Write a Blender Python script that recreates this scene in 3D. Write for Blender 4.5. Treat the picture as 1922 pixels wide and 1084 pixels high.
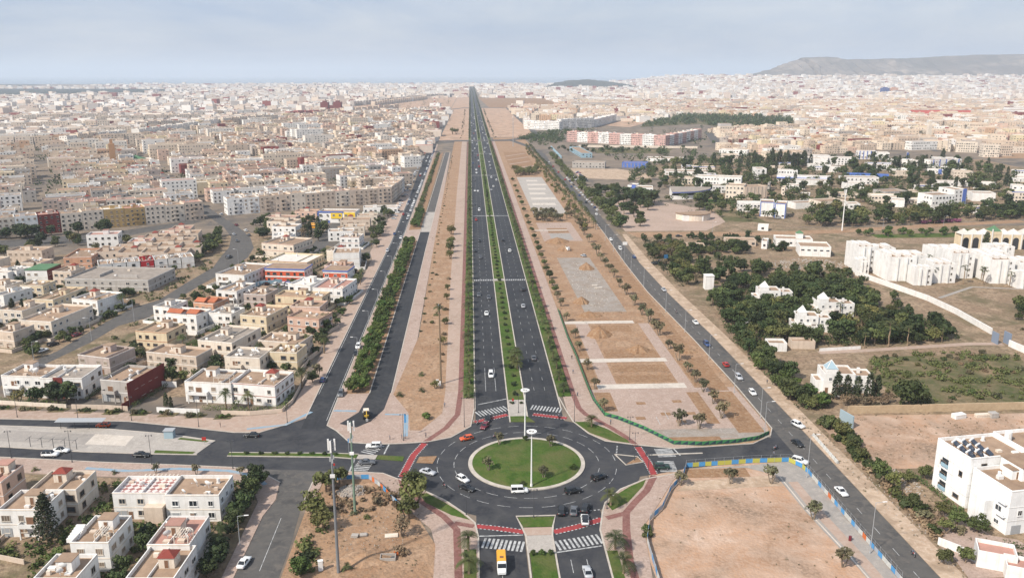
import bpy, math, random
import numpy as np
from math import sin, cos, pi, radians, atan2, hypot, sqrt

for o in list(bpy.data.objects):
    bpy.data.objects.remove(o)
SC = bpy.context.scene
COL = SC.collection
rnd = random.Random(11)

# ---------------------------------------------------------------- camera, sky, sun, exposure
# World frame: +Y runs along the avenue, X = 0 is its west kerb, the drone hovers 103 m up.
cam_data = bpy.data.cameras.new('camera')
cam = bpy.data.objects.new('camera', cam_data); COL.objects.link(cam)
cam.location = (0, 0, 103)
cam.rotation_euler = (pi/2 - math.atan(402/1560), 0, -radians(2.8))
cam_data.sensor_width = 36; cam_data.lens = 36*1560/1922
cam_data.clip_start = 1; cam_data.clip_end = 120000
SC.camera = cam

SUN_EL, SUN_AZ = radians(44), radians(232)        # azimuth clockwise from +Y
world = bpy.data.worlds.new('World'); SC.world = world; world.use_nodes = True
nt = world.node_tree; nt.nodes.clear()
wo = nt.nodes.new('ShaderNodeOutputWorld'); bg = nt.nodes.new('ShaderNodeBackground')
sky = nt.nodes.new('ShaderNodeTexSky'); sky.sky_type = 'NISHITA'; sky.sun_disc = False
sky.sun_elevation = SUN_EL; sky.sun_rotation = SUN_AZ
sky.air_density = 1.0; sky.dust_density = 2.5; sky.ozone_density = 1.5; sky.altitude = 100
# thin high cloud veil over the whole dome, evened by a soft noise
tc = nt.nodes.new('ShaderNodeTexCoord'); mp = nt.nodes.new('ShaderNodeMapping'); mp.inputs['Scale'].default_value = (1.2, 1.2, 5)
nz = nt.nodes.new('ShaderNodeTexNoise'); nz.inputs['Scale'].default_value = 1.6; nz.inputs['Detail'].default_value = 5
rp = nt.nodes.new('ShaderNodeValToRGB'); rp.color_ramp.elements[0].position = .3; rp.color_ramp.elements[1].position = .75
rp.color_ramp.elements[0].color = (.70, .70, .70, 1); rp.color_ramp.elements[1].color = (.88, .88, .88, 1)
mx = nt.nodes.new('ShaderNodeMixRGB'); 
vl = nt.nodes.new('ShaderNodeMixRGB'); vl.inputs['Color1'].default_value = (4.0, 5.0, 6.7, 1); vl.inputs['Color2'].default_value = (6.2, 6.7, 7.5, 1)
nz2 = nt.nodes.new('ShaderNodeTexNoise'); nz2.inputs['Scale'].default_value = 3.4; nz2.inputs['Detail'].default_value = 8; nz2.inputs['Roughness'].default_value = .6; nz2.inputs['Distortion'].default_value = .4
rp2 = nt.nodes.new('ShaderNodeValToRGB'); rp2.color_ramp.elements[0].position = .38; rp2.color_ramp.elements[1].position = .68
nt.links.new(mp.outputs['Vector'], nz2.inputs['Vector']); nt.links.new(nz2.outputs['Fac'], rp2.inputs['Fac']); nt.links.new(rp2.outputs['Color'], vl.inputs['Fac']); nt.links.new(vl.outputs['Color'], mx.inputs['Color2'])
nt.links.new(tc.outputs['Generated'], mp.inputs['Vector']); nt.links.new(mp.outputs['Vector'], nz.inputs['Vector'])
nt.links.new(nz.outputs['Fac'], rp.inputs['Fac']); nt.links.new(rp.outputs['Color'], mx.inputs['Fac'])
nt.links.new(sky.outputs['Color'], mx.inputs['Color1']); nt.links.new(mx.outputs['Color'], bg.inputs['Color'])
bg.inputs['Strength'].default_value = 0.092
nt.links.new(bg.outputs['Background'], wo.inputs['Surface'])

sun_data = bpy.data.lights.new('sun', 'SUN'); sun_data.energy = 4.7; sun_data.angle = radians(2.5); sun_data.color = (1, .93, .83)
sun = bpy.data.objects.new('sun', sun_data); COL.objects.link(sun)
sun.rotation_euler = (pi/2 - SUN_EL, 0, pi - SUN_AZ)

vs = SC.view_settings
vs.view_transform = 'Standard'; vs.look = 'None'; vs.gamma = 1; vs.use_curve_mapping = False
vs.exposure = 0.32
SC.render.engine = 'CYCLES'
SC.cycles.max_bounces = 4; SC.cycles.diffuse_bounces = 2; SC.cycles.glossy_bounces = 2
SC.cycles.transmission_bounces = 2; SC.cycles.volume_bounces = 1; SC.cycles.transparent_max_bounces = 4
SC.cycles.use_denoising = True

# ---------------------------------------------------------------- helpers
class MB:
    """Collects faces; build() links them as one mesh object, mesh() only makes the data."""
    def __init__(s): s.v = []; s.f = []; s.m = []
    def face(s, pts, m=0):
        n = len(s.v); s.v += pts; s.f.append(tuple(range(n, n+len(pts)))); s.m.append(m)
    def box(s, x0, x1, y0, y1, z0, z1, m=0, mt=None, bottom=True):
        n = len(s.v)
        s.v += [(x0,y0,z0),(x1,y0,z0),(x1,y1,z0),(x0,y1,z0),(x0,y0,z1),(x1,y0,z1),(x1,y1,z1),(x0,y1,z1)]
        fs = [(0,1,5,4),(1,2,6,5),(2,3,7,6),(3,0,4,7)]
        for q in fs: s.f.append(tuple(n+i for i in q)); s.m.append(m)
        s.f.append((n+4,n+5,n+6,n+7)); s.m.append(m if mt is None else mt)
        if bottom: s.f.append((n+3,n+2,n+1,n)); s.m.append(m)
    def prism(s, poly, z0, z1, m=0, mt=None, top=True):
        if sum(a[0]*b[1]-b[0]*a[1] for a, b in zip(poly, poly[1:]+poly[:1])) < 0: poly = poly[::-1]
        n = len(s.v); k = len(poly)
        s.v += [(x,y,z0) for x,y in poly] + [(x,y,z1) for x,y in poly]
        for i in range(k):
            j = (i+1) % k; s.f.append((n+i,n+j,n+k+j,n+k+i)); s.m.append(m)
        if top: s.f.append(tuple(range(n+k, n+2*k))); s.m.append(m if mt is None else mt)
    def tube(s, p0, p1, r0, r1=None, k=8, m=0, cap=True):
        r1 = r0 if r1 is None else r1
        d = [b-a for a, b in zip(p0, p1)]; L = sqrt(sum(t*t for t in d)) or 1e-6; d = [t/L for t in d]
        u = (0,0,1) if abs(d[2]) < .9 else (1,0,0)
        a = (d[1]*u[2]-d[2]*u[1], d[2]*u[0]-d[0]*u[2], d[0]*u[1]-d[1]*u[0]); la = sqrt(sum(t*t for t in a)); a = [t/la for t in a]
        b = (d[1]*a[2]-d[2]*a[1], d[2]*a[0]-d[0]*a[2], d[0]*a[1]-d[1]*a[0])
        n = len(s.v)
        for p, r in ((p0, r0), (p1, r1)):
            for i in range(k):
                t = 2*pi*i/k
                s.v.append(tuple(p[q]+r*(cos(t)*a[q]+sin(t)*b[q]) for q in range(3)))
        for i in range(k):
            j = (i+1) % k; s.f.append((n+i,n+k+i,n+k+j,n+j)); s.m.append(m)
        if cap:
            s.f.append(tuple(range(n+k, n+2*k))[::-1]); s.m.append(m)
            s.f.append(tuple(range(n, n+k))); s.m.append(m)
    def loft(s, rings, m=0, cap=True, ms=None):
        n = len(s.v); k = len(rings[0])
        for r in rings: s.v += r
        for q in range(len(rings)-1):
            for i in range(k):
                j = (i+1) % k
                s.f.append((n+q*k+i, n+q*k+j, n+(q+1)*k+j, n+(q+1)*k+i)); s.m.append(ms[q] if ms else m)
        if cap:
            s.f.append(tuple(n+i for i in range(k))[::-1]); s.m.append(m)
            q = len(rings)-1; s.f.append(tuple(n+q*k+i for i in range(k))); s.m.append(m)
    def mesh(s, name, mats, smooth=False):
        me = bpy.data.meshes.new(name); me.from_pydata(s.v, [], s.f)
        for mm in mats: me.materials.append(mm)
        if len(mats) > 1: me.polygons.foreach_set('material_index', s.m)
        if smooth: me.polygons.foreach_set('use_smooth', [True]*len(s.f))
        me.update(); return me
    def build(s, name, mats, parent=None, loc=(0,0,0), rz=0, smooth=False):
        if not isinstance(mats, (list, tuple)): mats = [mats]
        return link(name, s.mesh(name, mats, smooth), parent, loc, rz)

def link(name, data, parent=None, loc=(0,0,0), rz=0, scale=None):
    o = bpy.data.objects.new(name, data); COL.objects.link(o)
    if parent is not None: o.parent = parent
    o.location = loc
    if rz: o.rotation_euler = (0,0,rz)
    if scale is not None: o.scale = scale
    return o
def tag(o, label=None, cat=None, group=None, kind=None):
    if label: o['label'] = label
    if cat: o['category'] = cat
    if group: o['group'] = group
    if kind: o['kind'] = kind
    return o
def thing(name, label, cat, loc=(0,0,0), rz=0, group=None, scale=None):
    return tag(link(name, None, None, loc, rz, scale), label, cat, group)
def struct(name, mb, mats, label=None, parent=None):
    o = mb.build(name, mats, parent)
    if parent is None: o['kind'] = 'structure'
    if label: o['label'] = label
    return o

# ---------------------------------------------------------------- materials
def mat(name, col, rough=.85, var=None, scale=1.0, spec=.3, bump=0, bscale=8, per=0, metal=0, coord='Object', detail=4, streak=0, hue=None):
    """Principled surface; var = second colour blended in by noise of the given scale; per = brightness spread from thing to thing."""
    m = bpy.data.materials.new(name); m.use_nodes = True
    t = m.node_tree; b = t.nodes['Principled BSDF']
    b.inputs['Base Color'].default_value = (*col, 1); b.inputs['Roughness'].default_value = rough
    b.inputs['Specular IOR Level'].default_value = spec; b.inputs['Metallic'].default_value = metal
    src = None
    if var or bump: tcn = t.nodes.new('ShaderNodeTexCoord')
    if var:
        n = t.nodes.new('ShaderNodeTexNoise'); n.inputs['Scale'].default_value = scale; n.inputs['Detail'].default_value = detail
        n.inputs['Roughness'].default_value = .65
        r = t.nodes.new('ShaderNodeValToRGB'); r.color_ramp.elements[0].position = .36; r.color_ramp.elements[1].position = .66
        r.color_ramp.elements[0].color = (*col, 1); r.color_ramp.elements[1].color = (*var, 1)
        t.links.new(tcn.outputs[coord], n.inputs['Vector']); t.links.new(n.outputs['Fac'], r.inputs['Fac']); src = r.outputs['Color']
    if streak:
        mp_ = t.nodes.new('ShaderNodeMapping'); mp_.inputs['Scale'].default_value = (1.3,1.3,.12); n3 = t.nodes.new('ShaderNodeTexNoise'); n3.inputs['Scale'].default_value = 1; n3.inputs['Detail'].default_value = 5
        r3 = t.nodes.new('ShaderNodeValToRGB'); r3.color_ramp.elements[0].position = .5; r3.color_ramp.elements[0].color = (1,1,1,1); r3.color_ramp.elements[1].position = .78; r3.color_ramp.elements[1].color = (1-streak,1-streak*1.15,1-streak*1.3,1)
        m3 = t.nodes.new('ShaderNodeMixRGB'); m3.blend_type = 'MULTIPLY'; m3.inputs['Fac'].default_value = 1
        t.links.new(tcn.outputs[coord], mp_.inputs['Vector']); t.links.new(mp_.outputs['Vector'], n3.inputs['Vector']); t.links.new(n3.outputs['Fac'], r3.inputs['Fac']); t.links.new(src, m3.inputs['Color1']); t.links.new(r3.outputs['Color'], m3.inputs['Color2']); src = m3.outputs['Color']
    if hue:
        oh = t.nodes.new('ShaderNodeObjectInfo'); mm_ = t.nodes.new('ShaderNodeMath'); mm_.operation = 'MULTIPLY'; mm_.inputs[1].default_value = 7.31; fr_ = t.nodes.new('ShaderNodeMath'); fr_.operation = 'FRACT'; pw = t.nodes.new('ShaderNodeMath'); pw.operation = 'MULTIPLY'; pw.inputs[1].default_value = .55
        mh = t.nodes.new('ShaderNodeMixRGB'); mh.inputs['Color2'].default_value = (*hue, 1)
        t.links.new(oh.outputs['Random'], mm_.inputs[0]); t.links.new(mm_.outputs[0], fr_.inputs[0]); t.links.new(fr_.outputs[0], pw.inputs[0]); t.links.new(pw.outputs[0], mh.inputs['Fac']); t.links.new(src, mh.inputs['Color1']); src = mh.outputs['Color']
    if per:
        oi = t.nodes.new('ShaderNodeObjectInfo'); mr = t.nodes.new('ShaderNodeMapRange')
        mr.inputs['To Min'].default_value = 1-per; mr.inputs['To Max'].default_value = 1+per
        mu = t.nodes.new('ShaderNodeMixRGB'); mu.blend_type = 'MULTIPLY'; mu.inputs['Fac'].default_value = 1
        t.links.new(oi.outputs['Random'], mr.inputs['Value'])
        if src: t.links.new(src, mu.inputs['Color1'])
        else: mu.inputs['Color1'].default_value = (*col, 1)
        t.links.new(mr.outputs['Result'], mu.inputs['Color2']); src = mu.outputs['Color']
    if src: t.links.new(src, b.inputs['Base Color'])
    if bump:
        n2 = t.nodes.new('ShaderNodeTexNoise'); n2.inputs['Scale'].default_value = bscale; n2.inputs['Detail'].default_value = 3
        bp = t.nodes.new('ShaderNodeBump'); bp.inputs['Strength'].default_value = bump; bp.inputs['Distance'].default_value = .3
        t.links.new(tcn.outputs[coord], n2.inputs['Vector']); t.links.new(n2.outputs['Fac'], bp.inputs['Height']); t.links.new(bp.outputs['Normal'], b.inputs['Normal'])
    return m
def ground_mat(name, cols, scales, rough=.95, bump=.3, stretch=None, tracks=None):
    """Earth and paving: base colour with several noise layers of world size (metres)."""
    m = bpy.data.materials.new(name); m.use_nodes = True; t = m.node_tree; b = t.nodes['Principled BSDF']
    b.inputs['Roughness'].default_value = rough; b.inputs['Specular IOR Level'].default_value = .2
    tcn = t.nodes.new('ShaderNodeTexCoord'); cur = None
    for i, (c, sc) in enumerate(zip(cols[1:], scales)):
        n = t.nodes.new('ShaderNodeTexNoise'); n.inputs['Scale'].default_value = sc; n.inputs['Detail'].default_value = 6; n.inputs['Roughness'].default_value = .62
        n.inputs['Distortion'].default_value = .6
        r = t.nodes.new('ShaderNodeValToRGB'); r.color_ramp.elements[0].position = .44; r.color_ramp.elements[1].position = .66
        mi = t.nodes.new('ShaderNodeMixRGB'); mi.inputs['Color2'].default_value = (*c, 1)
        t.links.new(tcn.outputs['Object'], n.inputs['Vector']); t.links.new(n.outputs['Fac'], r.inputs['Fac']); t.links.new(r.outputs['Color'], mi.inputs['Fac'])
        if cur is None: mi.inputs['Color1'].default_value = (*cols[0], 1)
        else: t.links.new(cur, mi.inputs['Color1'])
        if stretch and i == stretch[0]:
            mp_ = t.nodes.new('ShaderNodeMapping'); mp_.inputs['Scale'].default_value = stretch[1]
            t.links.new(tcn.outputs['Object'], mp_.inputs['Vector']); t.links.new(mp_.outputs['Vector'], n.inputs['Vector'])
        cur = mi.outputs['Color']
    if tracks:
        wv = t.nodes.new('ShaderNodeTexWave'); wv.inputs['Scale'].default_value = tracks[1]; wv.inputs['Distortion'].default_value = 14; wv.inputs['Detail'].default_value = 2; wv.inputs['Detail Scale'].default_value = .35
        r = t.nodes.new('ShaderNodeValToRGB'); r.color_ramp.elements[0].position = .0; r.color_ramp.elements[0].color = (.4,.4,.4,1); r.color_ramp.elements[1].position = .10; r.color_ramp.elements[1].color = (0,0,0,1)
        mi = t.nodes.new('ShaderNodeMixRGB'); mi.inputs['Color2'].default_value = (*tracks[0], 1)
        t.links.new(tcn.outputs['Object'], wv.inputs['Vector']); t.links.new(wv.outputs['Fac'], r.inputs['Fac']); t.links.new(r.outputs['Color'], mi.inputs['Fac']); t.links.new(cur, mi.inputs['Color1']); cur = mi.outputs['Color']
    t.links.new(cur, b.inputs['Base Color'])
    if bump:
        n2 = t.nodes.new('ShaderNodeTexNoise'); n2.inputs['Scale'].default_value = 1.3; n2.inputs['Detail'].default_value = 6
        bp = t.nodes.new('ShaderNodeBump'); bp.inputs['Strength'].default_value = bump; bp.inputs['Distance'].default_value = .4
        t.links.new(tcn.outputs['Object'], n2.inputs['Vector']); t.links.new(n2.outputs['Fac'], bp.inputs['Height']); t.links.new(bp.outputs['Normal'], b.inputs['Normal'])
    return m

M = {}
M['earth'] = ground_mat('earth', [(.34,.225,.15),(.27,.17,.105),(.41,.30,.215),(.24,.185,.13)], [.012,.05,.3])
M['city_ground'] = ground_mat('city_ground', [(.17,.135,.105),(.085,.08,.075),(.23,.18,.135)], [.01,.06])
M['dirt_orange'] = ground_mat('dirt_orange', [(.345,.205,.118),(.265,.145,.08),(.42,.285,.19),(.185,.12,.075),(.30,.20,.13)], [.06,.15,.75,2.4], bump=.7, tracks=((.27,.175,.11),.05))
M['dirt_pink'] = ground_mat('dirt_pink', [(.44,.275,.18),(.30,.175,.105),(.51,.38,.295),(.21,.15,.105),(.40,.275,.20)], [.035,.11,.06,1.1], bump=.6)
M['dirt_brown'] = ground_mat('dirt_brown', [(.25,.145,.08),(.20,.115,.065),(.30,.20,.125)], [.15,.8], bump=.7)
M['dirt_scrub'] = ground_mat('dirt_scrub', [(.26,.18,.12),(.105,.10,.05),(.34,.25,.17),(.14,.10,.065)], [.04,.12,.7], bump=.7)
M['scrub_green'] = ground_mat('scrub_green', [(.085,.09,.035),(.05,.065,.02),(.25,.175,.11),(.12,.10,.055)], [.08,.07,.5], bump=.7)
M['paving_pink'] = ground_mat('paving_pink', [(.385,.285,.235),(.33,.24,.195),(.42,.325,.275),(.28,.21,.17)], [.05,.35,1.6], rough=.8, bump=.05)
M['paving_tan'] = ground_mat('paving_tan', [(.365,.265,.21),(.30,.22,.17),(.40,.31,.255)], [.06,.7], rough=.8, bump=.05)
M['paving_grey'] = ground_mat('paving_grey', [(.30,.27,.245),(.24,.22,.20),(.36,.32,.285),(.27,.25,.23)], [.07,.5,2], rough=.85, bump=.1)
M['concrete'] = ground_mat('concrete', [(.37,.335,.30),(.29,.26,.235),(.43,.39,.35),(.32,.29,.26)], [.09,.6,2], rough=.85, bump=.05)
M['concrete_white'] = ground_mat('concrete_white', [(.50,.445,.385),(.41,.36,.31),(.56,.50,.44)], [.2,.9], rough=.8, bump=.05)
M['sand_pale'] = ground_mat('sand_pale', [(.43,.32,.23),(.36,.255,.18),(.50,.39,.30),(.30,.22,.155)], [.1,.8,.25], bump=.4)
M['gravel_grey'] = ground_mat('gravel_grey', [(.28,.245,.215),(.22,.19,.165),(.34,.30,.265),(.25,.20,.16)], [.08,1.5,.2], bump=.6)
M['asphalt'] = ground_mat('asphalt', [(.039,.040,.046),(.025,.026,.031),(.066,.065,.066),(.049,.049,.051)], [.05,.14,.9], rough=.75, bump=.03)
M['asphalt_new'] = ground_mat('asphalt_new', [(.036,.037,.041),(.022,.023,.026),(.054,.054,.055),(.027,.028,.031)], [1.0,.09,.6], rough=.7, bump=.03, stretch=(0,(.75,.012,1)))
M['asphalt_old'] = ground_mat('asphalt_old', [(.085,.081,.078),(.060,.058,.057),(.125,.112,.10),(.10,.094,.088)], [.06,.5,.16], rough=.85, bump=.06)
M['cycle_red'] = ground_mat('cycle_red', [(.19,.085,.072),(.15,.07,.06),(.24,.13,.11)], [.2,1.2], rough=.8, bump=.03)
M['cycle_paint'] = ground_mat('cycle_paint', [(.30,.045,.045),(.20,.04,.04)], [.5], rough=.6, bump=0)
M['cycle_blue'] = ground_mat('cycle_blue', [(.21,.31,.39),(.31,.32,.33)], [.3], rough=.7, bump=0)
M['grass'] = ground_mat('grass', [(.046,.090,.012),(.032,.066,.009),(.070,.105,.020),(.10,.105,.035)], [.07,.45,.13], bump=.7)
M['kerb'] = mat('kerb', (.48,.43,.37), .8, (.36,.32,.28), .6)
M['paint'] = mat('road_paint', (.52,.52,.51), .6, (.20,.20,.20), 1.0)
M['sea'] = mat('sea', (.10,.16,.20), .25, spec=.5)
M['hill'] = ground_mat('hill', [(.13,.118,.108),(.085,.085,.08),(.30,.25,.21),(.11,.105,.095)], [.0016,.0026,.009], bump=0)
M['hill_far'] = ground_mat('hill_far', [(.018,.028,.024),(.04,.05,.04)], [.002], bump=0)

# ---------------------------------------------------------------- ground, sea, hills
g = MB(); g.face([(-9000,-300,0),(9500,-300,0),(9500,9700,0),(-9000,9700,0)])
struct('ground', g, M['city_ground'])
g = MB(); g.face([(-42000,9680,-1.5),(42000,9680,-1.5),(42000,46000,-1.5),(-42000,46000,-1.5)]); g.face([(-42000,-300,-1.5),(-9000,-300,-1.5),(-9000,9680,-1.5),(-42000,9680,-1.5)])
g.face([(9500,-300,-1.5),(42000,-300,-1.5),(42000,9680,-1.5),(9500,9680,-1.5)])
struct('sea', g, M['sea'])
def sheet(name, poly, z, m, h=0):
    b = MB()
    if h: b.prism([(x,y) for x,y in poly], z-h, z)
    else: b.face([(x,y,z) for x,y in poly])
    return struct(name, b, M[m])
def offset(line, d):
    out = []
    for i, p in enumerate(line):
        a = line[max(i-1,0)]; b = line[min(i+1,len(line)-1)]
        L = hypot(b[0]-a[0], b[1]-a[1]) or 1
        out.append((p[0]-(b[1]-a[1])/L*d, p[1]+(b[0]-a[0])/L*d))
    return out
def strip_mb(b, line, w, z0, z1=None, m=0):
    l, r = offset(line, w/2), offset(line, -w/2)
    for i in range(len(line)-1):
        q = [r[i], r[i+1], l[i+1], l[i]]
        if z1 is None: b.face([(x,y,z0) for x,y in q], m)
        else:
            n = len(b.v)
            b.v += [(x,y,z0) for x,y in q] + [(x,y,z1) for x,y in q]
            for f in ((4,5,6,7),(0,1,5,4),(2,3,7,6),(3,0,4,7),(1,2,6,5)):
                b.f.append(tuple(n+k for k in f)); b.m.append(m)
def strip(name, line, w, z, m, h=0):
    b = MB(); strip_mb(b, line, w, z-h if h else z, z if h else None)
    return struct(name, b, M[m])
def kerb(*lines, w=.32, top=.17):
    b = MB()
    for l in lines: strip_mb(b, l, w, 0, top)
    return struct('kerb', b, M['kerb'])
def dashes(b, line, on, off, w, z, start=0):
    pos = start; segs = []
    acc = 0; k = 0
    cum = [0]
    for a, c in zip(line, line[1:]): cum.append(cum[-1]+hypot(c[0]-a[0], c[1]-a[1]))
    def at(t):
        for i in range(len(cum)-1):
            if t <= cum[i+1]:
                f = (t-cum[i])/(cum[i+1]-cum[i]); return (line[i][0]+f*(line[i+1][0]-line[i][0]), line[i][1]+f*(line[i+1][1]-line[i][1]))
        return line[-1]
    while pos+on <= cum[-1]:
        strip_mb(b, [at(pos), at(pos+on/2), at(pos+on)], w, z); pos += on+off
def arc(cx, cy, r, a0, a1, n=48):
    return [(cx+r*cos(radians(a0+(a1-a0)*i/n)), cy+r*sin(radians(a0+(a1-a0)*i/n))) for i in range(n+1)]

RC = (14.2, 208.5)                      # roundabout centre
# broad earth areas under everything
sheet('earth_verge', [(98,-40),(420,-40),(420,560),(98,560)], .01, 'dirt_scrub')
sheet('earth_plot', [(37.2,216),(89,216),(89,1420),(37.2,1420)], .012, 'dirt_orange')
sheet('earth_plot', [(38,100),(89,100),(89,206),(48,206),(38,176)], .012, 'dirt_pink')
sheet('earth_plot', [(-41,100),(-8.9,100),(-8.9,168),(-19,194),(-28,204),(-41.5,201)], .012, 'dirt_orange')
sheet('earth_plot', [(-60,1350),(-4,1350),(-4,7600),(-60,7600)], .012, 'dirt_pink')
sheet('earth_plot', [(34,1430),(112,1430),(112,2700),(34,2700)], .012, 'dirt_pink')
sheet('field', [(-455,2090),(-350,2300),(-120,2540),(-62,2540),(-62,4000),(-210,3800),(-400,2850)], .012, 'dirt_pink')
sheet('field', [(60,2730),(115,2730),(330,2760),(330,3800),(36,3900)], .012, 'dirt_brown')
sheet('field', [(320,1690),(420,1930),(360,1960),(280,1760)], .02, 'dirt_pink')
sheet('field', [(655,1040),(800,1000),(1100,1100),(1100,1180),(800,1155),(668,1060)], .02, 'dirt_orange')

# roundabout, avenue, link roads
ring = sheet('roundabout_road', arc(*RC, 31, 0, 360, 72)[:-1], .030, 'asphalt')
aw = sheet('avenue_carriageway', [(.4,236),(10.8,236),(10.8,7600),(.4,7600)], .024, 'asphalt_new'); aw['label'] = 'dark asphalt carriageway with traffic coming towards the roundabout'
ae = sheet('avenue_carriageway', [(16.7,236),(27.6,236),(27.4,7600),(16.7,7600)], .024, 'asphalt_new'); ae['label'] = 'dark asphalt carriageway with traffic driving away from the roundabout'
sw = sheet('avenue_carriageway', [(.6,60),(11.2,60),(11.2,182),(.2,182)], .026, 'asphalt')
se = sheet('avenue_carriageway', [(17.4,60),(27.8,60),(30.5,182),(17.8,182)], .026, 'asphalt')
wr = sheet('west_road', [(-170,221),(-132,219),(-102.4,214.4),(-83.3,212),(-59.1,208.3),(-34.1,205.6),(-24.5,204.1),(-12,192),(-4,226),(-13.2,223.1),(-27.7,222.1),(-36.1,223.7),(-41.3,232.2),(-44.7,236.5),(-52.1,242),(-56.1,238.2),(-63.7,232),(-71,232.6),(-86.9,236.9),(-106,242.2),(-146,246.1),(-175,249)], .022, 'asphalt')
er = sheet('east_road', [(40,198),(48,200),(57.3,202.9),(76.4,205.9),(87.1,205.5),(98,205),(98,232),(89.4,227.6),(87.2,222.6),(80.3,217.4),(65.1,215.9),(56.6,215.2),(45.4,218.5),(36,222)], .022, 'asphalt')
fr = sheet('frontage_road', [(-52.1,234),(-44.8,234),(-44.9,520),(-46.5,760),(-49.5,1060),(-52,1300),(-62,1300),(-60,1060),(-54.6,760),(-51.4,520)], .024, 'asphalt_new')
rr = sheet('right_road', [(89.3,60),(98.2,60),(98,236),(97.2,320),(94.8,390),(94.4,455),(95.4,541),(97.5,640),(96,760),(95,960),(99,1120),(88,1250),(70,1368),(60,1364),(80,1245),(90,1120),(87,960),(88.2,760),(90,640),(88.4,541),(86,454),(85.5,390),(88.5,314),(89.6,262)], .026, 'asphalt_old')
br = sheet('unopened_road', [(-34.7,1150),(-34.7,262),(-36.5,246),(-41.5,237),(-35.5,233.9),(-31.5,238.6),(-28.4,247.7),(-27.6,262),(-28.4,500),(-29,1150)], .026, 'asphalt_new')
sheet('unopened_road', [(-34.6,264),(-36.3,246),(-41,237.2),(-35.5,234.2),(-31.7,238.6),(-28.6,247.7),(-27.8,264)], .137, 'asphalt_new')
ss = sheet('side_street', [(-51.3,60),(-41,60),(-41.8,169),(-42.8,188),(-42.3,200.2),(-38.8,204.3),(-34,206),(-60,209.2),(-57.6,206.5),(-50.8,200.2),(-49.7,191),(-51.1,183)], .020, 'asphalt_old')
NSD = [(-172,268),(-163,268),(-156.7,300),(-152,322),(-150,345),(-142,357),(-141.7,371),(-137,418),(-131.5,455),(-130.5,480),(-134,508),(-145,543),(-164,584),(-189,630),(-225,700),(-250,760),(-258,760),(-235,700),(-199,630),(-174,584),(-157.5,544),(-149.5,510),(-147,485),(-143,455),(-146,420),(-148,386),(-155,374),(-158,348),(-160,312),(-167.7,286)]
sheet('neighbourhood_street', NSD, .020, 'asphalt_old')
sheet('neighbourhood_street', [(-58,478),(-52,470),(-52,500),(-60,492),(-97,478),(-97,470)], .019, 'asphalt_old')
sheet('neighbourhood_street', [(-100,470),(-90,470),(-92,640),(-100,640)], .021, 'asphalt_old')
sheet('neighbourhood_street', [(-330,505),(-240,530),(-195,605),(-203,612),(-246,562),(-330,530)], .018, 'asphalt_old')
sheet('parking_court', [(-108,384),(-88,384),(-88,412),(-108,412)], .019, 'asphalt_old')
sheet('cross_street', [(-62,1332),(-20,1338),(60,1346),(112,1420),(118,1440),(60,1376),(-20,1368),(-62,1356)], .175, 'asphalt_old')
sheet('cross_street', [(-61,1190),(-49,1292),(-10,1345),(31,1357),(62,1364),(172,1535),(175,1548),(60,1380),(-10,1358),(-55,1308),(-70,1195)], .034, 'asphalt_old')
sheet('cross_street', [(-75,2525),(-18,2700),(106,2700),(106,2740),(-20,2745),(-90,2545)], .034, 'asphalt_old')
sheet('far_road', [(-62,1300),(-52,1300),(-50,2530),(-60,2530)], .03, 'asphalt_old')
sheet('far_road', [(112,1440),(124,1440),(124,2720),(112,2720)], .03, 'asphalt_old')
sheet('far_road', [(640,1130),(652,1130),(1000,2400),(985,2400)], .03, 'asphalt_old')
sheet('far_road', [(372,1280),(386,1274),(450,1560),(438,1565)], .03, 'asphalt_old')

# central island: kerb ring, domed lawn
b = MB()
o1, i1 = arc(*RC, 16.0, 0, 360, 72), arc(*RC, 14.9, 0, 360, 72)
for k in range(72):
    a, c, d, e = o1[k], o1[k+1], i1[k+1], i1[k]
    b.face([(*a,.28),(*c,.28),(*d,.30),(*e,.30)]); b.face([(*a,.0),(*c,.0),(*c,.28),(*a,.28)])
struct('kerb', b, M['kerb'], 'pale stone ring kerb round the lawn of the roundabout')
b = MB(); prev = None
for q, r in enumerate((14.9, 12, 8, 4, .01)):
    z = .29 + .8*(1-(r/14.9)**2)
    cur = [(RC[0]+r*cos(2*pi*k/64), RC[1]+r*sin(2*pi*k/64), z) for k in range(64)]
    if prev:
        for k in range(64): b.face([prev[k], prev[(k+1)%64], cur[(k+1)%64], cur[k]])
    prev = cur
lw = struct('lawn', b, M['grass'], 'round mown lawn in the middle of the roundabout')
for p in lw.data.polygons: p.use_smooth = True

# medians
N0 = 246
def median(poly, name='median_lawn', m='grass'):
    sheet(name, poly, .14, m, .14)
median([(11.1,254),(16.4,254),(16.4,7600),(11.1,7600)])
kerb([(10.95,236),(10.9,7600)], [(16.55,240),(16.55,7600)], [(.25,246),(.25,7600)], [(27.65,246),(27.6,7600)], w=.42)
sheet('median_paving', [(11.1,240.5),(16.4,240.5),(16.4,253.8),(11.1,253.8)], .13, 'concrete', .13)
sheet('median_paving', [(10.6,236.3),(18.6,235.6),(16.4,240.4),(11.1,240.4)], .135, 'grass', .135)
median([(12,60),(17.2,60),(17.4,164),(12,164)])
sheet('median_paving', [(11.8,164.1),(17.6,164.1),(17.8,171.2),(11.6,171.2)], .13, 'concrete', .13)
sheet('median_paving', [(11.5,171.3),(17.7,171.3),(17.9,174.6),(11.3,174.6)], .13, 'paving_tan', .13)
sheet('median_paving', [(11.2,175),(18,175),(19,179.4),(10.2,179.4)], .135, 'grass', .135)
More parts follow.
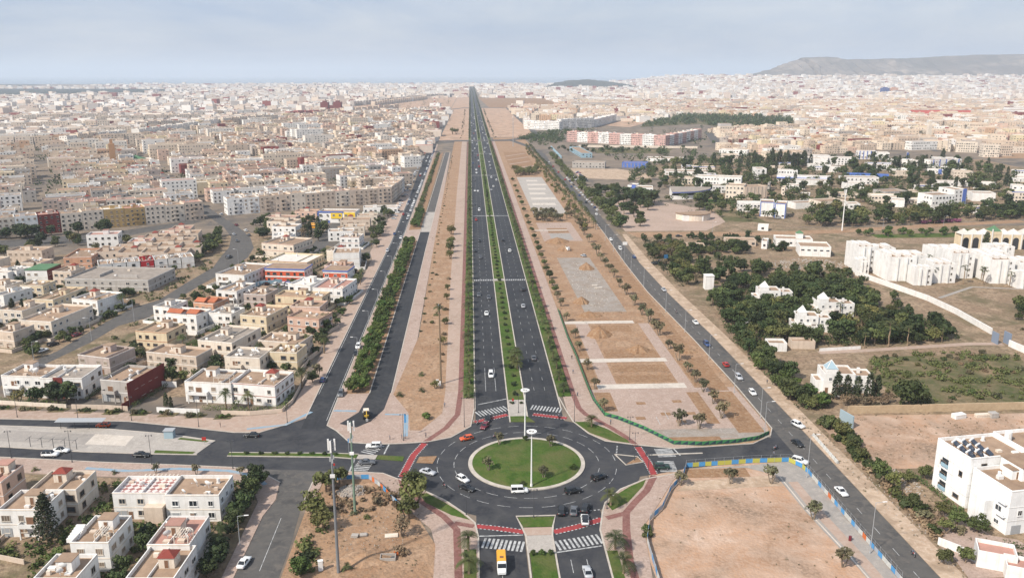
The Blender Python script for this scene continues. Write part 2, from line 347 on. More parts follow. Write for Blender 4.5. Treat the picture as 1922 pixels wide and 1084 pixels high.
kerb([(11.6,60),(11.6,171),(10.9,175),(9.8,180),(19.3,180),(18.2,175),(17.7,171),(17.4,60)], [(.55,60),(.6,171),(-.1,177.4),(-2.9,182.3),(-7.6,188.7),(-12.5,193.3),(-20,200.5)], [(27.8,60),(29.1,172.9),(31,181.4),(32.3,185.5),(37.3,192.2),(44.9,197.4),(53.6,200)], w=.4)
for y in (418, 620, 880, 1130):
    sheet('median_paving', [(11.0,y-2.2),(16.5,y-2.2),(16.5,y+2.2),(11.0,y+2.2)], .16, 'concrete', .16)
# west road median and plaza
median([(-69,218.6),(-69,216.8),(-38.8,214.5),(-33,213.2),(-32.6,215.7),(-38.8,216.6)])
median([(-27.4,212.6),(-19.8,211),(-19.6,213.8),(-27,215)])
sheet('median_paving', [(-32.8,213.1),(-27.5,212.5),(-27.1,215.2),(-32.5,215.8)], .10, 'concrete', .10)
median([(-16,209.8),(-11.5,209.2),(-10.5,213.6),(-15.4,213.4)], 'median_lawn', 'dirt_brown')
sheet('plaza', [(-175,229),(-135.5,226),(-109.9,221.4),(-90.4,219.1),(-78,218),(-75.4,226.6),(-90.3,232),(-109.3,236.5),(-126,238.6),(-143.6,240.7),(-178,243)], .12, 'concrete', .12)
sheet('plaza_paving', [(-140,230),(-112,226),(-112,233),(-140,237.5)], .135, 'paving_grey')
sheet('plaza_paving', [(-112,226.2),(-100,224.6),(-100,231.2),(-112,233.2)], .137, 'concrete_white')
sheet('plaza_lawn', [(-90,219.3),(-79,218.2),(-78.6,219.6),(-90.3,221.2)], .15, 'grass', .14)
sheet('plaza_lawn', [(-86,229.5),(-77,226.8),(-77.5,225.9),(-86.5,228.3)], .15, 'grass', .14)
kerb([(-175,228.8),(-135.5,225.8),(-109.9,221.2),(-90.4,218.9),(-77.6,217.8)], [(-75.2,226.7),(-90.3,232.2),(-109.3,236.7),(-126,238.8),(-143.6,240.9)], [(-69,218.8),(-38.8,216.8),(-32.5,215.9)], [(-69,216.6),(-38.8,214.3),(-33,213)], w=.35)
# east link splitter
median([(41.2,206),(45.9,207.3),(45.2,210.2)], 'median_lawn', 'dirt_brown'); kerb([(39.2,212.4),(41.2,205.6),(46.2,207.2),(45.3,210.6),(39.2,212.4)], w=.3)
kerb([(48.5,211.4),(64,211.9)], w=.5)

# ---- pavements, lawns and cycle tracks beside the avenue
PV = .12
sheet('pavement', [(.1,262),(.1,247.7),(-1.1,233.4),(-6.9,225.9),(-13.2,223.3),(-20,222.5),(-27.7,222.3),(-36,224),(-41,232.4),(-44.4,236.4),(-44.6,262)], PV, 'paving_pink', PV)
kerb([(.1,262),(.1,247.7),(-1.1,233.4),(-6.9,225.8),(-13.2,223.2),(-20,222.4),(-27.7,222.2),(-36.1,223.8),(-41.2,232.3),(-44.6,236.3),(-44.7,262),(-44.8,520),(-46.4,760),(-49.4,1060),(-52,1290)])
sheet('pavement', [(-44.6,262),(-42.7,262),(-42.9,520),(-44.4,760),(-47.4,1060),(-50,1290),(-52,1290),(-49.4,1060),(-46.4,760),(-44.8,520)], PV, 'paving_pink', PV)
sheet('planting_strip', [(-42.7,262),(-35,262),(-35.2,520),(-36,760),(-38,1150),(-47.4,1060),(-44.4,760),(-42.9,520)], .10, 'dirt_brown', .10)
sheet('pavement', [(-44.6,522),(-34.8,526),(-35,566),(-45,562)], .14, 'paving_pink', .14)
kerb([(-34.8,262),(-34.9,520),(-35.1,1150)])
sheet('pavement', [(-27.6,262),(-22,262),(-23.8,520),(-25,760),(-28,1150),(-29,1150),(-28.6,760),(-28.4,500)], PV, 'paving_pink', PV)
kerb([(-27.5,262),(-28.3,500),(-28.8,1150)])
sheet('unopened_slab', [(-34.6,556),(-28.5,556),(-28.6,640),(-34.6,640)], .04, 'concrete')
sheet('unopened_slab', [(-34.6,640),(-28.6,640),(-28.9,1150),(-34.6,1150)], .038, 'asphalt_old')
sheet('earth_strip', [(-26.8,260.7),(-20.6,244.6),(-19.3,231.5),(-16,231),(-10,244),(-9.6,262),(-11.4,420),(-13.2,755),(-14,1340),(-26,1340),(-25,760),(-23.8,512),(-22,324)], .13, 'dirt_orange', .13)
sheet('walkway', [(-9.6,262),(-5.1,262),(-5.4,520),(-6.4,1340),(-14,1340),(-13.2,755),(-11.4,420)], .14, 'paving_tan', .14)
strip('cycle_track', [(-18.3,222.6),(-14.2,222.9),(-8.6,232.4),(-5.2,242.5),(-4.4,262),(-4.5,1340)][1:], 1.7, .15, 'cycle_red')
sheet('verge_lawn', [(-3.5,256),(0,256),(0,7600),(-3.6,7600)], .15, 'grass', .15)
sheet('traffic_triangle', [(-12,224.3),(-8.1,232),(-4.1,235),(-1.7,233.2),(-6.5,227)], .14, 'paving_tan', .14)
strip('cycle_lane', [(-68.2,234.6),(-57.3,237.2),(-51.2,247),(-51.1,262)][:3], 1.3, .15, 'cycle_blue')
strip('cycle_lane', [(-44.4,247.6),(-37.2,246.8)], 1.2, .15, 'cycle_blue')
strip('cycle_lane', [(-27.9,243.9),(-21.5,243.2)], 1.0, .15, 'cycle_blue'); strip('cycle_lane', [(-21.2,243.2),(-20.2,227)], 1.3, .152, 'cycle_blue')
strip('cycle_lane', [(-105,210.8),(-93,208.6),(-80,209.3),(-66,207.4),(-58.5,204),(-54.3,199)], 1.3, .15, 'cycle_blue')
# east side
sheet('verge_lawn', [(28,256),(32.3,256),(32.3,7600),(28,7600)], .15, 'grass', .15)
sheet('pavement', [(29.4,256),(29.4,243.6),(30.5,235.6),(33.9,226.9),(38,221.4),(45.4,218.7),(56.6,215.4),(65,216.2),(57,218.5),(50.6,228.4),(44.3,236.2),(40.5,239.4),(38.7,252.5),(38.4,266),(38,320),(38.2,360),(38,1340),(32.3,1340),(32.3,256)], PV, 'paving_pink', PV)
kerb([(27.9,256),(29.2,243.6),(30.3,235.6),(33.8,226.7),(38,221.2),(45.4,218.5),(56.6,215.2),(65.1,215.9),(80.3,217.4),(87.2,222.6),(89.4,227.6),(89.6,262),(88.5,314),(85.5,390),(86,454),(88.4,541),(90,640)])
sheet('corner_lawn', [(30.6,235.2),(35,234.9),(40,229.2),(44.4,221.6),(44.8,219.4),(39.8,221.2),(34.2,227)], .16, 'grass', .16)
strip('cycle_track', [(33.2,1340),(33.0,258),(33.4,246.1),(34.9,240.6),(37.8,236.1),(41.1,230.4),(44.2,224),(46.4,217.6)], 1.7, .15, 'cycle_red')
sheet('pavement', [(53.6,200.1),(44.9,197.6),(37.3,192.4),(32.3,185.7),(31,181.5),(29.3,172.9),(27.9,100),(37,100),(37.3,153.4),(38.9,168.1),(40.4,175.4),(45.7,184.8),(51.8,196.1),(57,203),(57.2,203.4)], PV, 'paving_pink', PV)
sheet('corner_lawn', [(32.6,184.6),(33.4,181.6),(38,185.4),(43.4,193.5),(44.8,196.9),(39.8,193.3),(35,188.6)], .16, 'grass', .16)
strip('cycle_track', [(47.5,199),(43.9,191.2),(39.6,185.1),(36.6,180.4),(35.2,172.6),(33.6,160),(33,100)], 1.8, .15, 'cycle_red'); strip('cycle_track', [(36.2,180),(31.4,178)], 1.7, .152, 'cycle_red')
sheet('verge_lawn', [(28.9,164),(31.6,164),(30.6,100),(28.3,100)], .16, 'grass', .16)
# south-west corner
sheet('pavement', [(.4,100),(.4,170.7),(-.3,177.3),(-3.1,182.2),(-7.8,188.6),(-12.7,193.2),(-20,200.3),(-24.5,204),(-34.1,205.5),(-38.8,204.2),(-42.3,200),(-42.7,188),(-40.6,188),(-39.6,200),(-36.4,202.6),(-28.6,202.8),(-23,196),(-17.6,186),(-10.5,175.4),(-9.1,168),(-8.9,100)], PV, 'paving_pink', PV)
sheet('corner_lawn', [(-14,191.6),(-12.4,192.6),(-8,188),(-3.7,182.6),(-1.3,178.8),(-5.7,181.2),(-12.2,187.4)], .16, 'grass', .16)
strip('cycle_track', [(-19.5,201),(-18.2,195),(-12.6,187.2),(-7.6,180.7),(-4.4,174.6),(-3.7,155),(-3.7,100)], 1.7, .15, 'cycle_red'); strip('cycle_track', [(-5,177.5),(-.4,175.8)], 1.6, .152, 'cycle_red')
sheet('verge_lawn', [(-2.6,166),(.1,166),(0,100),(-2.6,100)], .16, 'grass', .16)
kerb([(-20,200.3),(-24.5,204),(-34.1,205.5),(-38.8,204.2),(-42.3,200),(-42.8,188)], [(-50.8,200.2),(-57.6,206.6),(-65,209.4),(-83.3,212),(-102.4,214.4),(-132,219)], [(-56,238.4),(-63.7,232.1),(-71.3,232.5),(-86.9,237),(-106,242.3),(-146.4,246.2)], [(-52.2,242),(-52.2,310),(-51.5,520),(-54.7,760)])
sheet('pavement', [(-50.9,200.2),(-57.6,206.4),(-65,209.2),(-83.3,211.8),(-102.4,214.2),(-132,218.8),(-175,222),(-175,214),(-132,211),(-105,206.5),(-70,203),(-58,199),(-54,190),(-53.5,120),(-51.4,120),(-51.2,183),(-49.9,191)], PV, 'paving_pink', PV)
sheet('pavement', [(-52.2,262),(-52.2,242),(-56,238.5),(-63.7,232.2),(-71.3,232.7),(-86.9,237.2),(-106,242.5),(-146.4,246.4),(-180,249.5),(-180,257),(-146,253),(-106,248.5),(-80,243.5),(-62,246),(-58,254),(-57.5,470),(-61,490),(-62,760),(-54.7,760),(-51.5,520),(-52.2,310)], PV, 'paving_tan', PV)
sheet('verge', [(98.2,60),(104,60),(103,320),(101,390),(101,455),(103,541),(100,541),(94.5,455),(95,390),(97.4,320),(98.2,236)], .02, 'sand_pale')
# plots east of the avenue (new park under construction)
sheet('plot_paving', [(44.5,235.5),(50.8,228.6),(57.4,218.2),(66,217),(75.4,218.2),(82.5,220.2),(87,223.2),(88.8,230),(88.6,262),(39,262),(39.2,252)], .03, 'paving_pink')
def bx(name, x0, x1, y0, y1, z, m, sk=0): sheet(name, [(x0,y0),(x1,y0),(x1+sk,y1),(x0+sk,y1)], z, m)
bx('earth_bed', 78.5, 86.5, 225, 258, .05, 'dirt_brown'); bx('earth_bed', 71, 75, 232, 258, .05, 'dirt_brown')
bx('earth_bed', 40, 45.5, 243, 259, .05, 'dirt_brown'); bx('gravel_corner', 52.5, 87, 221.5, 228.5, .045, 'gravel_grey')
bx('earth_bed', 56, 72, 218.5, 222.8, .06, 'dirt_brown')
for x, y in ((50,236),(52.5,248),(58.5,239),(62,233),(66.5,239),(64.5,249)): bx('earth_bed', x, x+3, y, y+2.2, .05, 'dirt_brown')
for x, y in ((56.5,232),(60,236),(63.8,232)):
    strip('parking_line', [(x,y),(x,y+6)], .18, .056, 'paint')
def plot(y0, y1, cross):
    bx('plot_paving', 43.5, 49, y0, y1, .04, 'paving_pink')
    bx('plot_paving', 70.5, 75, y0, y1, .04, 'paving_pink')
bx('plot_walk', 42, 72.5, 262, 266.5, .06, 'concrete_white'); bx('plot_walk', 39.5, 72, 289, 293, .06, 'concrete_white'); bx('plot_walk', 39.2, 69, 338, 342, .06, 'concrete_white')
plot(262, 338, 0)
for y0, y1 in ((268.5,275),(278.5,285.5),(294,303)): bx('earth_bed', 49.8, 69.8, y0, y1, .05, 'dirt_brown')
bx('earth_bed', 49.8, 66, 327, 335, .05, 'dirt_brown'); bx('earth_bed', 39.5, 43, 268, 286, .05, 'dirt_brown'); bx('earth_bed', 39.5, 43, 296, 334, .05, 'dirt_brown')
bx('earth_bed', 75.6, 77.8, 262, 290, .05, 'dirt_brown'); bx('earth_bed', 79.5, 86, 259, 292, .05, 'dirt_brown')
for k in range(14): bx('earth_bed', 78.2, 84.2, 305+k*17, 320.5+k*17, .05, 'dirt_brown')
bx('gravel_yard', 50, 69, 356, 470, .04, 'gravel_grey', -1)
bx('plot_paving', 46, 71, 520, 588, .04, 'paving_pink'); bx('earth_bed', 51.5, 65.5, 548, 556, .05, 'dirt_brown'); bx('earth_bed', 51.5, 65.5, 560, 566, .05, 'dirt_brown'); bx('plot_walk', 43, 65, 556.5, 559.5, .06, 'concrete_white'); bx('gravel_yard', 51.5, 65.5, 524, 546, .05, 'paving_grey')
bx('skate_slab', 47, 73, 628, 862, .05, 'concrete'); 
for k in range(7): bx('skate_slab', 49+k, 66+k%3*3, 640+k*31, 652+k*31, .062, 'concrete_white')
bx('earth_bed', 44, 74, 930, 1150, .05, 'dirt_brown')
for k in range(4): strip('plot_walk', [(45,940+k*50),(73,975+k*52)], 4, .07, 'paving_tan')
# lot by the bottom right
bx('earth_bed', 56, 73, 197.5, 202.3, .05, 'dirt_brown')
sheet('sand_band', [(51.5,190.6),(79.8,192),(79.5,198),(56,195.6)], .04, 'sand_pale')
sheet('pavement', [(57.2,203),(73,203.6),(86,205.8),(88.8,200),(88.9,170),(89,100),(84.5,100),(82.3,156.4),(81,170),(80.3,179.8),(80,192),(79.6,198.2),(73.5,202.5)], .05, 'paving_grey')
strip('plot_walk', [(80.6,197),(80.9,180),(82.6,158),(84.5,110)], .35, .07, 'concrete_white'); strip('plot_walk', [(83,194),(83.2,180),(84.6,158),(86,110)], 2.6, .065, 'paving_tan')

# ---- painted markings
b = MB()
for x in (4.0, 7.4):
    strip_mb(b, [(x,262),(x,285)], .14, .05); dashes(b, [(x,290),(x,1400)], 3.0, 5.6, .11, .05)
strip_mb(b, [(1.2,250.5),(10.6,255)], .4, .05)
struct('lane_marking', b, M['paint'], parent=aw)
b = MB()
for x in (20.3, 23.9): dashes(b, [(x,262),(x,1400)], 3.0, 6.6, .11, .05)
struct('lane_marking', b, M['paint'], parent=ae)
b = MB()
dashes(b, arc(*RC, 19.9, 0, 360, 120), 3.4, 1.7, .14, .05); dashes(b, arc(*RC, 24.5, 0, 360, 120), 3.4, 2.2, .14, .05)
struct('lane_marking', b, M['paint'], parent=ring)
b = MB(); strip_mb(b, [(5.6,150),(5.6,160)], .14, .05); dashes(b, [(5.6,60),(5.6,160)], 3, 4, .14, .05); strip_mb(b, [(.8,171.6),(11,171.6)], .35, .05); struct('lane_marking', b, M['paint'], parent=sw)
b = MB()
for x in (20.8, 24.3): dashes(b, [(x,60),(x,164)], 5, 3, .15, .05)
strip_mb(b, [(18,164),(28.4,166.2)], .4, .05); dashes(b, [(20,180.8),(30.5,182.2)], .5, .5, .4, .055); struct('lane_marking', b, M['paint'], parent=se)
def zebra(p0, p1, n, ln, parent, w=.5, sk=0):
    """n stripes between p0 and p1, each ln metres long along the traffic direction."""
    b = MB(); dx, dy = p1[0]-p0[0], p1[1]-p0[1]; L = hypot(dx, dy); ux, uy = dx/L, dy/L; vx, vy = -uy, ux
    for k in range(n):
        t = (k+.5)/n*L; cx, cy = p0[0]+ux*t, p0[1]+uy*t
        b.face([(cx-ux*w/2-vx*ln/2, cy-uy*w/2-vy*ln/2, .06),(cx+ux*w/2-vx*ln/2, cy+uy*w/2-vy*ln/2, .06),(cx+ux*w/2+vx*ln/2, cy+uy*w/2+vy*ln/2, .06),(cx-ux*w/2+vx*ln/2, cy-uy*w/2+vy*ln/2, .06)])
    struct('crosswalk', b, M['paint'], parent=parent)
zebra((.8,242.4),(10.6,247.2), 10, 4.2, aw); zebra((18.0,247.6),(27.8,244.4), 10, 3.8, ae)
zebra((1.4,168.8),(11,166.6), 10, 4.2, sw, .55); zebra((18,166.6),(28.8,169.2), 10, 4, se, .55)
zebra((-30.4,216.2),(-27.4,222), 6, 4.2, wr); zebra((-31,205.6),(-29.6,212.4), 7, 4.4, wr)
zebra((53.4,215.4),(53.6,210), 7, 5, er); zebra((52.4,207.6),(52,201), 8, 4.6, er)
for y, in ((418,),(620,),(880,),(1130,)):
    zebra((.7,y),(10.6,y), 11, 3, aw); zebra((16.9,y),(27.3,y), 11, 3, ae)
def redband(line, w, parent):
    b = MB(); strip_mb(b, line, w, .052); struct('cycle_crossing', b, M['cycle_paint'], parent=parent)
    b = MB()
    for s in (1, -1): dashes(b, offset(line, s*(w/2+.05)), .5, .5, .32, .058)
    struct('lane_marking', b, M['paint'], parent=parent)
redband([(.1,236.6),(10.4,241.9)], 1.9, aw); redband([(18.4,241.8),(28.6,238.2)], 1.9, ae)
redband([(.2,176),(5,174.8),(11.2,172.9)], 1.8, sw); redband([(18.2,172.5),(24,174.6),(30.2,177.7)], 1.9, se)
redband([(-19.3,201.8),(-17.1,214.5),(-14.4,222.2)], 1.9, wr); redband([(46.6,216.8),(47.5,207),(47.6,199.8)], 1.9, er)
b = MB(); strip_mb(b, [(-33.6,205.8),(-33.2,212.6)], .4, .05); strip_mb(b, [(-25.4,215.8),(-24.6,222)], .4, .05); struct('lane_marking', b, M['paint'], parent=wr)
b = MB(); strip_mb(b, [(57.4,210.8),(56.6,215)], .4, .05); dashes(b, [(39.5,211.5),(41,218.5)], .5, .5, .4, .05); struct('lane_marking', b, M['paint'], parent=er)
b = MB(); strip_mb(b, [(-45.4,240),(-45.5,520),(-47.2,760),(-50,1060)], .16, .05); strip_mb(b, [(-51.6,262),(-50.9,520),(-54,760)], .16, .05); struct('lane_marking', b, M['paint'], parent=fr)
b = MB(); dashes(b, [(93.6,60),(93.6,236),(93,320),(90.2,390),(90.2,455),(92,541)], 3, 6, .14, .05); struct('lane_marking', b, M['paint'], parent=rr)
b = MB(); strip_mb(b, [(-46.4,160),(-46.6,182)], .14, .05); struct('lane_marking', b, M['paint'], parent=ss)

# ---------------------------------------------------------------- people (one continuous skinned mesh each)
M['skin'] = mat('skin', (.38,.22,.15), .6); M['cloth_dark'] = mat('cloth_dark', (.03,.03,.035), .9); M['cloth_top'] = mat('cloth_top', (.10,.11,.14), .9, per=.8); M['hair'] = mat('hair', (.015,.012,.010), .8)
def person_mesh(name, J, E_, z_belt, z_neck, z_hair):
    me = bpy.data.meshes.new(name); me.from_pydata([j[0] for j in J], E_, []); ob = link(name+'_tmp', me)
    ob.modifiers.new('skin', 'SKIN'); sd = ob.modifiers.new('sub', 'SUBSURF'); sd.levels = 1; sd.render_levels = 1
    for v, j in zip(me.skin_vertices[0].data, J): v.radius = (j[1], j[1] if len(j) < 3 else j[2])
    me.skin_vertices[0].data[0].use_root = True
    dg = bpy.context.evaluated_depsgraph_get(); out = bpy.data.meshes.new_from_object(ob.evaluated_get(dg)); out.name = name
    bpy.data.objects.remove(ob)
    out.materials.clear()
    for mm in ('cloth_dark','cloth_top','skin','hair'): out.materials.append(M[mm])
    for p in out.polygons:
        z = p.center[2]; p.material_index = 0 if z < z_belt else 1 if z < z_neck else 2 if z < z_hair else 3; p.use_smooth = True
        if z_belt-.2 < z < z_belt+.1 and abs(p.center[0]) > .24: p.material_index = 2
    return out
def limbs(arms, legs, lean=0):
    J = [((0,0,.95),.15,.11),((0,lean*.5,1.15),.145,.10),((0,lean,1.40),.17,.10),((0,lean*1.1,1.50),.055),((0,lean*1.2+.01,1.58),.075),((0,lean*1.2+.02,1.68),.085),((0,lean*1.2,1.75),.06)]
    E_ = [(0,1),(1,2),(2,3),(3,4),(4,5),(5,6)]
    for sh, el, ha in arms: n = len(J); J += [(sh,.05),(el,.04),(ha,.028),((ha[0],ha[1]+.02,ha[2]-.09),.03)]; E_ += [(2,n),(n,n+1),(n+1,n+2),(n+2,n+3)]
    for hp, kn, an in legs: n = len(J); J += [(hp,.085),(kn,.058),(an,.04),((an[0],an[1]+.15,an[2]-.04),.035)]; E_ += [(0,n),(n,n+1),(n+1,n+2),(n+2,n+3)]
    return J, E_
PEOPLE = {}
J, E_ = limbs([((-.2,0,1.38),(-.27,-.10,1.12),(-.27,.02,.88)),((.2,0,1.38),(.27,.10,1.12),(.27,.22,.90))], [((-.1,0,.88),(-.1,.14,.50),(-.1,.06,.08)),((.1,0,.88),(.1,.02,.48),(.1,-.24,.10))]); PEOPLE['walker'] = person_mesh('person', J, E_, .92, 1.48, 1.69)
J, E_ = limbs([((-.2,0,1.38),(-.25,0,1.12),(-.25,.08,.88)),((.2,0,1.38),(.25,0,1.12),(.24,.10,.90))], [((-.1,0,.88),(-.11,.03,.48),(-.11,-.02,.08)),((.1,0,.88),(.11,.05,.48),(.11,.03,.08))]); PEOPLE['walker2'] = person_mesh('person', J, E_, .92, 1.48, 1.69)
J, E_ = limbs([((-.2,.05,1.36),(-.30,.25,1.18),(-.30,.42,1.04)),((.2,.05,1.36),(.30,.25,1.18),(.30,.42,1.04))], [((-.12,.05,.84),(-.2,.42,.70),(-.18,.16,.30)),((.12,.05,.84),(.2,.42,.70),(.18,.16,.30))], .08)
J = [(((j[0][0], j[0][1]-.25, j[0][2]-(.10 if j[0][2] > .8 else 0)),)+j[1:]) for j in J]; PEOPLE['rider'] = person_mesh('person', J, E_, .86, 1.40, 1.55)

# ---------------------------------------------------------------- vegetation prototypes (shared mesh data)
def leafmat(name, a, b, per=.38):
    m = mat(name, a, .7, b, .55, .25, per=per, detail=3, hue=(b[0]*1.5, b[1]*1.12, b[2]*1.1))
    return m
L = {'ficus': leafmat('leaf_ficus', (.030,.062,.013), (.070,.110,.026)), 'dark': leafmat('leaf_dark', (.018,.033,.010), (.042,.064,.020)),
     'olive': leafmat('leaf_olive', (.075,.080,.040), (.125,.125,.072)), 'acacia': leafmat('leaf_acacia', (.055,.075,.020), (.11,.115,.038)),
     'dry': leafmat('leaf_dry', (.11,.085,.055), (.17,.14,.085)), 'cypress': leafmat('leaf_cypress', (.020,.036,.016), (.045,.062,.026)),
     'palm': leafmat('leaf_palm', (.030,.048,.014), (.070,.088,.030)), 'shrub': leafmat('leaf_shrub', (.038,.062,.015), (.080,.10,.034)), 'purple': leafmat('leaf_purple', (.10,.03,.07), (.16,.06,.11))}
M['bark'] = mat('bark', (.14,.10,.07), .95, (.22,.17,.12), 3, per=.2)
M['bark_pale'] = mat('bark_pale', (.26,.21,.16), .95, (.18,.14,.10), 3, per=.2)
M['palm_bark'] = mat('palm_bark', (.19,.13,.085), .95, (.28,.21,.14), 4, per=.15)
def leaf_blob(b, c, r, n, size, R, flat=.8):
    for _ in range(n):
        while True:
            d = (R.gauss(0,1), R.gauss(0,1), R.gauss(0,1)); q = sqrt(d[0]**2+d[1]**2+d[2]**2)
            if q > .1: break
        d = tuple(t/q for t in d); rr = r*(.62+.42*R.random())
        p = (c[0]+d[0]*rr, c[1]+d[1]*rr, c[2]+d[2]*rr*flat)
        nx, ny, nzz = d[0]+R.gauss(0,.5), d[1]+R.gauss(0,.5), d[2]+.35+R.gauss(0,.5)
        q = sqrt(nx*nx+ny*ny+nzz*nzz) or 1; nx, ny, nzz = nx/q, ny/q, nzz/q
        ux, uy, uz = (ny, -nx, 0) if abs(nzz) < .95 else (1, 0, 0)
        q = sqrt(ux*ux+uy*uy+uz*uz); ux, uy, uz = ux/q, uy/q, uz/q
        vx, vy, vz = ny*uz-nzz*uy, nzz*ux-nx*uz, nx*uy-ny*ux
        a = R.random()*pi; s1 = size*(.6+.8*R.random()); s2 = s1*(.45+.4*R.random()); ca, sa = cos(a), sin(a)
        e = (ux*ca+vx*sa, uy*ca+vy*sa, uz*ca+vz*sa); f = (-ux*sa+vx*ca, -uy*sa+vy*ca, -uz*sa+vz*ca)
        b.face([tuple(p[k]-e[k]*s1 for k in range(3)), tuple(p[k]-f[k]*s2 for k in range(3)), tuple(p[k]+e[k]*s1 for k in range(3)), tuple(p[k]+f[k]*s2 for k in range(3))])
def broad_proto(seed, h, rx, rz, trunk_h, blobs, n, size, lm, bark='bark', stems=1):
    """A crown of leaf clumps held on limbs; h is the crown centre height."""
    R = random.Random(seed); t = MB(); c = MB()
    cs = []
    for k in range(blobs):
        a = 2*pi*(k*.618+R.random()*.12); q = sqrt((k+.6)/blobs); zz = R.uniform(-.75, .9)
        q2 = q*sqrt(max(.15, 1-zz*zz*.8))
        cs.append((cos(a)*rx*q2*.78, sin(a)*rx*q2*.78, h+zz*rz*.66, rx*R.uniform(.30,.46)))
    for x, y, z, r in cs: leaf_blob(c, (x,y,z), r, n, size, R)
    for s in range(stems):
        a = 2*pi*s/max(stems,1)+R.random(); bx0 = (cos(a)*.15*(stems>1), sin(a)*.15*(stems>1), 0)
        top = (cos(a)*.35*(stems>1)*rx+R.gauss(0,.12), sin(a)*.35*(stems>1)*rx+R.gauss(0,.12), trunk_h)
        t.tube(bx0, top, .22*rx/2.6, .15*rx/2.6, 7)
        for x, y, z, r in cs[s::stems][:6]: t.tube(top, (x*.8, y*.8, z-.1), .10*rx/2.6, .03, 5)
    return [('trunk', t.mesh('trunk', [M[bark]])), ('crown', c.mesh('crown', [L[lm]]))]
def shrub_proto(seed, rx, rz, blobs, n, size, lm):
    R = random.Random(seed); c = MB(); t = MB()
    for k in range(blobs):
        a = 2*pi*k*.618; q = sqrt((k+.3)/blobs)
        x, y, z = cos(a)*rx*q*.7, sin(a)*rx*q*.7, rz*R.uniform(.35,.75)*(1.15-.4*q)
        leaf_blob(c, (x,y,z), rx*.42, n, size, R); t.tube((0,0,0), (x*.7,y*.7,z*.8), .06, .02, 5)
    return [('stem', t.mesh('stem', [M['bark']])), ('foliage', c.mesh('foliage', [L[lm]]))]
def cone_proto(seed, h, r, n, size, lm, tiers=0, z0=.8):
    R = random.Random(seed); c = MB(); t = MB(); t.tube((0,0,0), (0,0,h*.96), .2, .05, 7)
    if tiers:
        for k in range(tiers):
            z = z0+(h-z0)*k/tiers; rr = r*(1-k/tiers)**.8+.25
            for j in range(8):
                a = 2*pi*j/8+k*.4; e = (cos(a)*rr, sin(a)*rr, z+.1*rr)
                t.tube((0,0,z), e, .05, .02, 4)
                for s in (.35,.65,.95): leaf_blob(c, (e[0]*s, e[1]*s, z+.12*rr*s), .34, 6, size, R, .4)
        leaf_blob(c, (0,0,h), .35, 14, size, R, 1.2)
    else:
        for k in range(n):
            f = R.random()**.8; z = z0+(h-z0)*f; rr = r*sin(min(1,(1-f)*1.9+.12)*pi/2)**.9
            a = R.random()*2*pi
            leaf_blob(c, (cos(a)*rr*.7, sin(a)*rr*.7, z), .3*r+.1, 5, size, R, 1.3)
    return [('trunk', t.mesh('trunk', [M['bark']])), ('crown', c.mesh('crown', [L[lm]]))]
def palm_proto(seed, h, R0, fronds, droop, lm='palm', tr=.22, fan=False):
    R = random.Random(seed); t = MB(); c = MB(); z = 0; n = max(3, int(h/1.0)); off = (0,0)
    px = (0,0,0)
    for k in range(n):
        q = (R.gauss(0,.04)*h/4, R.gauss(0,.04)*h/4, h*(k+1)/n); t.tube(px, q, tr*(1.15-.35*k/n)*(1.08 if k%2 else 1), tr*(1.1-.35*(k+1)/n), 8); px = q
    leaf_blob(t, (px[0],px[1],px[2]-.15), tr*1.5, 24, .2, R)
    for k in range(fronds):
        a = k*2.399+R.uniform(-.2,.2); up = R.uniform(-.35, 1.25) if not fan else R.uniform(-.7, 1.3)
        Lf = R0*R.uniform(.82,1.1); pts = []
        for s in range(7):
            f = s/6; rad = Lf*f*cos(up)*(1-.12*f) ; zz = Lf*(f*sin(up) - droop*f*f*(1.1 if up > 0 else .6))
            pts.append((px[0]+cos(a)*rad, px[1]+sin(a)*rad, px[2]+zz))
        side = (-sin(a), cos(a), 0)
        if fan:
            tip = pts[4]
            for j in range(7):
                g = -1.2+2.4*j/6; e = (cos(a+g)*R0*.42, sin(a+g)*R0*.42, -.12*R0+sin(up)*.2*R0*cos(g))
                w = (-sin(a+g)*.10, cos(a+g)*.10, 0); q = tuple(tip[i]+e[i] for i in range(3))
                c.face([tip, tuple(tip[i]+e[i]*.6+w[i] for i in range(3)), q, tuple(tip[i]+e[i]*.6-w[i] for i in range(3))])
            c.face([tuple(px[i]-side[i]*.03 for i in range(3)), tuple(px[i]+side[i]*.03 for i in range(3)), tuple(tip[i]+side[i]*.03 for i in range(3)), tuple(tip[i]-side[i]*.03 for i in range(3))])
            continue
        for s in range(6):
            p, q = pts[s], pts[s+1]
            c.face([tuple(p[i]-side[i]*.045 for i in range(3)), tuple(p[i]+side[i]*.045 for i in range(3)), tuple(q[i]+side[i]*.03 for i in range(3)), tuple(q[i]-side[i]*.03 for i in range(3))])
            if s == 0: continue
            fw = tuple(q[i]-p[i] for i in range(3)); ll = R0*.27*(1-abs(s/6-.45))
            for sgn in (-1, 1):
                for hh in (0, .5):
                    o = tuple(p[i]+fw[i]*hh for i in range(3)); e = tuple(o[i]+side[i]*sgn*ll+fw[i]*.55-(.16*ll if i==2 else 0) for i in range(3))
                    c.face([o, tuple(o[i]+fw[i]*.34 for i in range(3)), tuple(e[i]+fw[i]*.1 for i in range(3)), e])
    return [('trunk', t.mesh('trunk', [M['palm_bark']])), ('crown', c.mesh('crown', [L[lm]]))]

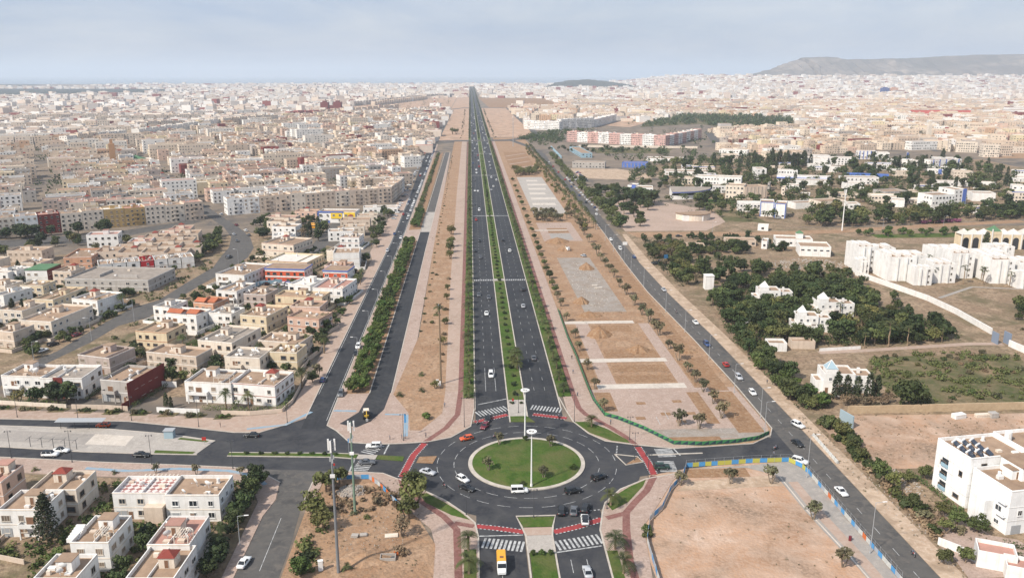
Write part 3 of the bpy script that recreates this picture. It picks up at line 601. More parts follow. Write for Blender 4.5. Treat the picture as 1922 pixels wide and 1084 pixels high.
PR = {}
PR['ficus'] = [broad_proto(s, 3.0, 2.7, 2.3, 1.7, 13, 62, .34, 'ficus') for s in (1,2,3)]
PR['dark'] = [broad_proto(s, 4.2, 3.4, 3.0, 2.4, 15, 66, .42, 'dark') for s in (4,5,6)]
PR['mid'] = [broad_proto(s, 4.0, 3.4, 2.6, 2.3, 14, 60, .40, 'shrub') for s in (7,8,9)]
PR['acacia'] = [broad_proto(s, 4.6, 3.8, 2.4, 2.6, 14, 44, .40, 'acacia', stems=2) for s in (10,11,12)]
PR['olive'] = [broad_proto(s, 2.6, 1.55, 1.1, 1.6, 8, 34, .24, 'olive', 'bark_pale', stems=3) for s in (13,14,15)]
PR['dry'] = [broad_proto(s, 3.6, 3.0, 2.2, 2.0, 10, 30, .34, 'dry', 'bark_pale', stems=3) for s in (16,17)]
PR['dark2'] = [broad_proto(s, 4.6, 2.9, 3.6, 2.2, 15, 60, .40, 'dark', stems=2) for s in (44,45)]
PR['ball'] = [shrub_proto(18, .95, 1.7, 7, 60, .17, 'dark'), shrub_proto(19, .95, 1.7, 7, 60, .17, 'ficus')]
PR['shrub'] = [shrub_proto(s, 1.5, 1.7, 8, 40, .26, 'shrub') for s in (20,21)] + [shrub_proto(22, 1.6, 1.6, 8, 36, .26, 'olive')]
PR['scrub'] = [shrub_proto(s, 1.6, 1.2, 7, 30, .26, k) for s, k in ((23,'acacia'),(24,'olive'),(25,'dark'))]
PR['dryshrub'] = [shrub_proto(s, 1.4, 1.4, 7, 30, .22, 'dry') for s in (26,27)]
PR['cypress'] = [cone_proto(s, 8.5, 1.5, 150, .30, 'cypress') for s in (28,29)]
PR['araucaria'] = [cone_proto(30, 11, 3.0, 0, .24, 'cypress', 13, 1.6)]
PR['palm'] = [palm_proto(s, 2.8, 3.0, 21, .5) for s in (31,32,33)]
PR['palm_tall'] = [palm_proto(s, 5.6, 2.7, 22, .6) for s in (34,35)]
PR['fan_palm'] = [palm_proto(s, 7.5, 2.2, 26, .5, fan=True) for s in (36,37)]
PR['palm_low'] = [palm_proto(s, .7, 1.7, 18, .5, tr=.2) for s in (38,39)]
PR['tuft'] = [shrub_proto(40, .75, .95, 5, 34, .17, 'dark')]
PR['bougain'] = [shrub_proto(41, 2.2, 2.0, 9, 50, .3, 'purple')]
NAMES = dict(ficus='street_tree', dark='dark_tree', dark2='evergreen_tree', mid='green_tree', acacia='acacia_tree', olive='olive_tree', dry='dry_tree', ball='round_bush', shrub='shrub', scrub='scrub_bush', dryshrub='dry_bush',
             cypress='cypress_tree', araucaria='araucaria_tree', palm='date_palm', palm_tall='date_palm', fan_palm='fan_palm', palm_low='young_palm', tuft='small_bush', bougain='bougainvillea')
CATS = dict(ball='bush', shrub='shrub', scrub='bush', dryshrub='bush', palm='palm tree', palm_tall='palm tree', fan_palm='palm tree', palm_low='palm tree', tuft='bush', bougain='shrub')
def plant(kind, x, y, s=1, label=None, group=None, z=0.05, sz=None):
    pr = rnd.choice(PR[kind]); s = s*rnd.uniform(.9, 1.1)
    r = thing(NAMES[kind], label, CATS.get(kind, 'tree'), (x,y,z), rnd.uniform(0, 6.28), group, (s, s, s*(sz or rnd.uniform(.92,1.1))))
    for n, me in pr: link(n, me, r)
    return r

# rows along the avenue
for k in range(96):
    y = 257 + k*11.6
    if y > 1330: break
    plant('palm', -1.7+rnd.uniform(-.4,.4), y+rnd.uniform(-.8,.8), rnd.uniform(.92,1.15), 'date palm in the row on the grass verge between red cycle track and western carriageway', 'palms of the western avenue verge')
    plant('palm', 29.9+rnd.uniform(-.4,.4), y+3+rnd.uniform(-.8,.8), rnd.uniform(.92,1.15), 'date palm in the row on the grass verge along the outer edge of eastern carriageway', 'palms of the eastern avenue verge')
for k in range(76):
    y = 258 + k*8.8
    plant('tuft', 13.7+rnd.uniform(-.3,.3), y, rnd.uniform(1.1,1.8), 'small dark bush on the avenue median lawn', 'bushes on the avenue median')
for k in range(7): plant('palm_tall' if k%2 else 'palm', 14.6+rnd.uniform(-1.4,1.4), 283+k*1.3, rnd.uniform(.8,1.1), 'tall date palm in the clump on the median just beyond the roundabout', 'palm clump on the median')
for k in range(26):
    plant('palm_low' if k%3 else 'ball', 13.7+rnd.uniform(-.6,.6), 640+k*25, 1.1, 'low plant on the far stretch of the avenue median', 'plants on the far median')
# palms and bushes of the junction
for x, y, l in ((-1.6,165.4,'date palm on verge beside crosswalk, west of the yellow minibus'),(-1.5,156.6,'date palm at the picture\'s bottom edge, west of the yellow minibus'),(31.2,164.6,'date palm on verge by the southern crosswalk, east side'),(31.4,155.2,'date palm at the picture\'s bottom edge, east of the silver car')):
    plant('palm', x, y, 1.15, l)
plant('palm', 35.4, 231.5, 1.0, 'date palm on the north-east corner lawn of the roundabout'); plant('palm', 33.4, 184, 1.15, 'date palm on the south-east corner lawn of the roundabout')
for x, y, l in ((7.1,219.6,'at the back, beside the motorcycle'),(21.6,217.4,'at the back, east of the white masts'),(3.7,203.4,'west of the bare patch'),(18,198.6,'in front, east of the near white mast')):
    plant('olive', x, y, .95, 'small gnarled tree on the roundabout lawn, '+l, z=.5)
for x, y, l in ((3,209.2,'western'),(26.5,203.6,'eastern'),(12.2,194.9,'front'),(14.8,222.2,'rear')): plant('ball', x, y, .95, f'clipped round bush at the {l} edge of the roundabout lawn', z=.4)
for k in range(3): plant('ball', 12.6+2*k, 163.2, .8, ('western','middle','eastern')[k]+' of three clipped bushes on the southern median end', z=.14)
plant('ball', -14.6, 239.5, 1.5, 'single round green tree on the pink pavement northwest of the roundabout')
for x in (12.2,15.2): plant('tuft', x, 250.5, 1.1, 'low bush on median paving by the northern crosswalk', 'bushes by the northern crosswalk')
for x, y in ((-39,216),(-42,216.2),(-45.5,216.6),(-49,216.9),(-52.5,217),(-56,217.2),(-60,217.4),(-64,217.7)): plant('tuft', x, y, 1.1, 'low green bush in the hedge row on the west road median', 'hedge row of the west road median', sz=.8)
# planting strip between frontage road and unopened road
y = 264
while y < 1130:
    if not 518 < y < 570:
        for xx in ((-40.6,-37.6) if y < 640 else (-40.5,)):
            dx = -(y-500)*.0045 if y > 500 else 0
            if rnd.random() < .93: plant('ficus' if y < 640 else 'shrub', xx+dx+rnd.uniform(-.5,.5), y+rnd.uniform(-1,1), rnd.uniform(.66,.98) if y < 640 else 1.5, 'leafy green tree in the planting strip beside the unopened road' if y < 640 else 'low shrub in the planting strip far along the frontage road', 'planting strip trees' if y < 640 else 'planting strip shrubs')
    y += 4.7 if y < 640 else 8
# earth strip west of the walkway
for kd, x, y, s in (('palm_low',-17.5,262.6,1.1),('palm_low',-24.6,258.8,1.2),('acacia',-13,265,.45),('palm_low',-16,354,1.3),('palm_low',-18.4,278,1),('shrub',-17.6,342,.8),('acacia',-11.8,340,.5),('acacia',-12.2,380,.5),('acacia',-12.4,398,.45),('acacia',-12.2,312,.5),('acacia',-12.8,505,.9),('acacia',-13.2,488,.8),('acacia',-14,545,.9),('acacia',-12.8,470,.7),('dryshrub',-11.6,300,.8),('dryshrub',-11.6,292,.7),('dryshrub',-11.8,325,.9),('dryshrub',-12.1,362,1),('dryshrub',-12.3,420,1),('scrub',-19,430,.7),('scrub',-20.6,395,.6),('acacia',-32,1500,1.6),('acacia',-26,1510,1.5)):
    plant(kd, x, y, s, {'palm_low':'young palm growing from the bare earth strip west of the walkway','acacia':'thin green tree on the bare earth strip beside the walkway'}.get(kd, 'dry bush on the bare earth strip beside the walkway'), 'growth on the earth strip')
for k in range(60):
    plant('dryshrub' if k%2 else 'scrub', -21.5-.0035*(k*14)+rnd.uniform(-.8,.8), 330+k*13, rnd.uniform(.35,.7), 'little dry bush at the west edge of the earth strip', 'edge weeds of the earth strip')
# olives of the new park
for k, (x, y) in enumerate(((40.6,243),(41,262.5),(41,281),(40.6,302),(40.8,318),(40,342),(40.4,366),(40,378),(40.2,392),(40,405),(40.2,420),(39.8,437),(40,452),(39.8,470),(40,488),(40.2,506),(40.2,528),(40.4,552),(40.4,580),(40.5,605),(40.6,640),(40.8,672),(41,706),(41,740),(41,780),(41.2,830))):
    plant('olive' if k < 8 else 'mid', x, y, 1.15 if k < 8 else .6, 'olive tree beside the green hoarding of the new park' if k < 8 else 'bushy tree in the row between walkway and building plots', 'park trees beside the walkway')
for k, (x, y) in enumerate(((62,231),(67.5,228.5),(76.5,236),(77.2,247.5),(76.8,258),(76.6,267),(76.4,277),(76.2,290),(75.6,303),(75.8,320.5),(75.2,329),(75.6,340),(74.6,350),(74.2,366),(73.8,385),(73.4,400),(74,420),(73.6,432),(73.5,446),(73.4,460),(73.6,477),(73.8,495),(74,515),(74.2,540),(74.5,565),(74.6,590),(74.8,615),(75,640))):
    plant('olive', x, y, rnd.uniform(1.25,1.7), 'spreading olive tree in the park row towards the lamp-lined road', 'park olives towards the road')
for k in range(34): plant('olive', 46+rnd.uniform(0,30), 592+rnd.uniform(0,32), rnd.uniform(1.3,1.8), 'olive tree in the grove between park slabs', 'olive grove')
for k in range(24): plant('acacia', 44+rnd.uniform(0,30), 870+rnd.uniform(0,50), rnd.uniform(.8,1.1), 'tree in the far grove of the park', 'far park grove')
for k in range(70):
    y = 560+k*9.4
    plant('palm_tall', 84.8+rnd.uniform(-.6,.6), y, rnd.uniform(.9,1.2), 'tall palm in the double row beside the road right of the park', 'palms beside the park road')
    if k % 2 == 0: plant('palm_tall', 78.8+rnd.uniform(-.8,.8), y+4, rnd.uniform(.9,1.15), 'tall palm in the double row beside the road right of the park', 'palms beside the park road')
for x, y, s in ((53.2,194.6,1.35),(66.3,194.8,1.25),(77,194.2,1.4),(81.2,176.6,1.35),(78.5,156.2,1.1),(41,172.5,1.3)): pass
for x, y, l in ((53.2,193.6,'at the lawn-side end of the sand band'),(66.3,193.8,'in the middle of the sand band'),(77,193.4,'at the road end of the sand band'),(80.8,175.2,'beside the grey pavement of the pink earth lot'),(79.2,155.4,'at the bottom of the pink earth lot')):
    plant('olive', x, y, 1.3, 'olive tree '+l)
plant('shrub', 39.6, 169.6, 1.0, 'bush growing through the hoarding of the pink earth lot'); plant('shrub', 39.9, 172, .9, 'taller bush growing through the hoarding of the pink earth lot')
# trees of the south-west lot
for kd, x, y, s, l in (('mid',-38,194.6,1.0,'broad green tree at the street corner of the rubble lot'),('mid',-35.2,198.2,.8,'lower green tree behind the corner tree of the rubble lot'),('acacia',-38.6,181.5,.95,'loose-crowned tree beside the grey street, middle of the rubble lot'),('acacia',-35.6,176,.85,'thin tree at the side of the rubble lot'),('scrub',-38.5,169,1.5,'tangled bush along the street side of the rubble lot'),('scrub',-37.6,163.5,1.4,'tangled bush in front of the rubble lot'),('ficus',-37.4,157.6,1,'green tree at the bottom edge beside the rubble lot'),
                       ('mid',-15.8,195,.95,'dense green tree at the roundabout end of the rubble lot'),('acacia',-14.8,184.5,1.0,'loose olive-green tree beside the pink walkway'),('acacia',-16.5,180,.9,'wispy tree behind the pink walkway'),('dry',-17,172.5,.8,'half-dry tree beside the cable pit'),('dryshrub',-24,188,1.2,'dry brushwood in the rubble lot'),('dryshrub',-21.4,190.4,1.3,'dry brushwood beside the rubble heap'),('dryshrub',-19.5,186.6,1.1,'grey brushwood under the loose olive-green tree'),('scrub',-29.4,183,.7,'green scrub at the foot of the green mast'),('scrub',-26,181,.7,'dark bush east of the green mast'),('palm_low',-27.8,159.6,1,'spiky plant at the foot of the grey mast'),('dryshrub',-16.6,165,1.2,'dry bush at the walkway in front of the lot')):
    plant(kd, x, y, s, l)
# bushes on the pavement by the first villas
for k, (x, y, s) in enumerate(((-57.2,201,1.0),(-55.6,198,1.15),(-57.4,195,1.1),(-55.8,192,1.2),(-57,188.4,1.1),(-56,185,1.15),(-57,181.4,1.1),(-56.2,178,1.0),(-56.2,174,.9),(-56.4,166,1.2),(-56,162,1.1),(-56.6,158,1.2))):
    plant('dark', x, y, s*.62, 'dense dark green tree in the garden row beside the side street', 'garden row by the side street')
plant('araucaria', -96.4, 172.6, 1.05, 'tall tiered conifer in front of the white balcony villa')
for x, y, l in ((-58.4,168,'palm beside the pink-roofed villa near the side street'),(-57.2,170,'second palm beside the pink-roofed villa')): plant('palm_tall', x, y, .8, l)
for x, y, s in ((-77.4,187,.8),(-74.6,173.6,.75),(-73.6,168,.8),(-75.4,178.6,.7),(-88.5,178,.9),(-90,171,.8),(-92,164,.9),(-93,157,.9),(-106,170,.8),(-110,169,.8),(-102,168.4,.8),(-84,195.4,.7),(-80.5,196.4,.7),(-92,199,.7),(-75,160,.7),(-74,155,.7),(-112,176,.9),(-118,184,.9)): plant('dark' if rnd.random() < .6 else 'shrub', x, y, s*.8, 'garden tree between the flat-roofed villas south of the west road', 'gardens south of the west road')
for x, y in ((-126,209.5),(-118,210),(-96,207.3),(-85,207),(-74,205.5),(-62,204.5)): plant('palm_low' if x < -90 else 'olive', x, y, .8, 'young street tree on the pavement south of the west road', 'young trees south of the west road')

# ---------------------------------------------------------------- building materials and kit
def wallmat(n, c): M['w_'+n] = mat('wall_'+n, c, .88, tuple(t*.84 for t in c), .38, .2, per=.05, detail=6, streak=.17)
for n, c in dict(bright=(.86,.855,.84), white=(.78,.76,.73), cream=(.70,.61,.51), beige=(.60,.49,.395), yellow=(.68,.56,.39), pink=(.60,.42,.33), salmon=(.56,.31,.20), grey=(.42,.39,.36), pinkgrey=(.46,.38,.34),
                 darkred=(.17,.035,.03), red=(.48,.03,.035), orangered=(.56,.10,.045), blue=(.09,.17,.48), skyblue=(.30,.44,.52), ochre=(.48,.33,.15), rose=(.58,.37,.33), navy=(.04,.07,.25), brightyellow=(.75,.52,.04), brown=(.22,.11,.08), minaret=(.42,.24,.13)).items(): wallmat(n, c)
def roofmat(n, c, v): M['r_'+n] = mat('roof_'+n, c, .92, v, .35, .2, per=.10, detail=6)
for n, c, v in (('tan',(.33,.23,.16),(.24,.165,.115)), ('grey',(.31,.265,.225),(.21,.18,.155)), ('pink',(.42,.23,.185),(.33,.19,.15)), ('white',(.62,.58,.53),(.52,.48,.43)), ('green',(.08,.17,.09),(.12,.22,.12)), ('terracotta',(.42,.14,.07),(.34,.11,.06)), ('redhut',(.24,.055,.042),(.18,.045,.035))): roofmat(n, c, v)
m = bpy.data.materials.new('roof_checker'); m.use_nodes = True; t = m.node_tree; ck = t.nodes.new('ShaderNodeTexChecker'); tcn = t.nodes.new('ShaderNodeTexCoord'); mpn = t.nodes.new('ShaderNodeMapping')
mpn.inputs['Rotation'].default_value = (0,0,.785); ck.inputs['Scale'].default_value = .85; ck.inputs['Color1'].default_value = (.66,.58,.54,1); ck.inputs['Color2'].default_value = (.30,.13,.11,1)
t.links.new(tcn.outputs['Object'], mpn.inputs['Vector']); t.links.new(mpn.outputs['Vector'], ck.inputs['Vector']); t.links.new(ck.outputs['Color'], t.nodes['Principled BSDF'].inputs['Base Color']); M['r_checker'] = m
M['glass'] = mat('window_glass', (.030,.036,.044), .12, spec=.6, per=.5)
M['frame'] = mat('window_frame', (.50,.45,.39), .6, per=.2); M['shutter'] = mat('shutter', (.20,.15,.11), .7, per=.4)
M['wood'] = mat('wood', (.16,.085,.05), .7, (.22,.12,.07), 2); M['metal_white'] = mat('metal_white', (.72,.71,.69), .5, per=.1); M['metal_grey'] = mat('metal_grey', (.34,.35,.36), .45, spec=.5)
M['metal_dark'] = mat('metal_dark', (.06,.065,.07), .5); M['solar'] = mat('solar_panel', (.03,.04,.06), .15, spec=.7); M['trim_blue'] = mat('trim_blue', (.09,.15,.42), .7)
# unit window: 1 wide, 1 high, facing -y; frame stands proud, pane set back in it
def window_mesh(fm, gm, bars):
    b = MB()
    for x0, x1, z0, z1 in ((-.5,-.42,-.5,.5),(.42,.5,-.5,.5),(-.42,.42,.42,.5),(-.42,.42,-.5,-.42)): b.box(x0,x1,-.09,.02,z0,z1,0)
    for k in range(bars): x = -.42+.84*(k+1)/(bars+1); b.box(x-.025,x+.025,-.06,.02,-.42,.42,0)
    b.face([(-.42,-.02,-.42),(.42,-.02,-.42),(.42,-.02,.42),(-.42,-.02,.42)], 1)
    b.box(-.56,.56,-.16,.02,-.57,-.5,0)
    return b.mesh('window', [fm, gm])
WIN = [window_mesh(M['frame'], M['glass'], 1), window_mesh(M['metal_white'], M['glass'], 1), window_mesh(M['shutter'], M['glass'], 0), window_mesh(M['frame'], M['shutter'], 2)]
b = MB(); b.box(-.5,.5,-.05,.02,0,1,0); b.box(-.42,.42,-.075,-.05,.06,.94,1); DOOR = b.mesh('door', [M['frame'], M['wood']])
b = MB(); b.box(-.5,.5,-.05,.02,0,1,0)
for k in range(5): b.box(-.47,.47,-.075,-.05,.05+k*.185,.2+k*.185,0)
GARAGE = b.mesh('garage_door', [M['metal_grey']])
b = MB()
for k in range(4):
    r0, r1 = .62*k/4, .62*(k+1)/4
    for j in range(14):
        a0, a1 = 2*pi*j/14, 2*pi*(j+1)/14
        f = lambda r, a: (r*cos(a), -.30+.42*r*r-.25*r*sin(a)*0, 1.15+r*sin(a)*.92)
        b.face([(r0*cos(a0), .55*r0*r0-.2-.30*r0*sin(a0), 1.15+.9*r0*sin(a0)), (r0*cos(a1), .55*r0*r0-.2-.30*r0*sin(a1), 1.15+.9*r0*sin(a1)), (r1*cos(a1), .55*r1*r1-.2-.30*r1*sin(a1), 1.15+.9*r1*sin(a1)), (r1*cos(a0), .55*r1*r1-.2-.30*r1*sin(a0), 1.15+.9*r1*sin(a0))])
b.tube((0,.25,0), (0,0,1.1), .05, .05, 6); b.tube((0,0,.75), (0,-.75,1.0), .02, .02, 4); b.box(-.06,.06,-.82,-.7,.94,1.08)
DISH = b.mesh('satellite_dish', [M['metal_white']])
b = MB(); b.tube((0,0,.35), (0,0,1.5), .5, .5, 12); b.box(-.5,.5,-.5,.5,0,.35); TANK = b.mesh('water_tank', [M['metal_white']])
b = MB(); b.loft([[(-.95,-.8,.25),(.95,-.8,.25),(.95,.55,1.15),(-.95,.55,1.15)],[(-.95,-.84,.31),(.95,-.84,.31),(.95,.51,1.21),(-.95,.51,1.21)]], 0); b.tube((-1.0,.75,1.25),(1.0,.75,1.25),.26,.26,10,1); 
for sx in (-.8,.8): b.tube((sx,.7,0),(sx,.7,1.1),.03,.03,4,1); b.tube((sx,-.7,0),(sx,-.7,.3),.03,.03,4,1)
SOLAR = b.mesh('solar_heater', [M['solar'], M['metal_white']])

def shell_mb(w, d, h, par=.9, t=.22, m=0, mt=1):
    """Four walls up to the parapet, its coping and inner faces, and the sunk roof terrace."""
    b = MB(); x, y = w/2, d/2; xi, yi = x-t, y-t; zr = h-par
    o = [(-x,-y),(x,-y),(x,y),(-x,y)]; n = [(-xi,-yi),(xi,-yi),(xi,yi),(-xi,yi)]
    for k in range(4):
        a, c, e, f = o[k], o[(k+1)%4], n[(k+1)%4], n[k]
        b.face([(*a,0),(*c,0),(*c,h),(*a,h)], m); b.face([(*a,h),(*c,h),(*e,h),(*f,h)], m); b.face([(*e,zr),(*f,zr),(*f,h),(*e,h)], m)
    return b, [(p[0],p[1],zr) for p in n]
def pyramid(b, x0, x1, y0, y1, z, h, m=0, ov=.25):
    x0 -= ov; x1 += ov; y0 -= ov; y1 += ov; c = ((x0+x1)/2, (y0+y1)/2, z+h); q = [(x0,y0,z),(x1,y0,z),(x1,y1,z),(x0,y1,z)]
    for k in range(4): b.face([q[k], q[(k+1)%4], c], m)
    b.face(q[::-1], m)
def faces_of(w, d): return ((0,-1,w,0), (1,0,d,pi/2), (-1,0,d,-pi/2))     # front, right side, left side: outward x, y, length, turn
def put_windows(r, w, d, h, single, R, n_floor, dens=3.3, ww=1.6, wh=1.4, style=None, skip_ground=False, sides=(0,1,2)):
    st = R.randrange(4) if style is None else style; joint = MB(); fl = (h-.9)/n_floor
    for si, (ox, oy, ln, rot) in enumerate(faces_of(w, d)):
        if si not in sides: continue
        nw = max(1, int(ln/dens))
        for f in range(n_floor):
            if skip_ground and f == 0: continue
            for k in range(nw):
                if R.random() < (.12 if si == 0 else .3): continue
                t = (k+.5)/nw*ln-ln/2+R.uniform(-.25,.25)*(dens/3.3); zz = fl*(f+.56)
                sw_, sh_ = ww*R.choice((.75,1,1,1.3)), wh*R.choice((.8,1,1,1.1))
                px, py = (t, -d/2-.01) if si == 0 else ((w/2+.01, t) if si == 1 else (-w/2-.01, -t))
                if single:
                    link('window', WIN[st], r, (px,py,zz), rot, (sw_,1,sh_))
                else:
                    c, s_ = cos(rot), sin(rot)
                    def T(x, y, z): return (px+x*c-y*s_, py+x*s_+y*c, zz+z)
                    a, e = sw_/2, sh_/2
                    joint.face([T(-a,-.05,-e),T(a,-.05,-e),T(a,-.05,e),T(-a,-.05,e)], 0)
                    for (xa,xb,za,zb) in ((-a-.1,a+.1,-e-.14,-e),): joint.face([T(xa,-.14,za),T(xb,-.14,za),T(xb,-.14,zb),T(xa,-.14,zb)], 1); joint.face([T(xa,-.14,zb),T(xb,-.14,zb),T(xb,0,zb),T(xa,0,zb)], 1)
                    joint.face([T(-a,-.05,e),T(a,-.05,e),T(a,0.0,e+.12),T(-a,0.0,e+.12)], 1)
    if joint.f:
        o = joint.build('windows', [M['shutter'] if st == 3 else M['glass'], M['frame']], r); o['kind'] = 'stuff'
def house(x, y, w, d, h, ang, wall, roof, feats, label, name='villa', cat='house', group=None, single=True, seed=0, floors=None, dens=3.3, z=0.0):
    R = random.Random(seed or int(x*7+y*13)); fs = feats.split()
    r = thing(name, label, cat, (x,y,z), radians(ang), group)
    b, rp_ = shell_mb(w, d, h); b.build('wall', M['w_'+wall], r)
    zr = h-.9; b = MB(); b.face(rp_); b.build('roof_terrace', M['r_'+roof], r)
    nf = floors or max(1, round((h-.9)/3.05))
    if 'n' not in fs: put_windows(r, w, d, h, single, R, nf, dens, 1.6 if single else 1.35, 1.4 if single else 1.25, style=0 if 'a' in fs else None)
    if single:
        b = MB()
        for zc in [zr-.05+.9-.22] + [(h-.9)/nf*k for k in range(1,nf)]:
            b.box(-w/2-.06,w/2+.06,-d/2-.06,-d/2,zc,zc+.16); b.box(w/2,w/2+.06,-d/2-.06,d/2,zc,zc+.16); b.box(-w/2-.06,-w/2,-d/2,d/2,zc,zc+.16)
        b.build('cornice', M['r_terracotta'] if 'r' in fs else M['w_'+('cream' if wall == 'white' else 'white')], r)
        link('door', DOOR, r, (R.uniform(-.3,.3)*w,-d/2-.015,0), 0, (1.1,1,2.15))
        if R.random() < .5: link('garage_door', GARAGE, r, (-w*.36,-d/2-.015,0), 0, (2.5,1,2.3))
    hx, hy = R.uniform(-.22,.22)*w, R.uniform(0,.28)*d
    if 'h' in fs or 'p' in fs:
        b = MB(); b.box(hx-1.6,hx+1.6,hy-1.5,hy+1.5,zr,zr+2.4); hut = b.build('stair_hut', M['w_'+(wall if R.random() < .6 else 'cream')], r)
        b = MB()
        if 'p' in fs: pyramid(b, hx-1.6,hx+1.6,hy-1.5,hy+1.5,zr+2.4,1.1)
        else: b.box(hx-1.75,hx+1.75,hy-1.65,hy+1.65,zr+2.4,zr+2.56)
        b.build('hut_roof', M['r_redhut'] if 'p' in fs else M['r_'+('tan' if roof == 'checker' else roof)], hut)
        if single: link('hut_door', DOOR, hut, (hx,hy-1.52,zr), 0, (.9,1,2))
    if single:
        if 'w' in fs or R.random() < .6:
            b = MB(); q = R.uniform(-.2,.3)*w; b.box(q-.08,q+.08,-d/2+.22,d/2-.22,zr,zr+.6); b.build('roof_divider', M['w_'+wall], r)
        if R.random() < .5: link('water_tank', TANK, r, (R.uniform(-.4,.4)*w, R.uniform(.1,.4)*d, zr), 0, (.8,.8,.8))
        for k in range(R.randint(2,4)):
            b = MB(); q, e = R.uniform(-.4,.4)*w, R.uniform(-.4,.4)*d; s_ = R.uniform(.35,.8); b.box(q-s_,q+s_,e-s_*.7,e+s_*.7,zr,zr+R.uniform(.3,.9)); b.build('roof_vent', M['w_'+R.choice(('white','cream','beige'))], r)
    for f in fs:
        if f[0] == 'd':
            for k in range(int(f[1:])+(R.randint(0,2) if single else 0)):
                o = link('satellite_dish', DISH, r, (R.uniform(-.38,.38)*w, R.uniform(-.4,.1)*d, zr), R.uniform(-.9,.6), (R.uniform(1.0,1.6),)*3)
        if f == 'b':
            b = MB(); bw = w*.42; q = R.choice((-1,1))*w*.2; zf = (h-.9)/nf
            b.box(q-bw/2,q+bw/2,-d/2-1.5,-d/2,zf-.12,zf+.04); b.box(q-bw/2,q+bw/2,-d/2-1.5,-d/2-1.38,zf+.04,zf+.95)
            for sx in (-1,1): b.box(q+sx*bw/2-(.12 if sx > 0 else 0),q+sx*bw/2+(.12 if sx < 0 else 0),-d/2-1.38,-d/2,zf+.04,zf+.95)
            b.build('balcony', M['w_'+wall], r)
            b = MB()
            for sx in (-1,1): b.box(q+sx*bw/2-.14-sx*.14,q+sx*bw/2+.14-sx*.14,-d/2-1.42,-d/2-1.16,0,zf-.12)
            b.build('balcony_pillar', M['w_'+wall], r)
            if single: link('balcony_door', DOOR, r, (q,-d/2-.02,zf+.04), 0, (2.2,1,2.1))
        if f == 'P':
            pg = None; px0 = w*.12
            b = MB()
            for sx in (0,1): b.box(px0,w/2-.4,-d/2+.4+sx*3,-d/2+.55+sx*3,zr+2.3,zr+2.45)
            for sx in (0,1):
                for sy in (0,1): b.box(px0+sx*(w/2-.55-px0),px0+.15+sx*(w/2-.55-px0),-d/2+.4+sy*3,-d/2+.55+sy*3,zr,zr+2.3)
            pg = b.build('pergola', M['w_cream'], r)
            n = int((w/2-.4-px0)/.55)
            for k in range(n):
                if k == 0: b = MB(); b.box(-.06,.06,0,3.9,0,.12); sl = b.mesh('slat', [M['w_cream']])
                link('slat', sl, pg, (px0+.2+k*.55,-d/2+.1,zr+2.46))
        if f == 'T':
            for q, e, s_, u in ((-w*.25,-d*.22,w*.42,d*.4),(w*.28,-d*.1,w*.3,d*.5)):
                b = MB(); b.box(q-s_/2,q+s_/2,e-u/2,e+u/2,zr,h+.25); o = b.build('attic', M['w_'+wall], r)
                b = MB(); x0,x1,y0,y1 = q-s_/2-.35,q+s_/2+.35,e-u/2-.35,e+u/2+.35
                b.face([(x0,y0,h+.26),(x1,y0,h+.26),(x1,e,h+1.5),(x0,e,h+1.5)]); b.face([(x1,y1,h+.26),(x0,y1,h+.26),(x0,e,h+1.5),(x1,e,h+1.5)]); b.face([(x1,y0,h+.26),(x1,y1,h+.26),(x1,e,h+1.5)]); b.face([(x0,y1,h+.26),(x0,y0,h+.26),(x0,e,h+1.5)]); b.face([(x0,y0,h+.25),(x0,y1,h+.25),(x1,y1,h+.25),(x1,y0,h+.25)])
                b.build('tiled_roof', M['r_terracotta'], o)
        if f == 'g': b = MB(); b.box(-w/2-.3,w/2+.3,-d/2-.3,d/2+.3,h,h+.2); b.build('roof_rim', M['r_green'], r)
        if f in ('S','S2'):
            b = MB(); b.box(-w/2-.25,w/2+.25,-d/2-.25,d/2+.25,h-.1,h+.45); b.build('roof_rim', M['trim_blue'], r)
            b = MB(); b.box(-w/2-.03,w/2+.03,-d/2-.03,-d/2,.0,1.0); b.build('plinth', M['trim_blue'], r)
            b = MB(); b.box(-w/2-.02,w/2+.02,-d/2-.02,-d/2,h*.42,h*.52); b.box(-w/2-.02,w/2+.02,-d/2-.02,-d/2,h*.86,h-.12); b.build('white_band', M['w_white'], r)
            b = MB(); b.box(w/2,w/2+.03,-d/2,d/2,0,h-.12); b.build('gable', M['w_white'], r)
            b = MB(); b.face([(-w/2,-d/2,h+.46),(w/2,-d/2,h+.46),(w/2,d/2,h+.46),(-w/2,d/2,h+.46)]); b.build('roof_deck', M['r_tan'], r)
    return r
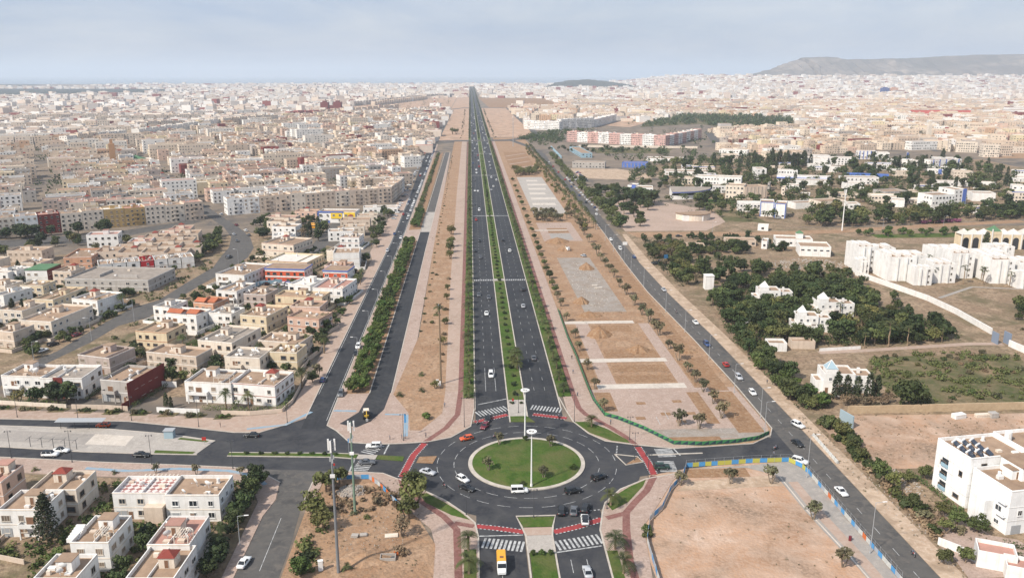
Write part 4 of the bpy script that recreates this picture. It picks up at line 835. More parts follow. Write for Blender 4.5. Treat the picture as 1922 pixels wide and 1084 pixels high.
VILLAS = [
(-79.4,187.4,13.0,8.6,7.0,-3,'white','checker','d2 w','white villa with red and white chequered roof terrace'),
(-66.6,186.5,12.8,10.1,7.0,-3,'white','tan','d3 c','white corner villa with plain tan roof beside the chequered one'),
(-100.7,190.7,11.1,9.8,7.0,-3,'cream','tan','h p','cream villa with small red pyramid roof hut south of west road'),
(-103.6,181.1,10.3,9.4,7.0,-3,'white','tan','b h d1','white villa with round window and balcony behind the tall conifer'),
(-118.5,195.2,6.7,9.4,7.0,-3,'pink','pink','h','pink villa at the picture edge south of the west road'),
(-81.7,167.2,8.2,11.2,7.0,-3,'white','tan','h d1 P','white terrace house with stepped white roof stairs'),
(-82.8,153.0,8.5,8.7,7.0,-3,'white','tan','h d2','white terrace house with red-edged roof at the bottom edge'),
(-64.3,165.0,9.0,11.8,7.5,-3,'white','pink','h P d2','white villa with pink roof terrace and roof pergola'),
(-64.0,153.7,9.6,11.9,7.0,-3,'white','tan','h p d1','white villa with red chimney hut on tan roof at bottom edge'),
(-148.0,271.2,14.3,11.6,7.0,-9,'white','tan','b h d2','white villa with long glazed balcony on west road, beside the red-porched one'),
(-134.5,269.3,13.9,13.1,7.0,-4,'white','grey','b d1','white villa with dark red entrance panel'),
(-113.7,265.4,11.4,14.5,7.5,-14,'grey','tan','d3 b','grey villa with a large dark red side wall'),
(-84.7,262.7,15.8,12.6,7.0,-10,'white','tan','b h P','white villa with glass balcony and pale roof canopies by the hedge'),
(-69.5,260.6,15.9,13.4,7.0,-14,'white','tan','h p d1 r','white villa with orange-rimmed roof and small red roof hut at the corner'),
(-132.4,292.0,13.7,12.6,6.5,-20,'pinkgrey','tan','h','mauve-grey villa behind the white and red villas'),
(-106.5,291.9,20.7,9.6,6.5,-18,'beige','tan','d1 h','long beige villa behind the dark red walled villa'),
(-122.7,319.1,13.5,12.6,7.0,-15,'yellow','tan','r h','pale yellow villa with brown roof rim beside an empty lot'),
(-93.2,309.3,14.4,20.2,7.0,-17,'cream','grey','d2 h b','cream villa with grey flat roof and rear extension'),
(-173.7,342.6,14.8,25.3,7.0,-13,'cream','tan','h d1 b','long cream villa beside the neighbourhood street lamp'),
(-180.0,321.6,8.8,10.2,7.0,-18,'beige','tan','h','beige villa at the picture edge above the street'),
(-211.0,379.9,6.3,15.4,7.0,-20,'white','grey','h','white low villa at the picture edge behind cypresses'),
(-187.8,375.3,10.2,22.8,7.0,-11,'yellow','tan','d1 h','long yellow villa with rooftop dish'),
(-168.7,370.1,14.0,15.3,7.0,-20,'white','tan','h p','white villa with red roof hut beside a palm'),
(-195.1,355.6,13.5,13.5,6.5,-15,'cream','tan','h d1','cream villa behind two cypresses'),
(-215.9,465.2,14.3,24.3,7.0,6,'salmon','tan','d1','salmon villa with arched windows'),
(-221.1,429.0,11.1,13.8,7.0,-2,'white','tan','g','small white villa with green-edged roof and red side wall'),
(-131.2,355.0,8.2,12.2,7.0,-20,'white','grey','h','white half-finished house behind the orange-tiled villa'),
(-119.2,341.6,14.7,10.4,7.0,-18,'white','tan','T b','white villa with orange tiled skirt roof'),
(-115.1,359.6,10.1,11.4,7.0,-20,'salmon','tan','T b','salmon villa with orange tiled roofs'),
(-110.8,383.5,10.8,16.3,7.0,-17,'white','tan','h b','white villa with tall dark arched windows beside tiled roofs'),
(-87.9,341.7,12.2,17.1,7.0,-18,'yellow','tan','h p d1','yellow villa with brown roof hut in the middle of the quarter'),
(-77.0,368.7,22.3,9.7,7.0,-12,'yellow','tan','h d1 r','long yellow villa with curved corner below the white school wall'),
(-67.5,334.6,14.6,11.1,7.0,-20,'pink','tan','r d1','pink villa with orange roof rim near frontage road'),
(-70.9,303.4,17.1,10.4,7.0,-15,'beige','tan','h d1 b','beige villa with ground floor arcade beside two palms'),
(-116.6,420.8,16.0,26.6,7.0,-17,'white','tan','h b d1','white villa at the bend of the neighbourhood street'),
(-94.6,423.0,20.8,11.8,7.0,-9,'orangered','tan','S','orange red school block with blue roof rim'),
(-68.2,417.4,12.8,11.4,7.0,-10,'orangered','tan','S2','small orange red hall with blue roof rim beside the frontage road'),
(-69.3,455.5,14.1,15.2,9.0,4,'white','tan','n','tall blank white house beside the frontage road'),
(-79.6,392.2,11.9,14.1,7.0,-20,'white','white','h','white house with white roof terraces behind the yellow villa'),
(-65.4,387.7,14.6,19.9,7.0,-12,'white','pink','h','white house with red patched roof by frontage road'),
(-109.4,490.1,21.2,21.2,8.0,-20,'cream','tan','r h d1 p','large cream villa with arches and orange roof corners'),
(-97.1,451.4,24.2,21.6,6.0,-15,'yellow','white','r','low yellow building with a white curved roof'),
(-74.2,509.9,12.2,11.9,7.0,-7,'white','tan','h r d1','white villa with brown roof steps at the side street mouth'),
]
for v in VILLAS:
    r = house(*v)
    if 'dark red side wall' in v[9]:
        b = MB(); w, d, h = v[2:5]; b.box(w/2,w/2+.12,-d/2-2.5,d/2+3,0,h+.35); b.box(w/2,w/2+.12,-d/2-6,-d/2-2.5,0,2.2); b.build('side_wall', M['w_darkred'], r)
    if 'red entrance' in v[9]:
        b = MB(); w, d, h = v[2:5]; b.box(-w*.18,w*.04,-d/2-.25,-d/2,0,h+.2); b.build('entrance_panel', M['w_darkred'], r)
    if 'red side wall' in v[9] and 'green' in v[9]:
        b = MB(); w, d, h = v[2:5]; b.box(w/2,w/2+.1,-d/2,d/2,0,h+.3); b.build('side_wall', M['w_darkred'], r)
    if 'stepped white' in v[9]:
        for k in range(6): b = MB(); b.box(-6.2+k*.12,-3.6,-3.2+k*.62,-2.6+k*.62,5.4,6.3+k*.28); b.build('roof_step', M['w_white'], r)
    if 'chequered' in v[9] and 'beside' not in v[9]:
        b = MB(); b.box(1.5,6,-6.4,-4.3,0,4.2); b.build('lean_to', M['w_beige'], r)
        for k in range(9): b = MB(); b.box(-3+k*1.0,-2.7+k*1.0,3.9,6.2,6.4,6.55); b.build('slat', M['w_cream'], r)
# long half-built grey school, white terrace with one red house
r = house(-177.5,418,43,27,6,-8,'grey','grey','', 'long half-finished grey concrete school beside the neighbourhood street', 'school_building', 'building', dens=4.2)
b = MB(); b.box(2,12,-6,-5.6,5.1,6.6); b.box(-8,-7.6,-6,6,5.1,6.4); b.build('raised_slab', M['w_grey'], r)
for k, (wl, lb) in enumerate((('white','white row house at the left end, above the grey school'),('white','white row house second from the left end, above the grey school'),('white','white row house just left of the red one'),('red','bright red row house in the white terrace'),('white','white row house just right of the red one'),('white','white row house second right of the red one'),('white','white row house at the right end of the terrace'))):
    house(-196.5+k*6.3, 444+k*2.7, 6.4, 12, 6.2, 25, wl, 'tan', 'h d1' if k%2 else 'd1', lb, 'row_house', 'house', 'white terrace above the grey school', seed=50+k)
# garden walls and low annexes
def gwall(pts, h, wall, label, t=.22):
    b = MB(); strip_mb(b, pts, t, 0, h); o = b.build('garden_wall', M['w_'+wall]); tag(o, label, 'wall')
gwall([(-100,249.6),(-92,248.2),(-86,247.4)], 1.6, 'white', 'white garden wall in front of the glass-balcony villa')
gwall([(-79,246.6),(-70,245.6),(-60.4,247.2),(-58.8,255),(-58.8,276)], 1.3, 'beige', 'beige garden wall round the corner villa hedge')
gwall([(-128,253.5),(-117,252.5),(-109.5,251)], 1.5, 'beige', 'beige garden wall in front of the dark red walled villa')
gwall([(-158,259.5),(-142,256.5),(-130,254.2)], 1.3, 'cream', 'cream garden wall with hedge in front of the white west road villas')
gwall([(-94,287),(-80,285),(-62,281.5),(-60.5,296)], 1.6, 'beige', 'beige wall of the arcade villa\'s yard')
gwall([(-108,272),(-101,271)], 2, 'white', 'short white wall behind the dark red walled villa')
gwall([(-108,176),(-108,168.5),(-98,165)], 1.2, 'beige', 'low wall of the conifer garden')
gwall([(-112,384),(-108,413),(-96,418)], 2, 'skyblue', 'pale blue wall of the school yard')
# blue white yellow college and neighbours near the frontage road
COLL = house(-96,602,27,14,8,-6,'white','tan','n','white college with bright yellow front panels and blue end','school_building','building',single=False)
b = MB(); b.box(-4,4,-7.4,-7,3.2,7.2); b.box(5.5,13.4,-7.3,-7,2.6,7.6); b.build('yellow_panel', M['w_brightyellow'], COLL); b = MB(); b.box(-13.55,-5,-7.2,-7,0,1.6); b.box(-13.7,-12.9,-7.3,-7,0,8.2); b.box(-13.7,5,-7.3,-7,7.3,8.3); b.build('blue_band', M['trim_blue'], COLL)
put_windows(COLL, 27, 14.8, 8, True, random.Random(5), 2, 4, style=0)
house(-70,640,26,10,5,4,'white','tan','h','low white house with clipped hedge under the apartment row','villa','house',single=False)
MIDV = [(-84,532,16,10,6.5,5,'white','tan','white stepped villa row at the side street'),(-78,548,14,10,6.5,5,'cream','tan','cream villa behind the stepped white row'),(-80,572,20,12,7,3,'beige','tan','beige villa in front of the yellow college'),(-74,590,14,10,7,3,'cream','tan','cream round-windowed villa beside the palms'),(-122,548,16,12,7,-8,'white','tan','white villa with arched windows beside dark conifers'),(-128,568,20,12,7,-8,'cream','tan','cream villa behind the dark conifers'),(-134,592,22,10,6,-8,'beige','pink','low pink-roofed row beside the bend of the street'),(-120,610,16,10,7,-6,'pink','tan','pink villa left of the yellow college'),(-118,520,12,9,6,-8,'white','white','white low annex behind the cream arched villa'),
        (-228,520,18,12,8,10,'white','pink','white three-storey villa on the waste lot'),(-252,478,20,12,7,-4,'beige','tan','beige villa beside the conifer at the waste lot'),(-262,452,18,12,7,-6,'cream','tan','cream villa behind cypresses at the picture edge'),(-240,424,16,12,7,-6,'white','tan','white villa behind the hedge left of the red-walled one')]
for v in MIDV: house(*v[:8], rnd.choice(('h d1','d2 h','h p','h r')), v[8], single=False)
ORD = ['first','second','third','fourth','fifth','sixth','seventh','eighth','ninth','tenth','eleventh','twelfth','thirteenth','fourteenth','fifteenth','sixteenth','seventeenth','eighteenth','nineteenth','twentieth']
# dense tan row houses left of the street bend
k = 0
for iy in range(6):
    for ix in range(4):
        if -205+ix*12.5+iy*3.5 > (-163 if iy < 3 else -170-(iy-3)*6): continue
        house(-205+ix*12.5+iy*3.5, 472+iy*14, 12.3, 13.8, rnd.choice((6.3,6.8,7.4)), 8, rnd.choice(('cream','beige','white','beige')), rnd.choice(('tan','tan','pink')), rnd.choice(('h d1','d2','h','h p')), f'tan courtyard row house, {ORD[iy]} row behind the white terrace, {ORD[ix]} from the left', 'row_house', 'house', 'courtyard row houses west of the bend', single=False, seed=300+k); k += 1
# apartment rows facing the villas
def apartments(p0, p1, n, h, d, walls, base, group, seed, fl=4, name='apartment_block', first=None, dens=3.0):
    R = random.Random(seed); L_ = hypot(p1[0]-p0[0], p1[1]-p0[1]); a = atan2(p1[1]-p0[1], p1[0]-p0[0]); w = L_/n
    for k in range(n):
        t = (k+.5)*w; x, y = p0[0]+cos(a)*t-sin(a)*d/2, p0[1]+sin(a)*t+cos(a)*d/2
        wl = walls[k % len(walls)]; hh = h+R.uniform(-.6,.6)
        nm = {'white':'white','cream':'cream','beige':'beige','ochre':'ochre','darkred':'dark red','pink':'pink','rose':'rose','grey':'grey','pinkgrey':'mauve'}.get(wl, wl)
        pos = ('leftmost' if k == 0 else 'rightmost' if k == n-1 else f'{ORD[k]} from the left')
        r = house(x, y, w-.15, d, hh, math.degrees(a), wl, R.choice(('tan','tan','white','pink')), R.choice(('h d2','h h d1','d2','h d3')), f'{nm} {base}, {pos}', name, 'building', group, single=False, seed=seed*100+k, floors=fl, dens=dens)
        if R.random() < .6:
            b = MB()
            for f in range(1, fl): zz = (hh-.9)/fl*f; b.box(-w*.12,w*.18,-d/2-.9,-d/2,zz,zz+.12); b.box(-w*.12,w*.18,-d/2-.9,-d/2-.8,zz+.12,zz+.9)
            b.build('balconies', M['w_'+wl], r)['kind'] = 'stuff'
ORD = ['first','second','third','fourth','fifth','sixth','seventh','eighth','ninth','tenth','eleventh','twelfth','thirteenth','fourteenth','fifteenth','sixteenth','seventeenth','eighteenth','nineteenth','twentieth']
apartments((-322,540),(-196,614), 11, 13, 14, ['cream','cream','white','darkred','cream','cream','ochre','ochre','cream','cream','beige'], 'apartment house in the row left of the street mouth', 'apartment row west of the street', 3)
apartments((-184,632),(-66,690), 11, 13, 14, ['white','white','beige','beige','cream','beige','beige','cream','beige','beige','beige'], 'apartment house in the long row above the yellow college', 'apartment row above the college', 4)
apartments((-66,692),(-61,762), 5, 13, 16, ['beige','cream','beige','cream','white'], 'apartment house in the row facing the frontage road', 'apartments facing the frontage road', 5)
# pink and white estate, white estate beyond
apartments((152,1330),(286,1226), 9, 16, 14, ['rose','white'], 'estate block in the pink and white front row', 'pink and white estate front', 6, 5, dens=2.6)
apartments((286,1226),(382,1380), 9, 16, 14, ['rose','white'], 'estate block in the pink and white side row', 'pink and white estate side', 7, 5, dens=2.6)
apartments((104,1648),(168,1598), 4, 17, 14, ['white'], 'estate block at the near corner of the far white estate', 'far white estate corner', 8, 5, dens=2.8)
apartments((176,1640),(246,1684), 5, 19, 14, ['white'], 'estate block in the tall row of the far white estate', 'far white estate middle', 9, 6, dens=2.8)
apartments((246,1684),(332,1915), 10, 16, 14, ['white'], 'estate block in the side row of the far white estate', 'far white estate side', 10, 5, dens=2.8)
apartments((116,1880),(104,1650), 12, 14, 14, ['cream','white'], 'house in the row beside the far plots', 'cream row beyond the far plots', 12, 4, dens=2.8)
# campus and hotel wings
CAMPUS = [
(230,764,41.4,13.0,12,-22,'white','g3','long white college block with pale blue window bands'),
(227,703,15.0,15.0,12,-25,'cream','g3','cream college wing with three rows of windows beside the long block'),
(240,701,21.3,14.0,11,12,'beige','s','beige ribbed college wing'),
(223,614,9.9,16.0,11,-18,'white','k','blank white slab building with blue edge lines, set back half'),
(231,606,7.6,16.0,11,-25,'white','kw','blank white slab building with blue edge lines, front half'),
(265,648,22.0,12.0,5,12,'white','n','low white building behind the blue-edged slab'),
(285,695,7.3,12.0,5,-25,'white','w','low white house with blue parapets near the college'),
(294,839,10.1,16.0,11,-3,'white','w','white college block at the end of the blue arcade'),
(330,813,50.9,10.0,6,-20,'white','a','long low building with blue arcade'),
(272,747,1.7,12.0,8,-25,'grey','w','grey college wing with dark stairwell'),
(277,724,3.2,12.0,7,-25,'cream','w','cream low college block beside the grey wing'),
(329,789,32.2,12.0,5,-11,'white','n','long low white building below the blue arcade'),
(228,873,45.9,18.0,5,-10,'white','w','long low school building with white fascia'),
(239,1022,44.1,22.0,4,-16,'white','n','wide flat school canopy roof'),
(400,965,35.4,16.0,9,-25,'white','n','white hall behind the dark cypresses'),
(348,1096,36.4,16.0,7,-25,'white','w','white terrace of houses beside the cypresses'),
(199,552,6.9,6.0,4,-21,'white','w','small white hut beside the brown earth road'),
(180,494,3.4,10.0,5,-25,'white','w','low white outbuilding with blue door beside the hotel'),
(200,501,21.9,12.0,5,-13,'white','w','low white hotel wing with green pyramid turret'),
(202,474,17.4,16.0,6,-14,'white','r','long white hotel wing with a slit window row'),
(167,503,18.5,9.0,4,-9,'beige','w','low pink-roofed shed row behind the trees'),
(131,488,18.1,9.0,4,-8,'beige','w','low pink-roofed shed behind the roadside trees'),
(149,708,13.5,14.0,10,-10,'white','g3','white office house with three window rows'),
(142,723,6.8,14.0,10,-25,'white','u','white office wing with a blue stair tower'),
(135,951,37.1,14.0,7,-14,'grey','w','grey concrete school shell with square openings'),
(146,1115,14,100,6,2,"skyblue",'w','sky blue school building with tan roof'),
(188,952,28.5,14.0,6,-15,'blue','w','school hall with a curved blue front'),
(161,596,14.6,12.0,4,-3,'white','n','low white pavilion beside the round hall'),
(498,1035,22.0,14.0,10,-14,'white','v','white institute block with blue vertical fins'),
(515,1027,13.8,14.0,9,-15,'white','n','blank white institute wing beside blue fins'),
(508,944,31.2,14.0,7,-25,'white','u','long white institute block with blue corner tower'),
(542,938,42.9,12.0,9,12,'white','v','white institute block with square window and blue fins'),
(550,1032,1.7,12.0,8,-25,'white','v','rear institute block with blue fins'),
(430,968,38.1,14.0,9,-9,'white','w','white institute block with slim dark windows'),
(396,894,12.0,10.0,6,-19,'white','n','small white institute annex'),
(377,794,34.1,14.0,7,-9,'white','w','white institute hall with long roof'),
(355,758,17.5,10.0,6,-8,'white','s','low white institute hall with ribs'),
(404,834,41.5,8.0,5,-25,'blue','n','long covered way with blue roof edge'),
(360,697,22.1,16.0,7,12,'grey','s','grey ribbed hall among institute trees'),
(368,639,21.3,16.0,12,12,'white','g3','three-storey white faculty block with window bands'),
(395,663,12.0,18.0,13,12,'white','u','white faculty tower with blue panel'),
(459,772,31.7,10.0,5,-11,'white','w','long low white workshop'),
(479,755,18.4,10.0,6,-24,'white','w','low white workshop with big windows'),
(431,681,17.8,14.0,7,-14,'white','n','white faculty hall behind the tree row'),
(481,710,9.2,12.0,9,-25,'white','w','white villa block beyond the faculty trees'),
(295,627,8.7,12.0,7,-11,'white','w','small white faculty house with black window'),
(282,643,23.0,16.0,7,12,'cream','n','cream faculty hall at the roadside trees'),
(344,652,9.6,12.0,6,-25,'white','n','white gabled hall behind the tree row'),
(516,858,13.5,12.0,6,-25,'white','n','white storage hall in front of the waste ground'),
(497,872,15.2,10.0,5,-25,'white','u','low white hall with blue gable'),
(452,856,14.8,10.0,5,-3,'cream','n','low cream hall by the dark trees'),
(661,1132,2.9,14.0,17,-25,'cream','g5','cream apartment tower at the street mouth'),
(678,1120,25.8,14.0,14,-25,'cream','g4','cream apartment block with dark shop fronts'),
(669,1053,19.5,14.0,16,-12,'cream','g5','cream apartment block projecting towards the waste ground'),
(696,1067,16.9,14.0,14,-3,'beige','g4','beige apartment block beside the waste ground'),
(740,1105,15.2,12.0,8,-3,'cream','w','cream walled villa beyond the apartment blocks'),
(646,1164,59.5,14.0,12,12,'white','g3','white corner house with yellow ground floor at the street'),
]
for x, y, w, d, h, a, wl, ft, lb in CAMPUS:
    nf = int(ft[1]) if ft[0] == 'g' else None
    r = house(x, y, w, d, h, a, wl, 'tan', 'n' if ft in ('n','k','a','s','v','r') else 'x', lb, 'apartment_building' if 'apartment' in lb else 'campus_building', 'building', single=False, floors=nf, dens=2.7 if nf else 3.6)
    if ft[0] == 'k':
        b = MB()
        for sx in (-w/2-.05, w/2-.55): b.box(sx,sx+.6,-d/2-.05,-d/2,0,h+.06)
        b.box(-w/2-.05,w/2+.05,-d/2-.06,-d/2,h-.5,h+.06); b.box(w/2,w/2+.06,-d/2,d/2,h-.5,h+.06); b.build('edge_stripe', M['trim_blue'], r)
    if ft in ('v','u'):
        n = 5 if ft == 'v' else 1
        for k in range(n):
            b = MB(); q = -w/2+w*(k+.5)/n if n > 1 else w*.3; b.box(q-.5*(4-.6*n),q+.5*(4-.6*n),-d/2-.3,-d/2,0,h+.4); b.build('blue_fin', M['trim_blue'], r)
        if ft == 'v': put_windows(r, w, d, h, False, random.Random(int(x)), 2, 3.2)
    if ft in ('a','s','r'):
        n = int(w/3.2)
        for k in range(n):
            b = MB(); q = -w/2+w*(k+.5)/n
            if ft == 'a': b.box(q-.25,q+.25,-d/2-2.4,-d/2-1.9,0,3.2)
            elif ft == 's': b.box(q-.3,q+.3,-d/2-.35,-d/2,0,h)
            else: b.box(q-.9,q+.9,-d/2-.06,-d/2,h*.55,h*.68)
            b.build({'a':'arcade_pillar','s':'rib','r':'window'}[ft], M['glass'] if ft == 'r' else M['w_'+wl], r)
        if ft == 'a': b = MB(); b.box(-w/2,w/2,-d/2-2.6,-d/2,3.2,4.1); b.build('arcade_roof', M['trim_blue'], r)
    if 'pyramid turret' in lb:
        b = MB(); b.box(2,6,0,4,h-.9,h+2.4); tr_ = b.build('turret', M['w_white'], r); b = MB(); pyramid(b,2,6,0,4,h+2.4,1.6); b.build('turret_roof', M['r_green'], tr_)
# fan-shaped lecture hall and round hall
def fan_hall(x, y, r0, a0, a1, h, wl, label, rim):
    r = thing('lecture_hall', label, 'building', (x,y,0))
    pts = [(0,0)]+[(r0*cos(radians(a0+(a1-a0)*k/16)), r0*sin(radians(a0+(a1-a0)*k/16))) for k in range(17)]
    b = MB(); b.prism(pts, 0, h, 0, 0); b.build('wall', M['w_'+wl], r)
    b = MB(); b.prism([(p[0]*1.05,p[1]*1.05) for p in pts], h+.01, h+.5); b.build('roof', M['r_grey' if rim else 'r_tan'], r)
    b = MB()
    for k in range(16 if rim else 0):
        p, q = pts[k+1], pts[k+2]; c = 1.004
        b.face([(p[0]*c,p[1]*c,h*.55),(q[0]*c,q[1]*c,h*.55),(q[0]*c,q[1]*c,h*.8),(p[0]*c,p[1]*c,h*.8)])
    if rim: b.build('windows', M['glass'], r)['kind'] = 'stuff'
    if rim: b = MB(); strip_mb(b, [(p[0]*1.055,p[1]*1.055) for p in pts[1:]], .2, h-.5, h+.1); b.build('blue_rim', M['trim_blue'], r)
fan_hall(176, 730, 34, -100, -10, 6.5, 'white', 'fan-shaped white lecture hall with grey roof and blue rim', True)
fan_hall(163, 602, 13, -170, 0, 4.5, 'cream', 'round hall with grey roof and tan stepped apron', False)

# ---------------------------------------------------------------- white hotel at the bottom right
HA = house(126.9,185.5,16,12,13.4,8,'bright','tan','x','white four-storey apartment hotel covered with rooftop solar heaters','hotel_building','building',floors=4,dens=5.5,seed=77)
for k in range(9): link('solar_heater', SOLAR, HA, (-6.2+(k%3)*2.5+(k//6)*.6, -3.6+(k//3)*2.9, 12.5), .5)
HB = house(130.3,173.4,18,12.2,11.2,8,'bright','tan','h','white lower hotel wing with stepped roof and penthouse','hotel_building','building',floors=3,dens=5.6,seed=78)
b = MB(); b.box(-2,8.8,-1,5.8,10.3,13.6); ph = b.build('penthouse', M['w_bright'], HB); b = MB(); b.box(-2.2,9,-1.2,6,13.6,13.9); b.build('penthouse_roof', M['r_tan'], ph); link('penthouse_door', DOOR, ph, (1,-1.02,10.3), 0, (2.4,1,2.1))
b = MB(); b.box(-11.4,-9.02,-1.5,3.4,0,6.6); b.build('stair_block', M['w_bright'], HB)
for zz in (4.2,7.4):
    b = MB(); b.box(-9.0-.9,-9.0,-5.6,-3.2,zz,zz+.12); b.box(-9.9,-9.82,-5.6,-3.2,zz+.12,zz+1); b.build('balcony', M['w_bright'], HB)
for k in range(3):
    b = MB(); b.box(-8.02-.06,-8.0,1.2,3.4,1.2+k*3.1,3.2+k*3.1); b.build('loggia_glass', M['glass'], HA); b = MB(); b.box(-8.35,-8.02,1.1,3.5,.95+k*3.1,1.75+k*3.1); b.build('loggia_parapet', M['w_skyblue'], HA)
HC = house(146,190,18,14,12.4,8,'bright','tan','x','white rear hotel wing with its own row of solar heaters at the picture edge','hotel_building','building',floors=4,dens=3.6,seed=79)
for k in range(4): link('solar_heater', SOLAR, HC, (-6+k*2.8, -3, 11.5), .5)
b = MB(); b.tube((-8,3,11.5),(-8,3,14),.9,.9,12); b.build('water_drum', M['w_white'], HC)
for x, y, w, d, h, l in ((112.6,155,7.5,5.5,4,'low white gatehouse with sunken roof at the bottom right corner'),(116.5,149.6,9,5,3.4,'low white annex in front of the gatehouse at the picture edge')):
    house(x,y,w,d,h,-25,'white','pink','n',l,'gatehouse','building',single=False)
gwall([(104.5,163),(107.3,159.6),(109.6,153.6)], 1.9, 'white', 'short white hotel entrance wall with pale blue panel')
sheet('hotel_yard', [(104,150),(126,150),(124,164),(119,166),(117,176),(112,176),(106,163)], .03, 'paving_pink')
# hedges of the hotel
def hedge(pts, w, h, label, lm='ficus', z=.05):
    b = MB(); R = random.Random(int(pts[0][0]*10)); 
    for a, c in zip(pts, pts[1:]):
        L_ = hypot(c[0]-a[0], c[1]-a[1]); n = max(2, int(L_/.8))
        for k in range(n):
            t = (k+.5)/n; leaf_blob(b, (a[0]+(c[0]-a[0])*t, a[1]+(c[1]-a[1])*t, h*.55), max(w,h)*.55, 26, .2, R, h/max(w,h))
    o = b.build('hedge', L[lm]); tag(o, label, 'hedge')
hedge([(115.4,197),(117,185),(116.6,176),(117.4,167)], 1.6, 1.6, 'clipped hedge along the foot of the white hotel')
hedge([(119,162),(124,159),(122,155),(117.5,157.6)], 1.4, 1.5, 'clipped hedge round the little hotel lawn at the corner')
hedge([(-85.5,250.4),(-77,248.6),(-66,247.6),(-60.2,249.4),(-60,262)], 2.2, 2.0, 'thick hedge in front of the orange-rimmed corner villa')
hedge([(-158,261),(-146,258.4),(-131,256)], 1.4, 1.7, 'hedge behind the cream wall of the west road villas')
hedge([(-133,304),(-122,303),(-113,309),(-110,320)], 2, 1.8, 'hedge round the pale yellow villa')
hedge([(-108,336),(-100,352),(-96,366)], 2.4, 2.4, 'tall hedge between tiled villas and yellow villas')
hedge([(-240,412),(-224,410),(-214,414)], 2, 2, 'hedge of the small villa with the red side wall')
hedge([(-86,634),(-58,636)], 1.6, 1.6, 'dark clipped hedge under the low white house')

# ---------------------------------------------------------------- pyramid villas in the wood
M['roof_glass'] = mat('roof_glass', (.30,.40,.45), .2, spec=.6)
def pyr_villa(x, y, ang, label, s=1, lower=True, wn=True):
    r = thing('villa', label, 'house', (x,y,0), radians(ang)); R = random.Random(int(x))
    def blk(x0,x1,y0,y1,h,nm='wall'):
        b, rp_ = shell_mb((x1-x0)*s, (y1-y0)*s, h, .6); cx_, cy_ = (x0+x1)/2*s, (y0+y1)/2*s
        b.v = [(q[0]+cx_, q[1]+cy_, q[2]) for q in b.v]; o = b.build(nm, M['w_white'], r)
        t_ = MB(); t_.face([(q[0]+cx_, q[1]+cy_, q[2]) for q in rp_]); t_.build('roof_terrace', M['r_tan'], r); return o
    blk(-7,3,-4,5,7); blk(3.02,9,-3,4,6.2)
    if lower: blk(-9.5,-7.02,-3,3,4.2); blk(-4,2,-7.5,-4.02,3.6)
    b = MB(); b.box(-6.2*s,-2.4*s,-3*s,1*s,6.4,8.2); tw = b.build('turret', M['w_white'], r)
    b = MB(); pyramid(b, -6.2*s,-2.4*s,-3*s,1*s,8.2,2.5,0,.1); b.build('turret_roof', M['roof_glass' if 'glass' in label else 'w_white'], tw)
    for q in ((-6.2,-3),(-2.4,-3),(-2.4,1),(-6.2,1)): b = MB(); b.tube((q[0]*s,q[1]*s,8.15),(-4.3*s,-1*s,10.75),.12,.12,5); b.build('roof_rib', M['w_white'], tw)
    b = MB(); b.box(5*s,5.9*s,1*s,1.9*s,5.6,7.4); b.build('chimney', M['w_white'], r)
    for (px,py,pz) in ((-5,-4.02,5),(-2,-4.02,5),(1,-4.02,5.2),(1,-4.02,1.8),(5,-3.02,4.4),(7.4,-3.02,4.4),(6,-3.02,1.6)): link('window', WIN[1], r, (px*s,py*s,pz), 0, (1.0,1,1.2))
    link('door', DOOR, r, (-6*s,-4.03*s,0), 0, (1.1,1,2.1))
    b = MB(); b.box(-.4*s,2.4*s,-5.1*s,-4.02*s,3.7,3.85); b.box(-.4*s,2.4*s,-5.1*s,-5.0*s,3.85,4.6); b.build('balcony', M['w_white'], r)
pyr_villa(124, 258, -8, 'white villa with glass pyramid turret behind the dark roadside cypresses')
pyr_villa(139, 367, -6, 'white villa with pyramid turret at the back of the wood near the white tower', .95)
pyr_villa(158, 346, -4, 'tall white villa with pyramid turret and palm, middle of the wood')
pyr_villa(140, 325, -10, 'low white villa cluster in front of the tall pyramid villa', .85)
house(117,301,7,6,3.4,-6,'white','tan','n','small white outbuilding with tan roof deep in the roadside trees','outbuilding','building',single=False)
house(128,303,9,5,3.2,-6,'beige','tan','n','small beige shed beside the white outbuilding','outbuilding','building',single=False)
r = thing('water_tower', 'plain square white tower standing in the scrub by the road', 'tower', (117,395,0)); b = MB(); b.box(-2.1,2.1,-2.1,2.1,0,6.8); b.build('wall', M['w_white'], r); b = MB(); b.box(-2.3,2.3,-2.3,2.3,6.8,7.1); b.build('roof', M['w_white'], r)
